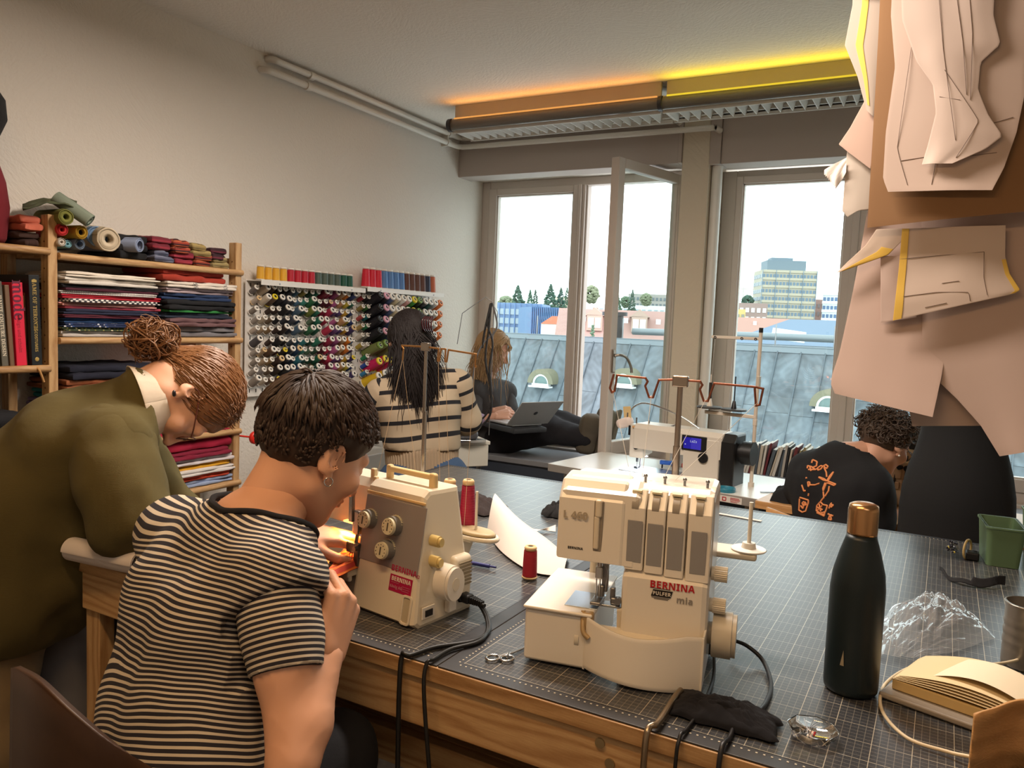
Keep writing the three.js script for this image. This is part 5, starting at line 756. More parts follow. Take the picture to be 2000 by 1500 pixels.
// distance along a polyline and sideways angle: cloth coordinates
function alongUV(pts, scale = 1, side = V(1, 0, 0)) {
  const seg = []; let L = 0; for (let i = 1; i < pts.length; i++) { const d = pts[i].clone().sub(pts[i - 1]), l = d.length(); seg.push({ a: pts[i - 1], d: d.clone().divideScalar(l), l, L }); L += l; }
  return (x, y, z) => { let W = 0, v = 0; const u = (x - pts[0].x) * side.x + (y - pts[0].y) * side.y + (z - pts[0].z) * side.z; seg.forEach((s, i) => { const px = x - s.a.x, py = y - s.a.y, pz = z - s.a.z, t = px * s.d.x + py * s.d.y + pz * s.d.z, tc = clamp(t, i ? 0 : -1, i === seg.length - 1 ? s.l + 1 : s.l), e2 = (px - s.d.x * tc) ** 2 + (py - s.d.y * tc) ** 2 + (pz - s.d.z * tc) ** 2, w = 1 / (e2 * e2 + 1e-6); W += w; v += w * (s.L + clamp(t, i ? -.12 : -1, i === seg.length - 1 ? s.l + 1 : s.l + .12)); }); return [u * scale, v / W * scale]; };
}
function person(label) { const o = new THREE.Group(); o.name = 'person'; return top(o, label, 'person'); }
// ================= PEOPLE =================
const P3 = (px, py, d) => atD(px, py, d);
function ringOn(field, c, axis, r, n = 48) { // closed curve where a sphere round c meets the field's surface
  const a = axis.clone().normalize(), u = V(.31, .2, .9).cross(a).normalize(), w = a.clone().cross(u), out = [];
  for (let i = 0; i < n; i++) { const th = i / n * 2 * Math.PI, e = u.clone().multiplyScalar(Math.cos(th)).addScaledVector(w, Math.sin(th)); let lo = .05, hi = 3.0, pt = null;
    for (let k = 0; k < 40; k++) { const m = lerp(lo, hi, k / 39), p = c.clone().addScaledVector(a, Math.cos(m) * r).addScaledVector(e, Math.sin(m) * r); if (field.at(p.x, p.y, p.z) < 0) { let A = lerp(lo, hi, (k - 1) / 39), B = m; for (let q = 0; q < 12; q++) { const mm = (A + B) / 2, pp = c.clone().addScaledVector(a, Math.cos(mm) * r).addScaledVector(e, Math.sin(mm) * r); field.at(pp.x, pp.y, pp.z) < 0 ? B = mm : A = mm; pt = pp; } break; } }
    if (pt) out.push(pt); }
  return out;
}
function onField(field, px, py, d0 = .5) { const d = ray(px, py).normalize(), p = CAM.clone().addScaledVector(d, d0); for (let i = 0; i < 200; i++) { const e = field.at(p.x, p.y, p.z); if (e < .0008) return p; if (e > 6) return null; p.addScaledVector(d, e * .7); } return null; }
const hairMat = (c, r = .45) => mat(c, r, { sheen: .4, sheenRoughness: .4, anisotropy: .5 });
function limb(f, pts, rs, k = .03) { f.chain(pts, rs, k); }
const planeCut = (p, n) => { const c = p.dot(n); return (x, y, z) => x * n.x + y * n.y + z * n.z - c; };
const stripeT = canvasTex(8, 64, (x) => { x.fillStyle = '#221f27'; x.fillRect(0, 0, 8, 64); x.fillStyle = '#c3b7a3'; x.fillRect(0, 0, 8, 27); }, [1, 1]);
// ---------- A: seated at the older serger ----------
{
  const o = person('person in a black and white striped T-shirt sewing at the older serger');
  const pel = P3(350, 1600, 1.20), waist = P3(362, 1400, 1.255), chest = P3(412, 1190, 1.31), nb = P3(505, 1005, 1.345), hc = P3(611, 884, 1.42), shL = P3(345, 1050, 1.45), shR = P3(545, 1130, 1.21), elR = P3(572, 1492, 1.10), wrR = P3(640, 1282, 1.20), elL = P3(470, 1190, 1.60), wrL = P3(570, 1048, 1.50);
  const lat = shR.clone().sub(shL).normalize(), M = frame(I3(.60, -.50, -.62), I3(.42, .85, -.28)); M.setPosition(hc);
  const torso = (f, e) => { for (const s of [-1, 1]) { f.chain([pel.clone().addScaledVector(lat, s * .075), waist.clone().addScaledVector(lat, s * .055), chest.clone().addScaledVector(lat, s * .068)], [.115 + e, .092 + e, .098 + e], .05); f.cone(chest.clone().addScaledVector(lat, s * .06), nb.clone().addScaledVector(lat, s * .05).add(V(0, -.05, 0)), .095 + e, .062 + e, .05); } f.cone(shL, nb.clone().lerp(chest, .25), .06 + e, .065 + e, .05).cone(shR, nb.clone().lerp(chest, .25), .06 + e, .065 + e, .05); };
  const b = new Field(); torso(b, -.013); b.cone(nb.clone().lerp(chest, .1), hc.clone().add(I3(-.15, -.35, 0).multiplyScalar(.14)), .06, .05, .04);
  b.chain([shR, shR.clone().lerp(elR, .5), elR], [.046, .041, .034], .03).chain([elR, elR.clone().lerp(wrR, .35), wrR], [.034, .036, .024], .02); b.chain([shL, elL], [.05, .037], .03).chain([elL, elL.clone().lerp(wrL, .4), wrL], [.036, .036, .024], .02);
  const pelR = pel.clone().addScaledVector(lat, .085), pelL = pel.clone().addScaledVector(lat, -.085), knR = P3(655, 1475, 1.33), knL = knR.clone().addScaledVector(lat, -.26).add(V(0, .0, -.03)), ft = k => V(k.x + .0, .06, k.z + .12);
  const hR = handField(new Field(), wrR, I3(.18, .8, -.35), I3(.75, -.1, .5), [.95, 1.0, 1.05, 1.1], .75, -1, 1.02), hL = handField(new Field(), wrL, I3(.80, -.08, -.52), I3(.1, .9, .25), [.26, .24, .26, .32], .25, 1, .98);
  mesh('body', [b.mesh(.011), headGeo(M, .0035), hR.mesh(.003), hL.mesh(.003)], skinM(0xcf9c7e), o);
  const sh = new Field(); torso(sh, .007); sh.disp = wrinkle(.007, 9); sh.cone(shR, shR.clone().lerp(elR, .2), .066, .062, .04).cone(shL, shL.clone().lerp(elL, .3), .066, .06, .04);
  const nc = nb.clone().add(hc.clone().sub(nb).multiplyScalar(.12)).add(I3(.12, .1, .0).multiplyScalar(.1)), cr = .098; sh.cut((x, y, z) => cr - Math.hypot(x - nc.x, y - nc.y, z - nc.z)); const rimF = new Field(); rimF.p = sh.p; rimF.disp = sh.disp;
  const aR = elR.clone().sub(shR).normalize(); { const pc = planeCut(shR.clone().lerp(elR, .16), aR.clone().addScaledVector(lat, .3).normalize()); sh.cut((x, y, z) => { const q = tmpV.set(x, y, z).sub(shR), t = q.dot(aR); return q.addScaledVector(aR, -t).length() < .085 && q.dot(lat) > -.045 ? pc(x, y, z) : -1; }); }
  const um = stripeT.clone(); um.repeat.set(1, 1 / .0086); um.needsUpdate = true; const sm = mat(0xffffff, .9, { map: um, sheen: .2 });
  const uvT = alongUV([pel, chest, nb], 1, lat); mesh('t_shirt', sh.mesh(.007, (x, y, z) => { const q = uvT(x, y, z); q[1] += .008 * noise(x * 9, y * 9, z * 9); return q; }), sm, o);
  const sl = new Field(); sl.chain([shR.clone().lerp(elR, -.03), shR.clone().lerp(elR, .3), shR.clone().lerp(elR, .56)], [.062, .059, .055], .02); sl.disp = wrinkle(.006, 12, 3); sl.cut(planeCut(shR.clone().lerp(elR, .53), aR)); sl.cut(planeCut(shR.clone().lerp(elR, -.12).addScaledVector(lat, -.02), aR.clone().multiplyScalar(-1).addScaledVector(lat, -.9).normalize())); mesh('sleeve', sl.mesh(.0055, alongUV([elR, shR], 1, lat)), sm, o);
  const ring = ringOn(rimF, nc, hc.clone().sub(nb), cr); mesh('neckline', new THREE.TubeGeometry(curve(ring, true), 90, .0055, 8, true), clothMat(0x17161c), o);
  const tr = new Field(); tr.cone(pelR, knR, .098, .07, .03).cone(pelL, knL, .098, .07, .03).cone(pelL, pelR, .115, .115, .04).cone(knR, ft(knR), .068, .05, .03).cone(knL, ft(knL), .068, .05, .03); tr.disp = wrinkle(.006, 10, 7); mesh('trousers', tr.mesh(.012), clothMat(0x17171b), o);
  for (const k of [knR, knL]) mesh('shoe', softSlab(.09, .07, .25, .03, 2, .002).translate(k.x, .002, k.z + .06), mat(0x2a2726, .6), o);
  // hair: short, dark brown
  const cap = capField(1.02, [(x, y, z) => z * .86 - y * .5 - .052 - .0 * x, (x, y, z) => -y - .062 + (z > -.04 ? (z + .04) * .95 : 0), (x, y, z) => .03 - Math.hypot((Math.abs(x) - .085), (y + .012) * .75, (z - .004))]); cap.ell(V(0, .07, .0), V(.076, .066, .09), null, .03); cap.disp = (x, y, z, d) => Math.abs(d) > .03 ? 0 : .004 * noise(x * 50, y * 22, z * 50) + .006 * noise(x * 18, y * 12, z * 18);
  const hm = hairMat(0x33231a, .62), hg = cap.mesh(.004); hg.applyMatrix4(M); const q = rng(77), ls = [];
  for (const d of scalp(1700, 5, d => d.y > -.62 + (d.z > -.1 ? .45 * (d.z + .1) + .35 : 0) && d.z < (d.y > .3 ? .92 : .55) && !(d.y < .15 && d.z > .05))) {
    const cw = V(-.15, .75, -.65).normalize(), flow = d.clone().sub(cw.clone().multiplyScalar(d.dot(cw))); if (flow.length() < .05) flow.set(q() - .5, q() - .5, q() - .5); flow.normalize().add(V((q() - .5) * .5, (q() - .5) * .4 - .1, (q() - .5) * .5)); const L = [], len = (d.y > .2 ? .06 : .045) * (.7 + q() * .6), thick = d.y > .1 ? 1.13 : 1.055;
    for (let i = 0; i < 5; i++) { const t = i / 4, dd = d.clone().addScaledVector(flow, t * len / .1).normalize(); L.push(skull(dd, thick + (d.y > .1 ? .05 : .025) * Math.sin(t * 2.6) + .012 * q()).applyMatrix4(M)); } L.r = .0022 + q() * .002; ls.push(L);
  }
  mesh('hair', [hg, strands(ls, .003)], hm, o);
  const ear = V(-.084, -.034, .004).applyMatrix4(M); mesh('earring', new THREE.TorusGeometry(.0075, .0011, 8, 24).rotateY(1.0).translate(ear.x, ear.y - .006, ear.z), chrome, o);
  mesh('bracelet', [new THREE.TorusGeometry(.028, .0035, 8, 28).applyQuaternion(new THREE.Quaternion().setFromUnitVectors(V(0, 0, 1), wrL.clone().sub(elL).normalize())).translate(wrL.x, wrL.y, wrL.z), new THREE.TorusGeometry(.029, .002, 8, 28).applyQuaternion(new THREE.Quaternion().setFromUnitVectors(V(0, 0, 1), wrL.clone().sub(elL).normalize())).translate(...wrL.clone().lerp(elL, .07).toArray())], mat(0x6d3f28, .4), o);
  // her chair
  const c = thing('chair', 'brown bent plywood chair of the person in stripes', 'chair'), tp = [P3(40, 1300, 1.10), P3(85, 1325, 1.02), P3(150, 1385, .985), P3(240, 1462, .99), P3(330, 1530, 1.06)], cv = curve(tp), dn = V(.01, -1, .03);
  mesh('backrest', sheet((u, v) => { const p = cv.getPoint(u); return p.addScaledVector(dn, v * (.26 + .08 * Math.sin(u * 3.1))); }, 30, 10, .012, [1, .4]), mat(0x4a3b22, .5, { map: beechT }), c);
  const sc = pel.clone(); mesh('seat', rbox(.42, .02, .42, sc.x, pel.y - .13, sc.z - .05, .01), mat(0x5a4028, .5), c); for (const [dx, dz] of [[-.18, -.18], [.18, -.18], [-.18, .16], [.18, .16]]) mesh('leg', rod([sc.x + dx, pel.y - .14, sc.z - .05 + dz], [sc.x + dx * 1.15, 0, sc.z - .05 + dz * 1.15], .014), steel, c); mesh('back_support', [rod([sc.x - .16, pel.y - .13, sc.z + .12], tp[1].clone().addScaledVector(dn, .2).toArray(), .012), rod([sc.x + .14, pel.y - .13, sc.z + .12], tp[3].clone().addScaledVector(dn, .2).toArray(), .012)], steel, c);
}
// ---------- B: bending over the table in an olive sweater ----------
{
  const o = person('person in an olive sweater and glasses bending over the table end');
  const hip = P3(40, 1170, 1.86), mid = P3(75, 985, 1.84), chest = P3(165, 880, 1.82), nb = P3(283, 786, 1.81), hc = P3(362, 772, 1.86), lat = I3(-.12, -.1, 1).normalize();
  const shR = P3(222, 872, 1.70), shL = P3(240, 850, 1.98), elR = P3(252, 1010, 1.66), wrR = P3(352, 1062, 1.72), elL = P3(330, 1010, 1.98), wrL = P3(420, 1050, 1.95), M = frame(I3(-.08, -.97, .1), I3(.78, .05, -.55)); M.setPosition(hc);
  const hipR = hip.clone().addScaledVector(lat, .085), hipL = hip.clone().addScaledVector(lat, -.09), kR = V(hipR.x + .02, .5, hipR.z + .02), kL = V(hipL.x + .05, .5, hipL.z - .02), fR = V(kR.x - .03, .07, kR.z), fL = V(kL.x + .02, .07, kL.z);
  const b = new Field(); b.chain([hip, mid, chest, nb], [.12, .115, .10, .045], .05).cone(nb, hc.clone().addScaledVector(I3(-.8, -.1, .45), .06), .045, .046, .03).chain([shR, elR, wrR], [.05, .038, .025], .02).chain([shL, elL, wrL], [.05, .038, .025], .02).chain([hipR, kR, fR], [.085, .055, .04], .03).chain([hipL, kL, fL], [.085, .055, .04], .03);
  const hR = handField(new Field(), wrR, I3(.9, -.25, 0), I3(.1, .9, .3), [.3, .3, .3, .35], .3, -1, 1), hL = handField(new Field(), wrL, I3(.9, -.2, 0), I3(.1, .9, .3), [.3, .3, .3, .35], .3, 1, 1);
  mesh('body', [b.mesh(.012), headGeo(M, .0035, { neck: V(0, -.10, .005) }), hR.mesh(.0035), hL.mesh(.0035)], skinM(0xd9a88c), o);
  const olive = clothMat(0x544a25, .95, 30), sw = new Field(); for (const s of [-1, 1]) sw.chain([hip.clone().addScaledVector(lat, s * .07).add(V(.02, .03, 0)), mid.clone().addScaledVector(lat, s * .07), chest.clone().addScaledVector(lat, s * .07)], [.155, .155, .125], .06); sw.cone(chest, nb, .13, .085, .05).cone(chest, P3(285, 985, 1.84), .12, .075, .08).cone(shR, shL, .085, .085, .05).cone(mid, P3(180, 1085, 1.84), .15, .10, .1);
  sw.disp = wrinkle(.016, 7, 2); const nn = hc.clone().sub(nb).normalize(); sw.cut(planeCut(nb.clone().addScaledVector(nn, .005), nn)); sw.cut(planeCut(hip.clone().add(V(0, -.06, 0)), V(-.1, -1, 0).normalize())); mesh('sweater', sw.mesh(.010), olive, o);
  const sl = new Field(); sl.chain([shR.clone().addScaledVector(lat, .01), shR.clone().lerp(elR, .5).addScaledVector(lat, .015), elR, elR.clone().lerp(wrR, .75)], [.092, .088, .084, .055], .03); sl.disp = wrinkle(.014, 9, 5); mesh('sleeve', sl.mesh(.008), olive, o);
  const sl2 = new Field(); sl2.chain([shL, elL, elL.clone().lerp(wrL, .75)], [.085, .075, .05], .03); sl2.disp = wrinkle(.012, 9, 8); mesh('sleeve', sl2.mesh(.010), olive, o);
  { const ax = nn, e1 = lat.clone().sub(ax.clone().multiplyScalar(lat.dot(ax))).normalize(), e2 = ax.clone().cross(e1); mesh('shirt_collar', sheet((u, v) => { const a = u * 2 * Math.PI, r = .066 + .022 * v; return nb.clone().addScaledVector(ax, .034 - .05 * v + .006 * Math.sin(a * 1)).addScaledVector(e1, Math.cos(a) * r * 1.05).addScaledVector(e2, Math.sin(a) * r); }, 40, 6, .003), clothMat(0xd8cbb8), o); }
  const hem = P3(150, 958, 1.70); mesh('shirt_tail', sheet((u, v) => P3(lerp(128, 188, u), lerp(938, 972, v) + 8 * u, 1.685 + .02 * v), 6, 4, .002), clothMat(0xd6cdc0), o);
  const tr = new Field(); tr.chain([hipR, kR, fR], [.11, .085, .085], .03).cone(hipL, hipR, .11, .11, .04); tr.disp = wrinkle(.008, 9, 1); mesh('trouser_leg', tr.mesh(.012), clothMat(0x8a7657), o);
  const t2 = new Field(); t2.chain([hipL, kL, fL], [.10, .075, .07], .03); t2.disp = wrinkle(.008, 9, 4); mesh('trouser_leg', t2.mesh(.012), clothMat(0x77777c), o);
  for (const f of [fR, fL]) mesh('shoe', softSlab(.25, .07, .09, .03, 4, .002).translate(f.x + .05, .002, f.z), mat(0x2a2622, .6), o);
  // hair pulled into a curly bun
  const cap = capField(1.01, [(x, y, z) => z * .9 - y * .45 - .046, (x, y, z) => -y - .05 + (z > -.03 ? (z + .03) * .8 : 0), (x, y, z) => .028 - Math.hypot((Math.abs(x) - .085), (y + .004) * .75, (z - .002))]); cap.disp = (x, y, z, d) => Math.abs(d) > .03 ? 0 : .0025 * noise(x * 60, y * 60, z * 14) + .004 * noise(x * 20, y * 20, z * 20);
  const hm = hairMat(0x7d5534), hg = cap.mesh(.004); hg.applyMatrix4(M); const q = rng(31), ls = [], bunL = V(0, -.088, -.108);
  for (const d of scalp(900, 9, d => d.y > -.5 + .5 * Math.max(0, d.z) && d.z < .66 && !(d.y < .2 && d.z > .1))) { const L = [], p0 = skull(d, 1.03), tgt = bunL.clone(); for (let i = 0; i < 6; i++) { const t = i / 5, p = p0.clone().lerp(tgt, t * .75), c = V(0, .035, -.014), r = p.clone().sub(c); const dn2 = r.clone().normalize(), s = skull(dn2, 1.045 + .02 * q()); L.push((t < .8 && r.length() < s.clone().sub(c).length() ? s : p).add(V((q() - .5), (q() - .5), (q() - .5)).multiplyScalar(.004)).applyMatrix4(M)); } L.r = .003; ls.push(L); }
  for (let i = 0; i < 420; i++) { const L = [], c0 = bunL.clone().add(V((q() - .5) * .055, (q() - .5) * .055, (q() - .5) * .045 - .012)), R0 = .010 + q() * .026, ax = V(q() - .5, q() - .5, q() - .5).normalize(), e1 = V(.3, .5, .8).cross(ax).normalize(), e2 = ax.clone().cross(e1), a0 = q() * 6; for (let k = 0; k < 9; k++) { const a = a0 + k * .55; L.push(c0.clone().addScaledVector(e1, Math.cos(a) * R0).addScaledVector(e2, Math.sin(a) * R0).addScaledVector(ax, k * .003).applyMatrix4(M)); } L.r = .0018 + q() * .0012; ls.push(L); }
  for (const d of scalp(110, 19, d => d.y > .45 && d.z > .1 && d.z < .7)) { const L = [], p0 = skull(d, 1.03); for (let k = 0; k < 6; k++) L.push(p0.clone().add(V(Math.sin(k * 1.4 + d.x * 9) * .007, .003 * k * q(), .002 * k + Math.cos(k * 1.4) * .005).multiplyScalar(1)).applyMatrix4(M)); L.r = .0018; ls.push(L); }
  const bunF = new Field(); bunF.ell(bunL.clone().add(V(0, 0, -.012)), V(.036, .038, .032)); bunF.disp = (x, y, z) => .006 * noise(x * 60, y * 60, z * 60); const bg = bunF.mesh(.004); bg.applyMatrix4(M); mesh('hair', [hg, bg, strands(ls, .003)], hm, o);
  // glasses and earring (in head axes)
  const gl = new THREE.Group(); gl.name = 'glasses'; o.add(gl); gl.applyMatrix4(M); const gm = mat(0x5a2f22, .35), lens = s => { const pts = []; for (let i = 0; i < 20; i++) { const a = i / 20 * 6.283; pts.push(V(s * .033 + Math.cos(a) * .025, .006 + Math.sin(a) * .020, .104 - Math.abs(Math.cos(a) * s > 0 ? Math.cos(a) : 0) * .006)); } return new THREE.TubeGeometry(curve(pts, true), 40, .0016, 6, true); };
  mesh('glasses_frame', [lens(-1), lens(1), rod([-.009, .01, .106], [.009, .01, .106], .0016), tube([[-.058, .012, .1], [-.074, .012, .07], [-.082, .012, .0], [-.083, .0, -.015]], .0018, 20, 6), tube([[.058, .012, .1], [.074, .012, .07], [.082, .012, .0], [.083, .0, -.015]], .0018, 20, 6)], gm, gl); mesh('lens', [-1, 1].map(s => new THREE.CylinderGeometry(.024, .024, .001, 24).rotateX(Math.PI / 2).scale(1, .8, 1).translate(s * .033, .006, .103)), glassPane, gl);
  const e = V(-.086, -.043, .003).applyMatrix4(M); mesh('earring', new THREE.SphereGeometry(.0045, 10, 8).scale(1, 1.7, 1).translate(e.x, e.y, e.z), mat(0x1c1a20, .3), o);
}
// ---------- C: standing with her back to us, striped sweater ----------
{
  const o = person('person with long dark hair in a cream sweater with black stripes');
  const hip = P3(826, 945, 3.46), waist = P3(824, 875, 3.47), chest = P3(818, 800, 3.47), nb = P3(812, 728, 3.49), hc = P3(797, 668, 3.46), shL = P3(748, 768, 3.44), shR = P3(893, 752, 3.52), elL = P3(714, 800, 3.46), wrL = P3(738, 806, 3.66), elR = P3(912, 822, 3.56), wrR = P3(880, 835, 3.78), lat = shR.clone().sub(shL).normalize(), M = frame(I3(-.42, -.30, -.85), I3(-.05, .95, -.30)); M.setPosition(hc);
  const hipR = hip.clone().addScaledVector(lat, .085), hipL = hip.clone().addScaledVector(lat, -.085), kR = V(hipR.x, .5, hipR.z), kL = V(hipL.x, .5, hipL.z), fR = V(kR.x, .07, kR.z + .02), fL = V(kL.x, .07, kL.z + .02);
  const b = new Field(); b.chain([hip, waist, chest, nb], [.10, .08, .08, .045], .05).cone(nb, hc, .05, .05, .03).chain([shR, elR, wrR], [.05, .04, .025], .02).chain([shL, elL, wrL], [.05, .04, .025], .02).chain([hipR, kR, fR], [.09, .06, .045], .03).chain([hipL, kL, fL], [.09, .06, .045], .03).cone(shL, shR, .055, .055, .04);
  mesh('body', [b.mesh(.013), headGeo(M, .005), handField(new Field(), wrL, I3(.5, .0, -.4), I3(0, 1, .2), [.6, .6, .6, .6], .4, 1, 1).mesh(.004), handField(new Field(), wrR, I3(-.2, -.2, -.9), I3(0, 1, .2), [.6, .6, .6, .6], .4, -1, 1).mesh(.004)], skinM(0xd2a184), o);
  const H = .8, swT = canvasTex(16, 1024, (x) => { x.fillStyle = '#a6967f'; x.fillRect(0, 0, 16, 1024); x.fillStyle = '#16151a'; const at = v => 1024 * (1 - v / H); for (let i = 0; i < 6; i++) { const v = .055 + i * .066; x.fillRect(0, at(v + .0085), 16, 1024 * .017 / H); } }); swT.wrapT = THREE.ClampToEdgeWrapping;
  const sw = new Field(); for (const s of [-1, 1]) sw.chain([waist.clone().addScaledVector(lat, s * .062), chest.clone().addScaledVector(lat, s * .075)], [.108, .108], .05).cone(chest.clone().addScaledVector(lat, s * .07), nb.clone().addScaledVector(lat, s * .05).add(V(0, -.03, 0)), .105, .055, .05); sw.cone(shL, nb.clone().lerp(chest, .2), .07, .075, .05).cone(shR, nb.clone().lerp(chest, .2), .07, .075, .05); sw.disp = wrinkle(.008, 8, 1); sw.cut(planeCut(waist, V(0, -1, 0))); sw.cut(planeCut(nb.clone().add(V(0, .03, 0)), V(0, 1, 0)));
  const sm = mat(0xffffff, .95, { map: swT, sheen: .3 }), uvB = alongUV([waist, chest, nb], 1 / H, lat); mesh('sweater', sw.mesh(.010, (x, y, z) => { const q = uvB(x, y, z); return [q[0] * 4, clamp(q[1] + .012 * noise(x * 5, 1, z * 5), .001, .999)]; }), sm, o);
  const slT = canvasTex(16, 256, (x) => { x.fillStyle = '#a6967f'; x.fillRect(0, 0, 16, 256); x.fillStyle = '#16151a'; x.fillRect(0, 96, 16, 64); }); const slm = mat(0xffffff, .95, { map: slT, sheen: .3 });
  for (const [a, e, w, i] of [[shL, elL, wrL, 0], [shR, elR, wrR, 1]]) { const f = new Field(); f.chain([a, e, e.clone().lerp(w, .85)], [.072, .062, .045], .03); f.disp = wrinkle(.008, 10, i * 3); mesh('sleeve', f.mesh(.009, alongUV([a, e, w], 1 / .066, lat)), slm, o); }
  // ribbed hem
  mesh('ribbed_hem', sheet((u, v) => { const a = u * 2 * Math.PI, rib = .0022 * Math.sin(a * 70), c = waist.clone().lerp(hip, v * .62).add(V(0, .01, 0)), bz = lat.clone().cross(V(0, 1, 0)); return c.addScaledVector(lat, Math.cos(a) * (.165 + rib - .006 * v)).addScaledVector(bz, Math.sin(a) * (.113 + rib)); }, 420, 6, .004), clothMat(0x9a876f), o);
  const tr = new Field(); tr.chain([hipR, kR, fR], [.105, .08, .07], .03).chain([hipL, kL, fL], [.105, .08, .07], .03).cone(hipL, hipR, .125, .125, .05); tr.disp = wrinkle(.006, 10, 2); mesh('jeans', tr.mesh(.012), clothMat(0x2f4766), o); for (const f of [fR, fL]) mesh('shoe', softSlab(.09, .07, .25, .03, 4, .002).translate(f.x, .002, f.z - .05), mat(0xd0ccc4, .6), o);
  const cap = capField(1.01, [(x, y, z) => z * .9 - y * .4 - .05, (x, y, z) => .024 - Math.hypot((Math.abs(x) - .085), (y + .004) * .75, (z - .002))]); cap.cone(V(0, 0, -.05), V(0, -.10, -.06), .06, .045, .04); cap.disp = (x, y, z, d) => Math.abs(d) > .03 ? 0 : .003 * noise(x * 70, y * 10, z * 70); const hg = cap.mesh(.005); hg.applyMatrix4(M); const q = rng(41), ls = [];
  for (const d of scalp(900, 12, d => d.y > -.7 && d.z < .6 && !(d.y < .1 && d.z > .15))) { const L = []; let dd = d.clone(); const tie = d.y > .0 && q() < .5; for (let i = 0; i < 5; i++) { L.push(skull(dd, 1.10 + .03 * q()).applyMatrix4(M)); dd = dd.add(tie ? V(0, -.05, -.32).sub(V(dd.x * .25, 0, 0)) : V(dd.x * .05, -.26, -.12)).normalize(); } const sp = L[4].clone(), dx = (q() - .5) * .13 + .045, drop = .12 + q() * .30; for (let k = 1; k < 7; k++) L.push(sp.clone().add(lat.clone().multiplyScalar(dx * k / 6 + .012 * Math.sin(k + dx * 40))).add(V(0, -drop * k / 6, 0)).addScaledVector(I3(0, 0, 1), .02 * Math.sin(k / 6 * 3) + .035 * k / 6)); L.r = .0036; ls.push(L); }
  mesh('hair', [hg, strands(ls, .004)], hairMat(0x1a1212, .8), o);
  const cl = P3(838, 632, 3.33), cg = new THREE.Group(); cg.name = 'hair_clip'; cg.position.copy(cl); o.add(cg); for (let i = 0; i < 5; i++) mesh('claw', tube([[-.02 + i * .01, .03, .0], [-.024 + i * .012, .01, .018], [-.022 + i * .011, -.02, .014], [-.02 + i * .01, -.035, 0]], .0035, 14, 6), mat(0x3a0f14, .25), cg);
}
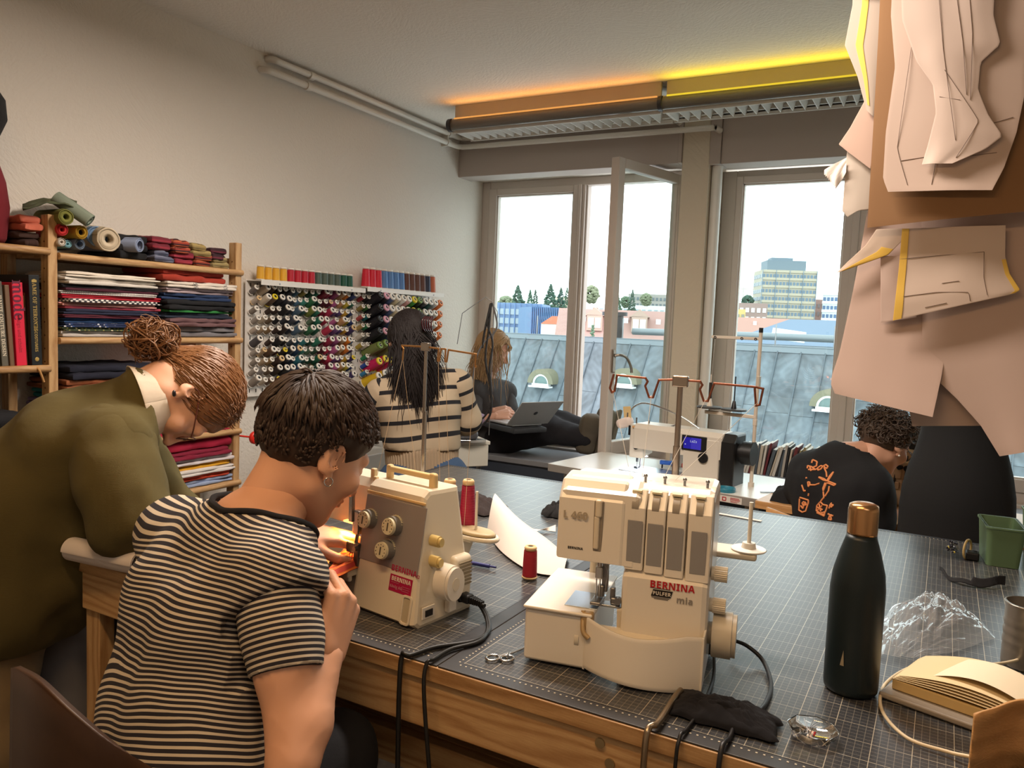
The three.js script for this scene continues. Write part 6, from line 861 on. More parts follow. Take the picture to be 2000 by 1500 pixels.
// ---------- D: on the window bench with a laptop ----------
{
  const o = person('person with long blond hair sitting on the window bench with a laptop');
  const hip = P3(930, 862, 5.12), chest = P3(945, 790, 5.12), nb = P3(950, 738, 5.12), hc = P3(962, 686, 5.10), shR = P3(925, 765, 4.98), shL = P3(985, 765, 5.2), M = frame(I3(.86, -.42, .12), I3(.36, .88, .05)); M.setPosition(hc); M.scale(V(1.02, 1.02, 1.02));
  const elR = P3(918, 828, 4.92), wrR = P3(968, 812, 4.88), elL = P3(1000, 826, 5.12), wrL = P3(965, 803, 4.98), kR = P3(1065, 838, 5.0), ftR = P3(1152, 856, 4.92), kL = P3(1062, 832, 5.16), fL = P3(1178, 842, 5.02);
  const b = new Field(); b.chain([hip, chest, nb], [.14, .12, .055], .05).cone(nb, hc, .05, .05, .03).chain([shR, elR, wrR], [.048, .036, .024], .02).chain([shL, elL, wrL], [.048, .036, .024], .02).chain([hip, kR, ftR], [.08, .055, .04], .03).chain([hip, kL, fL], [.08, .055, .04], .03);
  mesh('body', [b.mesh(.014), headGeo(M, .005), handField(new Field(), wrR, I3(.7, .1, .0), I3(.2, .6, .6), [.7, .7, .75, .8], .5, -1, .95).mesh(.004), handField(new Field(), wrL, I3(.6, .1, .3), I3(.2, .6, .6), [.8, .8, .8, .8], .5, 1, .95).mesh(.004)], skinM(0xd5a58e), o);
  const sh = new Field(); sh.chain([hip, chest, nb.clone().add(V(0, -.04, 0))], [.15, .135, .075], .05).cone(shR, shL, .08, .08, .05); sh.disp = wrinkle(.010, 9, 2); sh.cut(planeCut(nb.clone().add(V(0, .0, 0)), V(0, 1, 0))); mesh('shirt', sh.mesh(.010), clothMat(0x3a3838), o);
  const s2 = new Field(); s2.chain([shR, elR.clone().lerp(shR, .35)], [.07, .065], .03).chain([shL, elL.clone().lerp(shL, .35)], [.07, .065], .03); s2.disp = wrinkle(.009, 12, 3); mesh('short_sleeve', s2.mesh(.009), clothMat(0x3f3d3d), o);
  const s3 = new Field(); s3.chain([elR.clone().lerp(shR, .3), elR, elR.clone().lerp(wrR, .45)], [.05, .048, .038], .03).chain([elL.clone().lerp(shL, .3), elL, elL.clone().lerp(wrL, .6)], [.05, .046, .036], .03); s3.disp = wrinkle(.006, 14, 3); mesh('long_sleeve', s3.mesh(.008), clothMat(0xa996b0), o);
  const tr = new Field(); tr.chain([hip.clone().add(V(-.02, 0, 0)), kR, ftR.clone().lerp(kR, .12)], [.135, .095, .065], .04).chain([hip.clone().add(V(0, 0, -.06)), kL.clone().add(V(0, .04, 0)), fL.clone().lerp(kL, .12)], [.13, .095, .06], .04); tr.disp = wrinkle(.010, 8, 6); mesh('trousers', tr.mesh(.011), clothMat(0x1d1c21), o);
  const shoe = (p, t, n) => { const s = mesh('boot', join([softSlab(.10, .13, .27, .045, n, .003), softSlab(.11, .025, .285, .012, n + 3, .001).translate(0, -.018, 0)]), mat(0x5d5446, .8), o); s.position.copy(p); s.quaternion.setFromRotationMatrix(t); return s; };
  shoe(ftR.clone().add(I3(.13, .05, 0).multiplyScalar(.4)), frame(I3(.15, .85, .3), I3(-.95, .1, .1)), 1); shoe(fL.clone().add(I3(.2, 0, 0).multiplyScalar(.3)), frame(I3(.25, .85, -.2), I3(-.93, .2, .2)), 5);
  const cap = capField(1.01, [(x, y, z) => z * .85 - y * .5 - .04, (x, y, z) => -y - .0 + (z > .0 ? (z - .0) * 1.2 : -.2)]); cap.cone(V(0, 0, -.05), V(0, -.09, -.05), .06, .05, .04); cap.disp = (x, y, z, d) => Math.abs(d) > .03 ? 0 : .003 * noise(x * 60, y * 12, z * 60); const hg = cap.mesh(.005); hg.applyMatrix4(M); const q = rng(51), ls = [];
  for (const d of scalp(520, 22, d => d.y > -.6 && d.z < .62 && !(d.z > -.05 && d.y < .5))) { const L = []; let dd = d.clone(); for (let i = 0; i < 4; i++) { L.push(skull(dd, 1.09 + .02 * q()).applyMatrix4(M)); dd = dd.add(V(dd.x * .25, -.30, -.14)).normalize(); } const sp = L[3].clone(), drop = .15 + .25 * q(), side = I3((q() - .5) * .12 - .0, 0, .06 + .05 * q()); for (let k = 1; k < 7; k++) L.push(sp.clone().addScaledVector(side, k / 6).add(V(Math.sin(k * 1.6 + d.x * 20) * .008, -drop * k / 6, Math.cos(k * 1.6 + d.z * 20) * .008))); L.r = .005; ls.push(L); }
  for (let i = 0; i < 26; i++) { const d = V((q() - .5) * 1.2, .62, .72).normalize(), L = [skull(d, 1.07).applyMatrix4(M)]; for (let k = 1; k < 5; k++) L.push(V(d.x * .085, .09 - k * .017, .088 + .012 * Math.sin(k)).applyMatrix4(M)); L.r = .005; ls.push(L); }
  mesh('hair', [hg, strands(ls, .004)], hairMat(0xa08058, .55), o);
  const hp = V(0, .1, -.06).applyMatrix4(M); mesh('hair_clip', softSlab(.05, .02, .02, .008, 3, .001).translate(hp.x, hp.y, hp.z), mat(0x8d7a3a, .4), o);
  // laptop on the lap
  const l = thing('laptop', 'silver laptop open on the lap of the blond person', 'laptop'), ba = P3(955, 812, 4.86), bb2 = P3(1052, 822, 4.80), bc = P3(1010, 834, 4.66), n2 = V(0, 1, 0), ux = bb2.clone().sub(ba).normalize();
  l.position.copy(P3(1012, 826, 4.78)); l.rotation.y = -.45; mesh('keyboard_half', [rbox(.31, .012, .22, -.06, 0, 0, .005)], mat(0xb9babb, .35, { metalness: .6 }), l); mesh('keys', rbox(.26, .002, .11, -.06, .007, -.02, .001), mat(0xd6d8da, .6), l);
  const lid = new THREE.Group(); lid.name = 'screen_half'; l.add(lid); lid.position.set(.095, .004, 0); lid.rotation.z = -.78; mesh('lid', rbox(.006, .215, .31, 0, .107, 0, .003), mat(0xaeb0b2, .45), lid); mesh('emblem', [new THREE.SphereGeometry(.014, 14, 10).scale(.08, 1.1, 1).translate(.0035, .11, 0)], mat(0x33363a, .3), lid); mesh('display', rbox(.002, .19, .28, -.0035, .11, 0, .0005), mat(0x16181c, .2), lid);
  const st = mesh('lap_stand', softSlab(.33, .035, .25, .012, 6, .002), mat(0x35383c, .6)); st.position.copy(l.position).add(V(-.02, -.045, 0)); st.rotation.y = -.45; top(st, 'dark grey lap cushion under the laptop', 'cushion');
}
// ---------- E: in a black T-shirt at the overlock table ----------
{
  const o = person('person with curly hair in a black T-shirt with orange drawings');
  const hip = P3(1650, 1115, 3.05), waist = P3(1642, 1030, 3.08), chest = P3(1640, 955, 3.10), nb = P3(1652, 893, 3.11), hc = P3(1727, 866, 3.12), shL = P3(1585, 922, 3.24), shR = P3(1693, 948, 2.98), elL = P3(1558, 985, 3.32), wrL = P3(1570, 990, 3.5), elR = P3(1708, 1052, 3.0), wrR = P3(1742, 1012, 3.16), lat = shR.clone().sub(shL).normalize(), M = frame(I3(.74, -.52, -.38), I3(.48, .82, -.15)); M.setPosition(hc);
  const torso = (f, e) => { for (const s of [-1, 1]) { f.chain([hip.clone().addScaledVector(lat, s * .075), waist.clone().addScaledVector(lat, s * .065), chest.clone().addScaledVector(lat, s * .085)], [.125 + e, .11 + e, .112 + e], .05); f.cone(chest.clone().addScaledVector(lat, s * .07), nb.clone().addScaledVector(lat, s * .05).add(V(0, -.04, 0)), .105 + e, .058 + e, .05); } f.cone(shL, nb.clone().lerp(chest, .2), .066 + e, .07 + e, .05).cone(shR, nb.clone().lerp(chest, .2), .066 + e, .07 + e, .05); };
  const b = new Field(); torso(b, -.006); b.cone(nb, hc.clone().add(I3(-.5, -.5, 0).multiplyScalar(.06)), .056, .05, .03).chain([shR, elR, wrR], [.05, .04, .026], .02).chain([shL, elL, wrL], [.05, .04, .026], .02);
  mesh('body', [b.mesh(.013), headGeo(M, .004), handField(new Field(), wrR, I3(.55, .1, -.6), I3(-.1, .8, .4), [.35, .35, .4, .45], .3, -1, 1).mesh(.004), handField(new Field(), wrL, I3(.5, 0, -.7), I3(0, .9, .3), [.4, .4, .4, .4], .3, 1, 1).mesh(.005)], skinM(0xc8977c), o);
  const sh = new Field(); torso(sh, .012); sh.disp = wrinkle(.010, 7, 4); const nc = nb.clone().lerp(hc, .3).add(V(0, .02, 0)); sh.cone(shR, shR.clone().lerp(elR, .62), .078, .082, .04).cone(shL, shL.clone().lerp(elL, .6), .078, .08, .04); sh.cut((x, y, z) => .085 - Math.hypot(x - nc.x, y - nc.y, z - nc.z)); const aR = elR.clone().sub(shR).normalize();
  mesh('t_shirt', sh.mesh(.009), clothMat(0x0f0f13, .9), o);
  const leg = new Field(); const kn = hip.clone().add(I3(.35, -.1, -.35)); kn.y = .5; leg.cone(hip.clone().addScaledVector(lat, .08), kn, .1, .075, .03).cone(hip.clone().addScaledVector(lat, -.08), kn.clone().addScaledVector(lat, -.2), .1, .075, .03).cone(kn, V(kn.x, .06, kn.z), .07, .05, .03).cone(kn.clone().addScaledVector(lat, -.2), V(kn.x - lat.x * .2, .06, kn.z - lat.z * .2), .07, .05, .03); mesh('trousers', leg.mesh(.014), clothMat(0x20242e), o);
  // line drawings printed on the back: thin raised ink that follows the cloth
  const ink = mat(0xd98a55, .8), k = (x, y) => [1550 + x * 210 / 1969, 880 + y * 160 / 1500], lines = [[[330, 230], [350, 170], [400, 190], [430, 210], [420, 280], [360, 310], [310, 290]], [[250, 330], [260, 280], [330, 300], [400, 350]], [[300, 300], [320, 380]], [[270, 350], [400, 350], [440, 330], [450, 360], [500, 340], [540, 290], [590, 260], [630, 290], [610, 330], [570, 310], [560, 270]], [[440, 320], [500, 280], [540, 290]], [[560, 310], [600, 400], [610, 490]], [[610, 560], [540, 540], [460, 490], [480, 490], [560, 520], [610, 560], [660, 470], [730, 390], [700, 450], [630, 560], [700, 590], [775, 620], [740, 640], [640, 600], [600, 600], [560, 700], [545, 740], [540, 690], [580, 590]], [[655, 650], [640, 740], [580, 835]], [[545, 750], [555, 860], [500, 930]], [[480, 600], [390, 630], [300, 630], [270, 660], [260, 580], [290, 580], [300, 620]], [[230, 490], [235, 515]], [[150, 630], [190, 740], [230, 735]], [[280, 780], [270, 830]], [[115, 860], [270, 910], [270, 960], [220, 1110], [160, 1130], [100, 1090], [110, 880]], [[200, 930], [160, 960], [180, 1010], [230, 990], [210, 940], [170, 1060], [130, 1010]], [[490, 940], [430, 1010], [420, 1100], [480, 1150], [560, 1180], [600, 1080], [620, 1010], [540, 990], [490, 940]], [[430, 1040], [540, 1090]], [[440, 1100], [530, 1000]], [[470, 980], [500, 1120]], [[480, 1150], [570, 1130], [560, 1200], [430, 1140]], [[650, 1060], [690, 960], [690, 1040], [730, 1000], [660, 1000]], [[630, 1160], [690, 1190], [730, 1200], [670, 1180], [640, 1260], [690, 1270], [680, 1180]]];
  const gs = []; for (const L of lines) { const pts = []; for (let i = 0; i < L.length; i++) { const n = i < L.length - 1 ? Math.max(1, Math.ceil(Math.hypot(L[i + 1][0] - L[i][0], L[i + 1][1] - L[i][1]) / 40)) : 1; for (let s = 0; s < n; s++) { const a = L[i], c = L[Math.min(L.length - 1, i + 1)], p = onField(sh, ...k(lerp(a[0], c[0], s / n), lerp(a[1], c[1], s / n)), 2.2); if (p && p.distanceTo(chest) < .5) pts.push(p); } } if (pts.length > 1) gs.push(new THREE.TubeGeometry(curve(pts), Math.max(4, pts.length * 3), .0036, 6, false)); }
  mesh('orange_drawing', gs, ink, o).userData.kind = 'stuff';
  // short curls
  const cap = capField(1.04, [(x, y, z) => z * .9 - y * .42 - .05, (x, y, z) => -y - .05 + (z > -.03 ? (z + .03) * .9 : 0), (x, y, z) => .03 - Math.hypot((Math.abs(x) - .085), (y + .004) * .75, (z - .002))]); const hg = cap.mesh(.005); hg.applyMatrix4(M); const q = rng(61), ls = [];
  for (const d of scalp(430, 33, d => d.y > -.45 + .5 * Math.max(0, d.z) && d.z < .75 && !(d.y < .2 && d.z > .1))) { const L = [], p0 = skull(d, 1.03), n = d.clone(), e1 = V(q() - .5, q() - .5, q() - .5).cross(n).normalize(), e2 = n.clone().cross(e1), R0 = .007 + q() * .007, a0 = q() * 6, h = (d.y > 0 ? .035 : .015) * (.5 + q()); for (let i = 0; i < 9; i++) { const a = a0 + i * .85; L.push(p0.clone().addScaledVector(e1, Math.cos(a) * R0 - R0 * Math.cos(a0)).addScaledVector(e2, Math.sin(a) * R0).addScaledVector(n, h * i / 8).add(V(0, -.001 * i, .0025 * i * (d.z > 0 ? 1 : 0))).applyMatrix4(M)); } L.r = .0026 + q() * .0015; ls.push(L); }
  mesh('hair', [hg, strands(ls, .003)], hairMat(0x4a3b30, .55), o);
  const gl = new THREE.Group(); gl.name = 'glasses'; o.add(gl); gl.applyMatrix4(M); mesh('glasses_frame', [...[-1, 1].map(s => new THREE.TorusGeometry(.022, .0014, 6, 28).translate(s * .032, .006, .106)), rod([-.01, .01, .108], [.01, .01, .108], .0014), rod([-.054, .012, .104], [-.083, .012, .0], .0015), rod([.054, .012, .104], [.083, .012, .0], .0015)], mat(0x2a2624, .4), gl);
  const e = V(-.087, -.04, .003).applyMatrix4(M); mesh('earring', new THREE.SphereGeometry(.004, 10, 8).translate(e.x, e.y, e.z), mat(0xe8e4da, .2), o);
  // chair
  const c = thing('chair', 'pale beech plywood chair of the person in black', 'chair'), tp = [P3(1500, 990, 3.05), P3(1560, 1012, 2.95), P3(1620, 1036, 2.90), P3(1690, 1062, 2.92)], cv = curve(tp);
  mesh('backrest', sheet((u, v) => cv.getPoint(u).add(V(0, -v * .22, 0)), 20, 8, .012, [1, .4]), beech, c); mesh('seat', rbox(.4, .02, .4, hip.x, .46, hip.z, .01), beech, c); for (const [dx, dz] of [[-.17, -.17], [.17, -.17], [-.17, .17], [.17, .17]]) mesh('leg', rod([hip.x + dx, .45, hip.z + dz], [hip.x + dx * 1.1, 0, hip.z + dz * 1.1], .012), steel, c); mesh('back_support', [rod([hip.x - .15, .46, hip.z + .15], tp[1].clone().add(V(0, -.15, 0)).toArray(), .011), rod([hip.x + .15, .46, hip.z + .15], tp[3].clone().add(V(0, -.15, 0)).toArray(), .011)], steel, c);
}
// ================= HANGING PAPER PATTERNS =================
const polyAt = (P, t) => { const L = []; let s = 0; for (let i = 1; i < P.length; i++) { const d = Math.hypot(P[i][0] - P[i - 1][0], P[i][1] - P[i - 1][1]); L.push(d); s += d; } t *= s; for (let i = 0; i < L.length; i++) { if (t <= L[i] || i === L.length - 1) { const k = clamp(t / L[i]); return [lerp(P[i][0], P[i + 1][0], k), lerp(P[i][1], P[i + 1][1], k)]; } t -= L[i]; } };
function paperSheet(label, color, left, right, z, o = {}) { // left and right outlines in photo pixels, hung in the vertical plane at z
  const sz = clamp(Math.abs(left[0][0] - right[0][0]) / 220, .05, 1); const f = (u, v) => { const a = polyAt(left, v), b = polyAt(right, v), p = onZ(lerp(a[0], b[0], u), lerp(a[1], b[1], u), z); p.z += sz * .004 * noise(u * 2.2 + z * 40, v * 2.5, z * 9) + (o.curl || 0) * Math.pow(v, 6) * (.4 + .6 * u) + sz * .4 * (o.bow || .015) * Math.sin(u * Math.PI) - (o.flip || 0) * Math.pow(1 - u, 3); return p; };
  const g = new THREE.Group(); g.name = o.name || 'paper_pattern'; mesh('sheet', sheet(f, 34, 44, .0006), mat(color, .85, { side: THREE.DoubleSide, sheen: .1 }), g);
  const line = (P, m, r) => { const pts = P.map(([u, v]) => { const q = f(u, v); q.z += .0012; return q; }); return new THREE.TubeGeometry(curve(pts, false, .1), 30, r, 4, false); };
  if (o.lines) mesh('pencil_lines', o.lines.map(P => line(P, 0, .0006)), mat(0x6d5a50, .8), g).userData.kind = 'stuff';
  if (o.tape) for (const [u0, u1, v0, v1] of o.tape) mesh('yellow_tape', sheet((u, v) => { const q = f(lerp(u0, u1, u), lerp(v0, v1, v)); q.z += .0012; return q; }, 10, 24, .0004), mat(0xd8b04a, .6), g);
  return top(g, label, 'paper pattern', 'paper patterns on the rail');
}
{
  const W = 0xbfa99b, W2 = 0xc9b5a8;
  const RY = onZ(1850, -66, -2.13).y + .03;
  { const o = thing('hanging_rail', 'steel rail carrying the paper patterns', 'rail', [.1, RY, -2.14]); mesh('rail', new THREE.CylinderGeometry(.011, .011, 1.2, 16).rotateZ(Math.PI / 2), steel, o); for (const x of [-.5, .5]) mesh('hanger_rod', rod([x, 0, 0], [x, HC - RY, 0], .005), steel, o); for (const px of [1690, 1760, 1830, 1900, 1980]) { const x = onZ(px, -66, -2.13).x - .1; mesh('clip', rbox(.03, .07, .03, x, -.018, .0, .004), blackPl, o); } }
  paperSheet('brown kraft paper sheet behind the white patterns', 0x86623f, [[1722, -70], [1716, 60], [1704, 280], [1694, 445]], [[2060, -70], [2050, 200], [2040, 410]], -2.13, { bow: .03 });
  paperSheet('large white trouser pattern with rounded bottom on the kraft sheet', W, [[1745, -70], [1740, 30], [1748, 130], [1730, 260], [1725, 350], [1735, 376]], [[2010, -70], [2003, 60], [2000, 190], [1985, 260], [1960, 330], [1937, 374]], -2.108, { curl: .02, lines: [[[.16, .3], [.1, .8], [.2, .97]], [[.14, .86], [.42, .84], [.42, .97]], [[.55, .85], [.9, .82]], [[.5, .72], [.75, .7], [.95, .66]]] });
  paperSheet('narrow white bodice pattern with a waist on top of the others', W2, [[1758, -70], [1762, 40], [1790, 120], [1822, 165], [1828, 220], [1812, 285], [1801, 322]], [[1945, -70], [1940, 30], [1954, 86], [1915, 122], [1910, 175], [1930, 225], [1958, 266], [1925, 292], [1860, 322]], -2.092, { curl: .015, lines: [[[.38, .02], [.42, .4], [.45, .85]], [[.55, .02], [.62, .35], [.68, .6]], [[.7, .02], [.72, .3], [.72, .62]], [[.42, .5], [.7, .72], [.8, .95]], [[.1, .66], [.5, .64]]] });
  paperSheet('small folded paper strip under the bodice pattern', W, [[1880, 300], [1878, 342]], [[1912, 300], [1912, 340]], -2.10);
  paperSheet('long paper strip with yellow tape at the left edge', 0xb0a092, [[1668, -70], [1665, 10], [1650, 88], [1675, 150], [1692, 215]], [[1735, -70], [1728, 60], [1712, 200], [1708, 230]], -2.155, { tape: [[.28, .48, .05, .95]] });
  paperSheet('pinkish paper piece folded at the left edge', 0xc2a595, [[1690, 195], [1660, 250], [1638, 282], [1660, 300]], [[1710, 195], [1706, 260], [1702, 320], [1700, 330]], -2.165);
  paperSheet('white paper strip hanging behind the pinkish piece', 0xbcafa2, [[1655, 290], [1650, 350], [1645, 412], [1655, 424]], [[1705, 290], [1704, 350], [1702, 410], [1690, 404]], -2.175, { bow: .03 });
  { const o = mesh('paper_fringe', Array.from({ length: 9 }, (_, i) => sheet((u, v) => { const p = onZ(lerp(1610 + i * 3, 1655, u), lerp(332 + i * 3, 306 + i * 2, u) + v * (10 + i), -2.19); p.z += i * .003 + .004 * Math.sin(u * 5 + i); return p; }, 8, 3, .0006)), mat(0xd9cec4, .85, { side: THREE.DoubleSide })); o.userData.kind = 'stuff'; top(o, 'fanned edges of a bundle of paper patterns', 'paper'); }
  paperSheet('large pale paper sheet hanging lowest at the left', 0xb89f92, [[1720, -66], [1700, 380], [1668, 560], [1640, 690], [1622, 745], [1632, 768]], [[1850, -66], [1850, 380], [1848, 600], [1842, 720], [1822, 812]], -2.20, { curl: .04, bow: .02 });
  paperSheet('wide paper sheet hanging behind the dress form', 0xad978b, [[1730, -66], [1720, 380], [1722, 600], [1760, 720], [1782, 832]], [[2060, -66], [2060, 380], [2055, 600], [2050, 720], [2045, 830]], -2.225, { bow: .02 });
  paperSheet('pointed paper sheet with a curved hem at the lower right', 0xb69e91, [[1800, -66], [1800, 560], [1802, 715], [1870, 780], [1915, 830], [1952, 890]], [[2060, -66], [2060, 560], [2055, 700], [2050, 800], [2040, 872]], -2.185, { curl: .03 });
  paperSheet('paper armhole piece edged with yellow tape', 0xbda896, [[1712, 448], [1690, 480], [1655, 512], [1634, 533]], [[1765, 446], [1762, 470], [1735, 498], [1645, 530]], -2.172, { tape: [[.55, .98, .3, .97]] });
  paperSheet('grey tracing paper piece behind the front pattern', 0xb9a296, [[1720, 500], [1720, 630]], [[1790, 500], [1790, 620]], -2.178);
  paperSheet('front bodice pattern with yellow tape down its side', 0xc6b2a3, [[1762, 447], [1756, 520], [1744, 626]], [[1964, 440], [1963, 500], [1972, 535], [1992, 566], [1980, 574]], -2.155, { tape: [[.0, .07, .0, 1], [.96, 1.0, .45, .98]], lines: [[[.0, .33], [.4, .33], [.8, .33]], [[.8, .33], [.77, .65], [.74, .9]], [[.06, .75], [.35, .76], [.6, .82], [.62, .95]], [[.4, .66], [.55, .66]], [[.25, .92], [.42, .91]]] });
}
// ================= DRESS FORM =================
{
  const c = atD(1870, 960, 2.62), o = thing('dress_form', 'black stretch covered dress form standing behind the table', 'dress form', [c.x, 0, c.z]);
  const hy = c.y; mesh('torso', lathe([[0, hy - .25], [.166, hy - .25], [.17, hy - .2], [.172, hy - .06], [.168, hy], [.155, hy + .07], [.135, hy + .14], [.124, hy + .2], [.122, hy + .24], [.135, hy + .32], [.152, hy + .40], [.15, hy + .47], [.10, hy + .55], [.05, hy + .58], [.045, hy + .63], [0, hy + .635]], 48).scale(1, 1, .78), clothMat(0x0b0b0d, .8), o);
  mesh('stand_pole', cyl(.014, hy - .2, 0, (hy - .2) / 2, 0), steel, o); for (let i = 0; i < 3; i++) mesh('foot', rod([0, .12, 0], [Math.cos(i * 2.1) * .25, .012, Math.sin(i * 2.1) * .25], .01), steel, o);
}
// ================= THINGS ON THE BIG TABLE =================
const TT = T + .0005, tab = (px, py, h = 0) => onY(px, py, TT + h);
{ // drinking bottle
  const p = tab(1660, 1345), o = thing('drinking_bottle', 'matt dark teal steel bottle with a copper cap', 'bottle', p.toArray());
  mesh('bottle_body', lathe([[0, 0], [.036, 0], [.0395, .004], [.0405, .012], [.0405, .165], [.038, .19], [.030, .222], [.0235, .243], [.022, .252], [0, .252]], 48), mat(0x0d1c20, .42), o);
  mesh('bottle_cap', lathe([[0, .25], [.0222, .25], [.0225, .254], [.0225, .289], [.021, .297], [.014, .3], [0, .301]], 40), mat(0xc79a6c, .25, { metalness: 1 }), o);
  const d = V(-p.x, 0, -p.z).normalize(), m = mesh('printed_mark', extrude([[-.003, -.012], [.003, -.012], [.001, .012]], .0006), mat(0x9a8f78, .5), o); m.position.copy(d.multiplyScalar(.0403)).add(V(-.014, .062, .0)); m.position.z = Math.sqrt(.0408 ** 2 - m.position.x ** 2); m.rotation.y = Math.atan2(m.position.x, m.position.z);
}
{ // clear bag
  const o = mesh('plastic_bag', sheet((u, v) => { const a = polyAt([[1712, 1282], [1716, 1225], [1745, 1185], [1822, 1163]], v), b = polyAt([[1800, 1292], [1870, 1275], [1945, 1250], [1925, 1228], [1835, 1168]], v), p = tab(lerp(a[0], b[0], u), lerp(a[1], b[1], u)), e = Math.sin(u * Math.PI) * Math.sin(v * Math.PI); p.y += .003 + .03 * e + .022 * Math.abs(noise(u * 5, v * 5, 3)) * (e + .25) + .012 * Math.abs(noise(u * 13, v * 11, 7)) * (e + .2); return p; }, 70, 60), new THREE.MeshPhysicalMaterial({ color: 0xffffff, roughness: .06, transmission: .92, thickness: 0, ior: 1.5, side: THREE.DoubleSide, specularIntensity: 1 })); top(o, 'crumpled clear plastic bag beside the drinking bottle', 'bag');
}
{ // pin dish
  const p = tab(1586, 1440), o = thing('pin_dish', 'faceted clear dish of sewing pins', 'dish', p.toArray()); const gl = new THREE.MeshPhysicalMaterial({ color: 0xffffff, roughness: .03, transmission: 1, thickness: .004, ior: 1.49 });
  mesh('dish', lathe([[0, .001], [.026, .001], [.033, .014], [.035, .015], [.030, .004], [.027, .0005], [.0, .0]], 8), gl, o); const q = rng(3); for (let i = 0; i < 9; i++) { const a = q() * 6.3, r = q() * .012, b = a + 1 + q() * 2; const n = mesh('pin', [rod([Math.cos(a) * r, .004 + q() * .003, Math.sin(a) * r], [Math.cos(a) * r + Math.cos(b) * .026, .010 + q() * .004, Math.sin(a) * r + Math.sin(b) * .026], .0005, .0005, 5)], steel, o); mesh('pin_head', new THREE.SphereGeometry(.0018, 8, 6).translate(Math.cos(a) * r, .006, Math.sin(a) * r), mat([0xb0202a, 0x222226, 0xe8e4dc][i % 3], .4), n); }
}
{ // notebook on a grey board, phone, pouch, cable
  const b0 = tab(1870, 1375), yaw = -.42;
  const bd = mesh('tablet', rbox(.215, .010, .16, 0, .005, 0, .004), mat(0x8d8478, .5)); bd.scale.set(.9, 1, .9); bd.position.copy(tab(1878, 1380)); bd.rotation.y = -.30; top(bd, 'flat grey-beige tablet under the open notebook', 'tablet');
  const o = thing('notebook', 'open cream notebook with a curling page', 'notebook', tab(1885, 1364, .0105).toArray(), -.30), pg = mat(0xd8c49a, .85, { side: THREE.DoubleSide });
  mesh('page_block', rbox(.19, .016, .125, 0, .008, 0, .002), mat(0xc7ab74, .9), o); for (let i = 0; i < 5; i++) mesh('page', sheet((u, v) => V(-.095 + .19 * u + .002 * i, .0165 + .0012 * i + (.006 + .004 * i) * Math.sin(u * 2.8) * (1 - v * .3), -.0625 + .125 * v - .002 * i), 16, 6, .0004), pg, o);
  mesh('curling_page', sheet((u, v) => V(-.055 + .15 * u, .026 + .022 * Math.sin(u * Math.PI * .85), -.066 + .10 * v + .012 * u), 20, 8, .0004), mat(0xe6d8bd, .85, { side: THREE.DoubleSide }), o); const dots = []; for (let i = 0; i < 12; i++) dots.push(cyl(.0012, .001, -.083, .0185, -.055 + i * .0095, .0012, 6)); mesh('perforation', dots, mat(0x6d5a3a, .8), o).userData.kind = 'stuff';
  o.scale.set(.92, 1, .92); const ph = thing('calculator', 'black device with round keys at the notebook edge', 'device', tab(2005, 1352).toArray(), -.3); mesh('case', rbox(.09, .012, .14, .03, .006, 0, .004), blackPl, ph); const ks = []; for (let i = 0; i < 3; i++) for (let j = 0; j < 6; j++) ks.push(cyl(.006, .003, -.002 + i * .017, .0135, -.05 + j * .019, .006, 10)); mesh('keys', ks, mat(0x2c2b2e, .5), ph).userData.kind = 'stuff';
  const cb = mesh('white_cable', tube([tab(2010, 1282, .004), tab(1960, 1295, .03), tab(1875, 1300, .035), tab(1790, 1300, .02), tab(1730, 1335, .004), tab(1722, 1385, .004), tab(1770, 1440, .004), tab(1850, 1468, .006), tab(1895, 1478, .012)], .0026, 90, 8), mat(0xd8c8a8, .5)); top(cb, 'thin cream charging cable looping round the notebook', 'cable');
  const pp = tab(2006, 1520), pc = mesh('leather_pouch', sheet((u, v) => { const a = u * Math.PI * 1.15 - .1, h = .105 * v * (1 - .25 * Math.abs(u - .5)); return V(pp.x - .065 + .14 * u, TT + .001 + h, pp.z + .04 - .055 * Math.sin(a) + .02 * v + .008 * noise(u * 5, v * 4, 1)); }, 30, 14, .004), mat(0xb98a55, .6, { bumpMap: clothBump, bumpScale: .001 })); top(pc, 'tan leather pouch standing at the table corner', 'pouch');
}
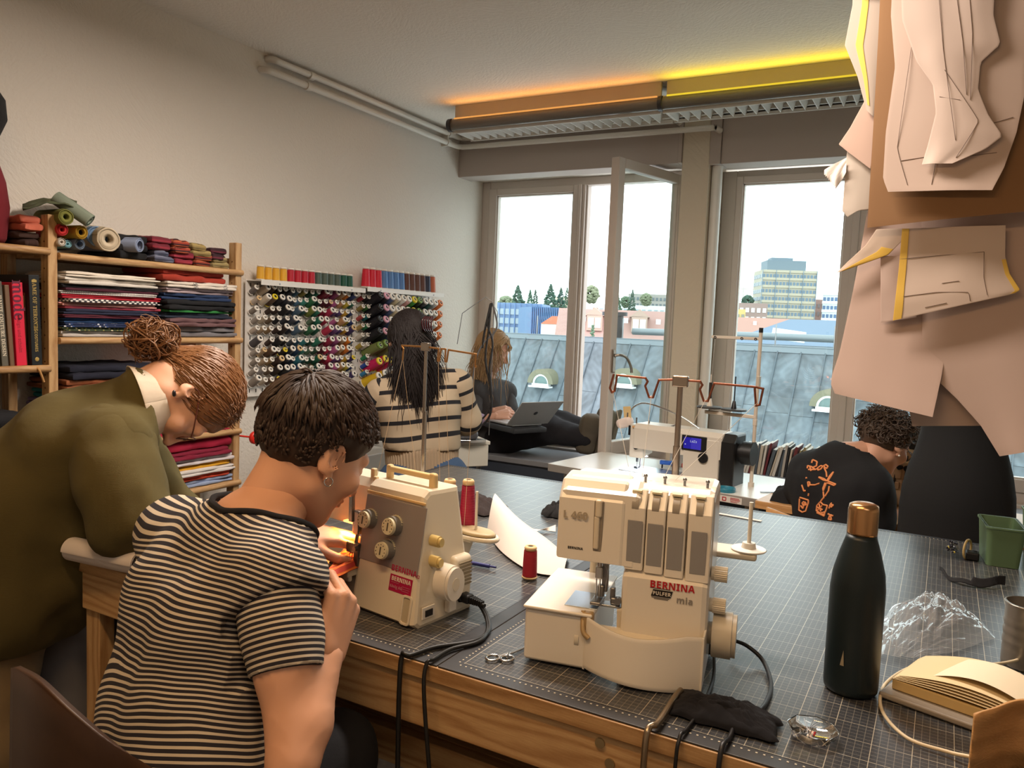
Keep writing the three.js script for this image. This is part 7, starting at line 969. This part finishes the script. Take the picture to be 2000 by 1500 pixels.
{ // tin can, green boxes, pins, strap
  const tp = tab(2003, 1300), t = thing('tin_can', 'ribbed grey tin can at the table edge', 'can', tp.toArray()); const pr = [[0, 0], [.037, 0]]; for (let i = 0; i <= 20; i++) pr.push([.038 + .0009 * Math.sin(i * 1.9) * (i > 4 && i < 16 ? 1 : 0), .004 + i * .0052]); pr.push([.0395, .11], [.036, .111], [.036, .01], [0, .008]); mesh('can_wall', lathe(pr, 40), mat(0x9b948a, .35, { metalness: .8 }), t);
  const gm = mat(0x5f7a58, .5), gb = (label, px, py, w, h, d, turn) => { const o = thing('green_bin', label, 'bin', tab(px, py).toArray(), turn); const s = roundRect(w, d, .015), inr = roundRect(w - .008, d - .008, .012).getPoints(6).map(p => [p.x, p.y]); const g = extrude(roundRect(w, d, .015), h, 0, [inr]).rotateX(-Math.PI / 2); const pa = g.attributes.position; for (let i = 0; i < pa.count; i++) { const k = .84 + .16 * pa.getY(i) / h; pa.setX(i, pa.getX(i) * k); pa.setZ(i, pa.getZ(i) * k); } g.computeVertexNormals(); mesh('wall', g, gm, o); mesh('bottom', extrude(roundRect(w * .84, d * .84, .012), .003).rotateX(-Math.PI / 2), gm, o); mesh('rim', extrude(roundRect(w + .006, d + .006, .017), .004, 0, [roundRect(w - .004, d - .004, .013).getPoints(6).map(p => [p.x, p.y])]).rotateX(-Math.PI / 2).translate(0, h - .004, 0), gm, o); return o; };
  gb('sage green plastic bin at the back of the table', 1950, 1095, .085, .1, .15, .1); gb('second sage green bin behind the first', 2040, 1080, .1, .11, .12, .1);
  const pn = thing('pin_bundle', 'bundle of dark headed pins and clips', 'pins', tab(1872, 1088).toArray()), q = rng(14); for (let i = 0; i < 60; i++) { const a = q() * 6.28, e = q() * 1.2 + .1, d = V(-Math.abs(Math.cos(a)) * Math.cos(e) - .2, Math.sin(e) * .8, Math.sin(a) * Math.cos(e)).normalize(), L = .02 + q() * .02; if (i < 34) { const p = mesh('pin', rod([0, .014, 0], [d.x * L, .014 + d.y * L, d.z * L], .0008, .0008, 5), steel, pn); mesh('pin_head', new THREE.SphereGeometry(.0028, 8, 6).translate(d.x * L * .9, .014 + d.y * L * .9, d.z * L * .9), i % 9 ? mat(0x1c1a2c, .3) : mat(0xd8c860, .4), p); } }
  mesh('holder', new THREE.TorusGeometry(.024, .003, 8, 26).rotateY(1.2).translate(.018, .024, 0), mat(0xc9b078, .4), pn); mesh('clamp', rbox(.03, .02, .035, .03, .01, 0, .004), blackPl, pn);
  const st = mesh('black_strap', sheet((u, v) => { const a = curve([tab(1834, 1118), tab(1850, 1134), tab(1890, 1146), tab(1930, 1150), tab(1962, 1145)]).getPoint(u); return a.add(V(.003 * Math.sin(u * 9), .002 + .006 * Math.sin(u * 8 + 1) ** 2 + .018 * v * (u > .55 ? 1 : .35), -.012 * v)); }, 40, 6, .002), clothMat(0x131316)); top(st, 'black elastic strap lying by the green bins', 'strap');
}
{ // scissors
  const p = tab(985, 1283), o = thing('scissors', 'small steel scissors in front of the white serger', 'scissors', p.toArray(), 0); const tip = tab(1036, 1262).sub(p); const an = Math.atan2(-tip.z, tip.x); o.rotation.y = an; mesh('finger_loop', new THREE.TorusGeometry(.0115, .0024, 8, 26).scale(1, .85, 1).rotateX(Math.PI / 2).translate(-.006, .003, .012), chrome, o); mesh('finger_loop', new THREE.TorusGeometry(.0115, .0024, 8, 26).scale(1, .85, 1).rotateX(Math.PI / 2).translate(-.022, .003, -.006), chrome, o); mesh('blade', [rbox(.065, .003, .006, .038, .003, .001, .001), rod([-.014, .003, -.002], [.01, .003, 0], .003), rod([.0, .003, .008], [.012, .003, 0], .003)], chrome, o);
}
{ const p = tab(1034, 1130); const s = spool('thread_spool', 'red thread spool standing alone on the mat', 'mid', 0xa81c2c, 'c', p, null); s.scale.set(.85, 1.0, .85); }
{ // curling white paper sheet and cloths behind the sergers
  const wp = mat(0xd8cfc6, .8, { side: THREE.DoubleSide }), cr = [tab(952, 1000, .06), tab(985, 1040, .055), tab(1040, 1085, .04), tab(1100, 1125, .005)], far = [tab(975, 990, .01), tab(1020, 1025, .008), tab(1070, 1055, .004), tab(1112, 1092, .002)];
  const A = curve(cr), B = curve(far); const o = mesh('paper_sheet', sheet((u, v) => { const a = A.getPoint(u), b = B.getPoint(u), p = a.lerp(b, v); p.y = TT + .002 + (.055 * (1 - u) + .018) * Math.sin(v * Math.PI) + .002; return p; }, 40, 20, .0008), wp); top(o, 'white pattern paper curling on the mat behind the red spool', 'paper');
  const o2 = mesh('paper_sheet', sheet((u, v) => { const p = tab(lerp(990, 1085, u), lerp(1030, 1040, u) + v * lerp(-6, 26, 1 - u)); p.y += .003 + .01 * u * u * v; return p; }, 16, 6, .0008), wp); top(o2, 'flat white paper corner under the curling sheet', 'paper');
  const cloth = (name, label, col, c, w, d, h, sd) => { const q = tab(...c); const m = mesh(name, sheet((u, v) => { const x = (u - .5) * w, z = (v - .5) * d, e = Math.pow(Math.max(0, Math.sin(u * Math.PI) * Math.sin(v * Math.PI)), .5); return V(q.x + x + .015 * noise(v * 3, u * 3, sd), TT + .002 + h * e * (.55 + .45 * Math.abs(noise(u * 4 + sd, v * 4, sd))) + .012 * e * Math.abs(noise(u * 10, v * 10, sd)), q.z + z + .015 * noise(u * 3, v * 3, sd + 4)); }, 40, 30, .002), clothMat(col)); top(m, label, 'fabric'); };
  cloth('crumpled_cloth', 'dark brown crumpled cloth behind the older serger', 0x2f2524, [915, 990], .2, .14, .05, 2); cloth('crumpled_cloth', 'small black cloth bundle behind the white serger', 0x121214, [1088, 1005], .07, .08, .045, 6); cloth('crumpled_cloth', 'black cloth scraps left of the older serger', 0x19171a, [660, 1000], .2, .12, .04, 9);
  cloth('navy_cloth', 'navy cloth wrapped round the serger cable', 0x15161f, [1412, 1402], .15, .07, .03, 12);
  const st = mesh('paper_strip', rbox(.13, .001, .016, 0, 0, 0, .0003), wp); st.position.copy(tab(1445, 1010, .001)); st.rotation.y = -.1; top(st, 'white paper strip near the far table edge', 'paper'); const pen = mesh('blue_pen', [rod([0, .005, 0], [.05, .005, -.004], .0045), rod([.05, .005, -.004], [.066, .005, -.005], .0025)], mat(0x232a6a, .4)); pen.position.copy(tab(918, 1103)); top(pen, 'dark blue pen beside the older serger', 'pen');
}
{ // rolled sheet on the left table end
  const a = tab(140, 1072, .026), b = tab(262, 1098, .026), ax = b.clone().sub(a); const g = sheet((u, v) => { const t = u * 2 * Math.PI * 1.4, r = .026 - .004 * u; const e2 = V(0, 1, 0), e1 = ax.clone().cross(e2).normalize(); return a.clone().lerp(b, v * 1.1).addScaledVector(e1, Math.cos(t) * r).addScaledVector(e2, Math.sin(t) * r); }, 50, 8, .0008); const o = mesh('paper_roll', g, mat(0xcfc6c0, .75, { side: THREE.DoubleSide })); top(o, 'white paper roll at the left table end', 'paper roll');
  const s = mesh('pattern_paper', sheet((u, v) => { const p = tab(lerp(165, 330, u), lerp(1060, 1085, u) - v * 75); p.x = Math.max(p.x, TX0 + .01); p.y += .002 + .004 * Math.abs(noise(u * 4, v * 4, 2)); return p; }, 24, 14, .0008), mat(0xd8d0ca, .8, { side: THREE.DoubleSide })); top(s, 'white paper sheet under the hands of the olive sweater person', 'paper');
}
// cables and the knee lifter
const cable = (label, pts, r, c, name = 'cable') => top(mesh(name, tube(pts, r, 120, 8), mat(c, .45)), label, 'cable');
{
  const e = z => V(0, 0, 0), plug = tab(893, 1168, .03);
  cable('black power cable with a grey core running over the table edge', [plug, tab(925, 1168, .028), tab(948, 1195, .012), tab(955, 1230, .004), tab(925, 1252, .004), tab(850, 1264, .004), tab(800, 1280, .004), V(tab(782, 1283).x, T + .002, TZ0 + .002), V(tab(775, 1290).x, T - .06, TZ0 + .012), V(tab(768, 1300).x, T - .25, TZ0 + .02), V(tab(762, 1300).x, T - .5, TZ0 + .03)], .0042, 0x121212);
  cable('second black cable running beside the power cable', [plug.clone().add(V(.004, -.004, 0)), tab(930, 1175, .02), tab(952, 1215, .006), tab(940, 1250, .004), tab(880, 1268, .004), tab(845, 1288, .004), V(tab(834, 1296).x, T + .002, TZ0 + .003), V(tab(834, 1300).x, T - .05, TZ0 + .014), V(tab(850, 1300).x + .02, T - .25, TZ0 + .02), V(tab(870, 1300).x + .05, T - .5, TZ0 + .03)], .0036, 0x161616);
  const pg = mesh('power_plug', [rbox(.045, .018, .022, 0, 0, 0, .006), ...Array.from({ length: 6 }, (_, i) => rbox(.003, .013 - i * .0005, .016 - i * .001, .026 + i * .005, 0, 0, .001)), rod([.022, 0, 0], [.058, -.002, 0], .004)], blackPl); pg.position.copy(tab(905, 1165, .03)); pg.rotation.y = -.25; top(pg, 'black power plug in the older serger', 'plug');
  cable('thin black cable curving from the handwheel of the white serger', [tab(1432, 1250, .02), tab(1460, 1262, .022), tab(1490, 1290, .008), tab(1506, 1335, .004), tab(1498, 1368, .004), tab(1478, 1392, .008), tab(1440, 1410, .006), tab(1425, 1440, .004), V(tab(1412, 1462).x, T + .002, TZ0 + .003), V(tab(1408, 1470).x, T - .08, TZ0 + .014), V(tab(1405, 1470).x, T - .4, TZ0 + .02)], .0035, 0x17171a);
  cable('black foot pedal cable beside the knee lifter', [tab(1395, 1275, .02), tab(1392, 1330, .004), tab(1365, 1390, .004), tab(1340, 1425, .004), V(tab(1330, 1440).x, T + .002, TZ0 + .003), V(tab(1325, 1445).x, T - .06, TZ0 + .014), V(tab(1318, 1445).x, T - .4, TZ0 + .02)], .0028, 0x141416);
  const k = top(mesh('knee_lifter', tube([tab(1330, 1348, .012), tab(1318, 1362, .010), tab(1285, 1412, .008), V(tab(1268, 1430).x, T + .008, TZ0 + .004), V(tab(1262, 1435).x, T - .01, TZ0 + .016), V(tab(1258, 1440).x, T - .10, TZ0 + .02), V(tab(1256, 1440).x, T - .3, TZ0 + .02)], .0048, 80, 10), mat(0x9a8a74, .3, { metalness: .9 })), 'bent steel knee lifter rod under the white serger', 'rod');
}
// ================= THINGS AROUND THE WINDOW =================
{ // magazines on the sill
  const tray = mesh('sill_shelf', bb(-1.16, -.40, .652, .70, -4.66, -4.44, .003), mat(0x8d98a8, .5)); top(tray, 'blue-grey low shelf under the row of magazines', 'shelf'); const q = rng(88), names = { 0xd8d4cc: 'white', 0xb9b4ac: 'pale grey', 0x6d2a30: 'dark red', 0x2a2c30: 'black', 0x8d8a84: 'grey', 0x9a8f6a: 'khaki', 0x55606a: 'slate', 0xc9bfae: 'cream' }, cols = Object.keys(names).map(Number); let x = -1.14, i = 0;
  let pc = 'pillar side', nc = cols[0]; while (x < -.43) { const th = .008 + q() * .010, h = .15 + q() * .035, c = nc; nc = cols[Math.floor(q() * cols.length)]; const m = mesh('magazine', [rbox(th, h, .19, 0, h / 2, 0, .001)], mat(c, .5)); const pg = mesh('page_edge', box(th * .7, .002, .18, 0, h, 0), mat(0xe6e2da, .8), m); m.position.set(x + th / 2, .7, -4.55); m.rotation.z = -.16 - .08 * Math.sin(i * .7); top(m, `${th > .0145 ? 'thick' : th > .0115 ? 'medium' : 'thin'} ${names[c]} magazine on the sill between a ${pc} and a ${names[nc]} one`, 'magazine', 'magazines on the window sill'); x += th * 1.12 + .0015; i++; pc = names[c]; }
}
{ // mug, clamps, tape ring, small chair, black box
  const L = (x, z, h = .78) => WT.localToWorld(V(x, h, z)), mug = thing('mug', 'white mug behind the industrial sewing machine', 'mug', L(.50, -.47).toArray()); mesh('mug_body', lathe([[0, 0], [.036, 0], [.04, .004], [.04, .088], [.037, .09], [.036, .01], [0, .008]], 32), mat(0xd8cfca, .3), mug); mesh('handle', new THREE.TorusGeometry(.024, .005, 8, 20, Math.PI).rotateZ(-Math.PI / 2).translate(.04, .046, 0), mat(0xd8cfca, .3), mug);
  const clip = (label, c, x) => { const o = thing('bobbin_clip', label, 'clip', L(x, -.36).toArray(), .2); mesh('grip', rbox(.085, .022, .02, 0, .03, 0, .005), mat(c, .4), o); mesh('pin', [rod([-.03, .02, 0], [-.03, .0, 0], .004), rod([.03, .02, 0], [.03, 0, 0], .004)], darkMetal, o); }; clip('bright blue plastic clamp behind the sewing machine arm', 0x1f62c0, .50); clip('orange red plastic clamp behind the sewing machine column', 0xd8452a, .62);
  const tr = mesh('tape_ring', lathe([[.036, 0], [.043, 0], [.043, .018], [.036, .018], [.036, 0]], 36), mat(0x2f7f96, .4)); tr.position.copy(L(.93, -.05)); top(tr, 'teal adhesive tape ring on the white table', 'tape');
  const bx = mesh('black_box', rbox(.16, .22, .12, 0, .11, 0, .006), mat(0x15151a, .5)); bx.position.copy(V(-1.10, .651, -4.40)); top(bx, 'black box behind the cone plates', 'box'); const bk = mesh('white_box', [rbox(.17, .03, .12, 0, .015, 0, .003), rbox(.16, .015, .11, .005, .038, 0, .003)], mat(0xcfd2d2, .5)); bk.position.copy(V(-1.10, .872, -4.40)); top(bk, 'flat white boxes on top of the black box', 'box');
  const c = thing('chair', 'small beech chair pushed under the white table', 'chair'), tp = [atD(1250, 968, 3.15), atD(1262, 952, 3.1), atD(1280, 943, 3.12), atD(1291, 934, 3.2)], cv = curve(tp); mesh('backrest', sheet((u, v) => cv.getPoint(u).add(V(0, -v * .16, 0)), 16, 6, .012, [.5, .3]), beech, c); mesh('seat', rbox(.36, .02, .36, tp[1].x - .05, .46, tp[1].z - .18, .01), beech, c); for (const [dx, dz] of [[-.15, -.15], [.15, -.15], [-.15, .15], [.15, .15]]) mesh('leg', rod([tp[1].x - .05 + dx, .45, tp[1].z - .18 + dz], [tp[1].x - .05 + dx * 1.1, 0, tp[1].z - .18 + dz * 1.1], .011), steel, c); mesh('back_support', rod([tp[1].x, .46, tp[1].z - .02], tp[1].clone().add(V(0, -.1, 0)).toArray(), .011), steel, c);
}
{ // overlock machine, cloth and scissors on the wooden table
  OT.updateMatrixWorld(true); const L = (x, z, h = .78) => OT.localToWorld(V(x, h, z)), o = thing('overlock_machine', 'beige industrial overlock machine beside the person in black', 'sewing machine', atD(1762, 1003, 3.35).setY(.78).toArray(), -.35);
  mesh('body', [rbox(.15, .20, .14, .0, .10, -.02, .012), rbox(.11, .05, .12, .01, .22, -.02, .01)], mat(0xc2a685, .4), o); mesh('front_cover', [rbox(.07, .06, .01, -.03, .15, .053, .003), rbox(.05, .045, .01, .035, .10, .053, .003), rbox(.06, .03, .012, -.03, .09, .053, .003)], mat(0xa88a6c, .4), o); mesh('mechanism', [rbox(.05, .05, .03, -.035, .03, .06, .004), rod([-.02, .2, .05], [-.02, .05, .06], .004), rod([.02, .22, .04], [.02, .07, .06], .003), cyl(.012, .02, 0, 0, 0).rotateX(Math.PI / 2).translate(.03, .17, .06), cyl(.01, .02, 0, 0, 0).rotateX(Math.PI / 2).translate(.0, .17, .06)], darkMetal, o); mesh('motor', rbox(.09, .11, .09, .02, .30, -.04, .006), blackPl, o); mesh('thread_guide', [tube([[-.06, .24, 0], [-.07, .32, 0], [-.02, .36, 0], [.06, .35, 0]], .003, 20, 6), tube([[-.05, .24, .03], [-.09, .28, .05], [-.05, .33, .03]], .003, 20, 6)], chrome, o);
  const q = L(.16, -.10); const m = mesh('black_garment', sheet((u, v) => { const e = Math.pow(Math.max(0, Math.sin(u * Math.PI) * Math.sin(v * Math.PI)), .4); return V(q.x - .12 + .26 * u, .782 + .12 * e * (.6 + .5 * noise(u * 4, v * 4, 2)) + .02 * e * Math.abs(noise(u * 11, v * 11, 3)) - (v > .85 ? (v - .85) * .6 : 0), q.z - .12 + .25 * v + .02 * noise(u * 4, v * 4, 8)); }, 44, 34, .002), clothMat(0x111114)); top(m, 'black garment heaped on the wooden overlock table', 'fabric');
  const s = thing('scissors', 'scissors with reddish handles on the wooden overlock table', 'scissors', L(.03, -.18).toArray(), .6); mesh('blade', rbox(.09, .003, .008, -.04, .003, 0, .001), steel, s); mesh('finger_loop', new THREE.TorusGeometry(.014, .003, 8, 22).rotateX(Math.PI / 2).translate(.02, .003, .01), mat(0x8d4a48, .4), s); mesh('finger_loop', new THREE.TorusGeometry(.014, .003, 8, 22).rotateX(Math.PI / 2).translate(.02, .003, -.012), mat(0x8d4a48, .4), s);
  // second cone stand to the right of the dress form
  const st = thing('cone_stand', 'dark thread stand with cone plates right of the dress form', 'thread stand', [.50, 0, -4.09]); mesh('pole', cyl(.01, 1.35, 0, .675, 0), steel, st); mesh('pole', cyl(.01, 1.25, .14, .62, .1), steel, st); for (const [x, y, z] of [[-.07, .86, 0], [.07, .90, 0], [-.05, .98, .03], [.1, 1.02, 0], [0, 1.12, 0]]) { const pl = mesh('cone_plate', cyl(.065, .006, x, y, z, .065, 28), darkMetal, st); mesh('spool_cone', lathe([[0, 0], [.035, 0], [.022, .11], [0, .11]], 20).translate(x, y + .004, z), blackPl, pl); } mesh('foot', rbox(.3, .03, .2, .05, .015, .02, .005), darkMetal, st);
  // plant on the sill
  const pt = thing('potted_plant', 'green leafy plant on the sill behind the person in black', 'plant', [-.16, .652, -4.50]); mesh('pot', lathe([[0, 0], [.06, 0], [.08, .13], [.074, .13], [.056, .01], [0, .01]], 28), mat(0x8d8378, .6), pt); const gm = mat(0x3f8a35, .5, { transmission: .3, thickness: 0, side: THREE.DoubleSide }); for (let i = 0; i < 14; i++) { const a = i * 2.4, el = .5 + .5 * ((i * 37) % 10) / 10, b = V(Math.cos(a) * Math.cos(el), Math.sin(el), Math.sin(a) * Math.cos(el)), s0 = V(0, .12, 0), e = b.clone().multiplyScalar(.16 + .08 * ((i * 7) % 5) / 5).add(s0), lf = mesh('leaf', sheet((u, v) => { const w = .045 * Math.sin(Math.PI * Math.pow(v, .8)) * (u - .5) * 2, sd = V(-Math.sin(a), 0, Math.cos(a)); return s0.clone().lerp(e, .35 + .65 * v).addScaledVector(sd, w).add(V(0, -.05 * v * v + .012 * Math.abs(u - .5), 0)); }, 6, 10), gm, pt); mesh('stem', rod(s0, s0.clone().lerp(e, .4), .0025, .002, 6), gm, lf); }
}
{ // ironing corner: table, iron, cord holder, thermos
  const o = thing('ironing_table', 'white ironing table between the striped sweater person and the bench', 'table', [-2.42, 0, -3.62], rad(-38)); mesh('table_top', rbox(.62, .02, .34, -.05, .84, 0, .004), mat(0xd6d2c6, .4), o); mesh('drawer_front', rbox(.62, .115, .32, -.05, .772, 0, .004), mat(0xd9d5c8, .45), o); for (const [x, z] of [[-.3, -.13], [.2, -.13], [-.3, .13], [.2, .13]]) mesh('leg', cyl(.014, .72, x, .36, z), steel, o);
  const bd = mesh('ironing_cover', softSlab(.34, .09, .30, .03, 5, .012, 9), clothMat(0x2f3136, .5)); bd.position.set(-2.62, .83, -3.42); bd.rotation.y = .4; top(bd, 'dark grey padded ironing cover by the left hand of the sweater person', 'ironing pad');
  const wb = mesh('white_cabinet', rbox(.34, .84, .3, 0, .42, 0, .006), mat(0xcfcac2, .5)); wb.position.set(-2.52, 0, -2.95); top(wb, 'white cabinet side left of the striped sweater person', 'cabinet');
  const p = atD(912, 838, 4.15), ir = thing('steam_iron', 'silver steam iron resting on the white ironing table', 'iron', [p.x, .851, p.z], .6); mesh('soleplate', extrude([[-.1, -.045], [.02, -.045], [.1, 0], [.02, .045], [-.1, .045]], .012, .003).rotateX(-Math.PI / 2), chrome, ir); mesh('body', softSlab(.16, .05, .07, .02, 3, .002).translate(-.02, .015, 0), mat(0x55565a, .4), ir); mesh('handle', tube([[-.08, .06, 0], [-.07, .10, 0], [.0, .11, 0], [.05, .09, 0], [.05, .06, 0]], .011, 24, 10), blackPl, ir);
  const D = 4.35, wr = (pts) => pts.map(([x, y]) => atD(x, y, D)), hg = thing('cord_holder', 'bent wire cord holder above the ironing table', 'wire holder'); mesh('wire', polyTube(wr([[893, 672], [903, 612], [948, 580], [962, 590], [965, 600], [955, 850]]), .0022), steel, hg); mesh('wire', polyTube(wr([[960, 590], [972, 610], [970, 640], [962, 660]]), .002), steel, hg);
  const cb = (label, pts, r, c) => cable(label, wr(pts), r, c); cb('thick black iron cord hanging from the wire holder', [[959, 592], [955, 640], [948, 700], [958, 760], [957, 810], [930, 840], [914, 838]], .006, 0x151517); cb('second black cord twisting beside the wire holder', [[961, 592], [952, 630], [962, 670], [956, 720], [960, 780], [945, 815], [918, 825]], .0055, 0x1d1d20); cb('grey steam hose looping down to the iron', [[963, 594], [970, 640], [945, 670], [930, 700], [920, 760], [908, 800], [915, 832]], .005, 0x6a6a6c); cb('black cord hanging straight behind the wire holder', [[958, 594], [946, 650], [942, 680]], .006, 0x121214);
  const th = atD(1006, 803, 5.28), t = thing('thermos_flask', 'black thermos flask with a steel cap on the sill', 'bottle', [th.x, .652, Math.max(th.z, -4.66)]); mesh('flask_body', lathe([[0, 0], [.034, 0], [.036, .004], [.036, .14], [.032, .155], [.026, .162], [0, .162]], 32), mat(0x17191c, .5), t); mesh('cap', lathe([[0, .16], [.025, .16], [.025, .195], [.022, .199], [0, .2]], 32), mat(0xb9bcbc, .3, { metalness: .9 }), t);
}
// on the shelf under the table top
{
  const heap = (label, col, x, z, w, h, d, sd) => { const m = mesh('cloth_heap', softSlab(w, h, d, h * .45, sd, .03, 8, [26, 8, 26]), clothMat(col)); m.position.set(x, .723, z); top(m, label, 'fabric', 'cloth heaps under the table'); };
  heap('off-white lace cloth stuffed under the table top', 0xb5aa98, -.80, -1.36, .34, .085, .26, 3); heap('cream cloth stuffed under the table top', 0xa89a84, -.42, -1.40, .3, .08, .28, 6); heap('black bag stuffed under the table top', 0x0e0e10, -.12, -1.36, .26, .09, .26, 9); heap('grey cloth stuffed under the table top', 0x6d675f, .35, -1.4, .5, .085, .3, 12);
}
renderer.render(scene, camera);
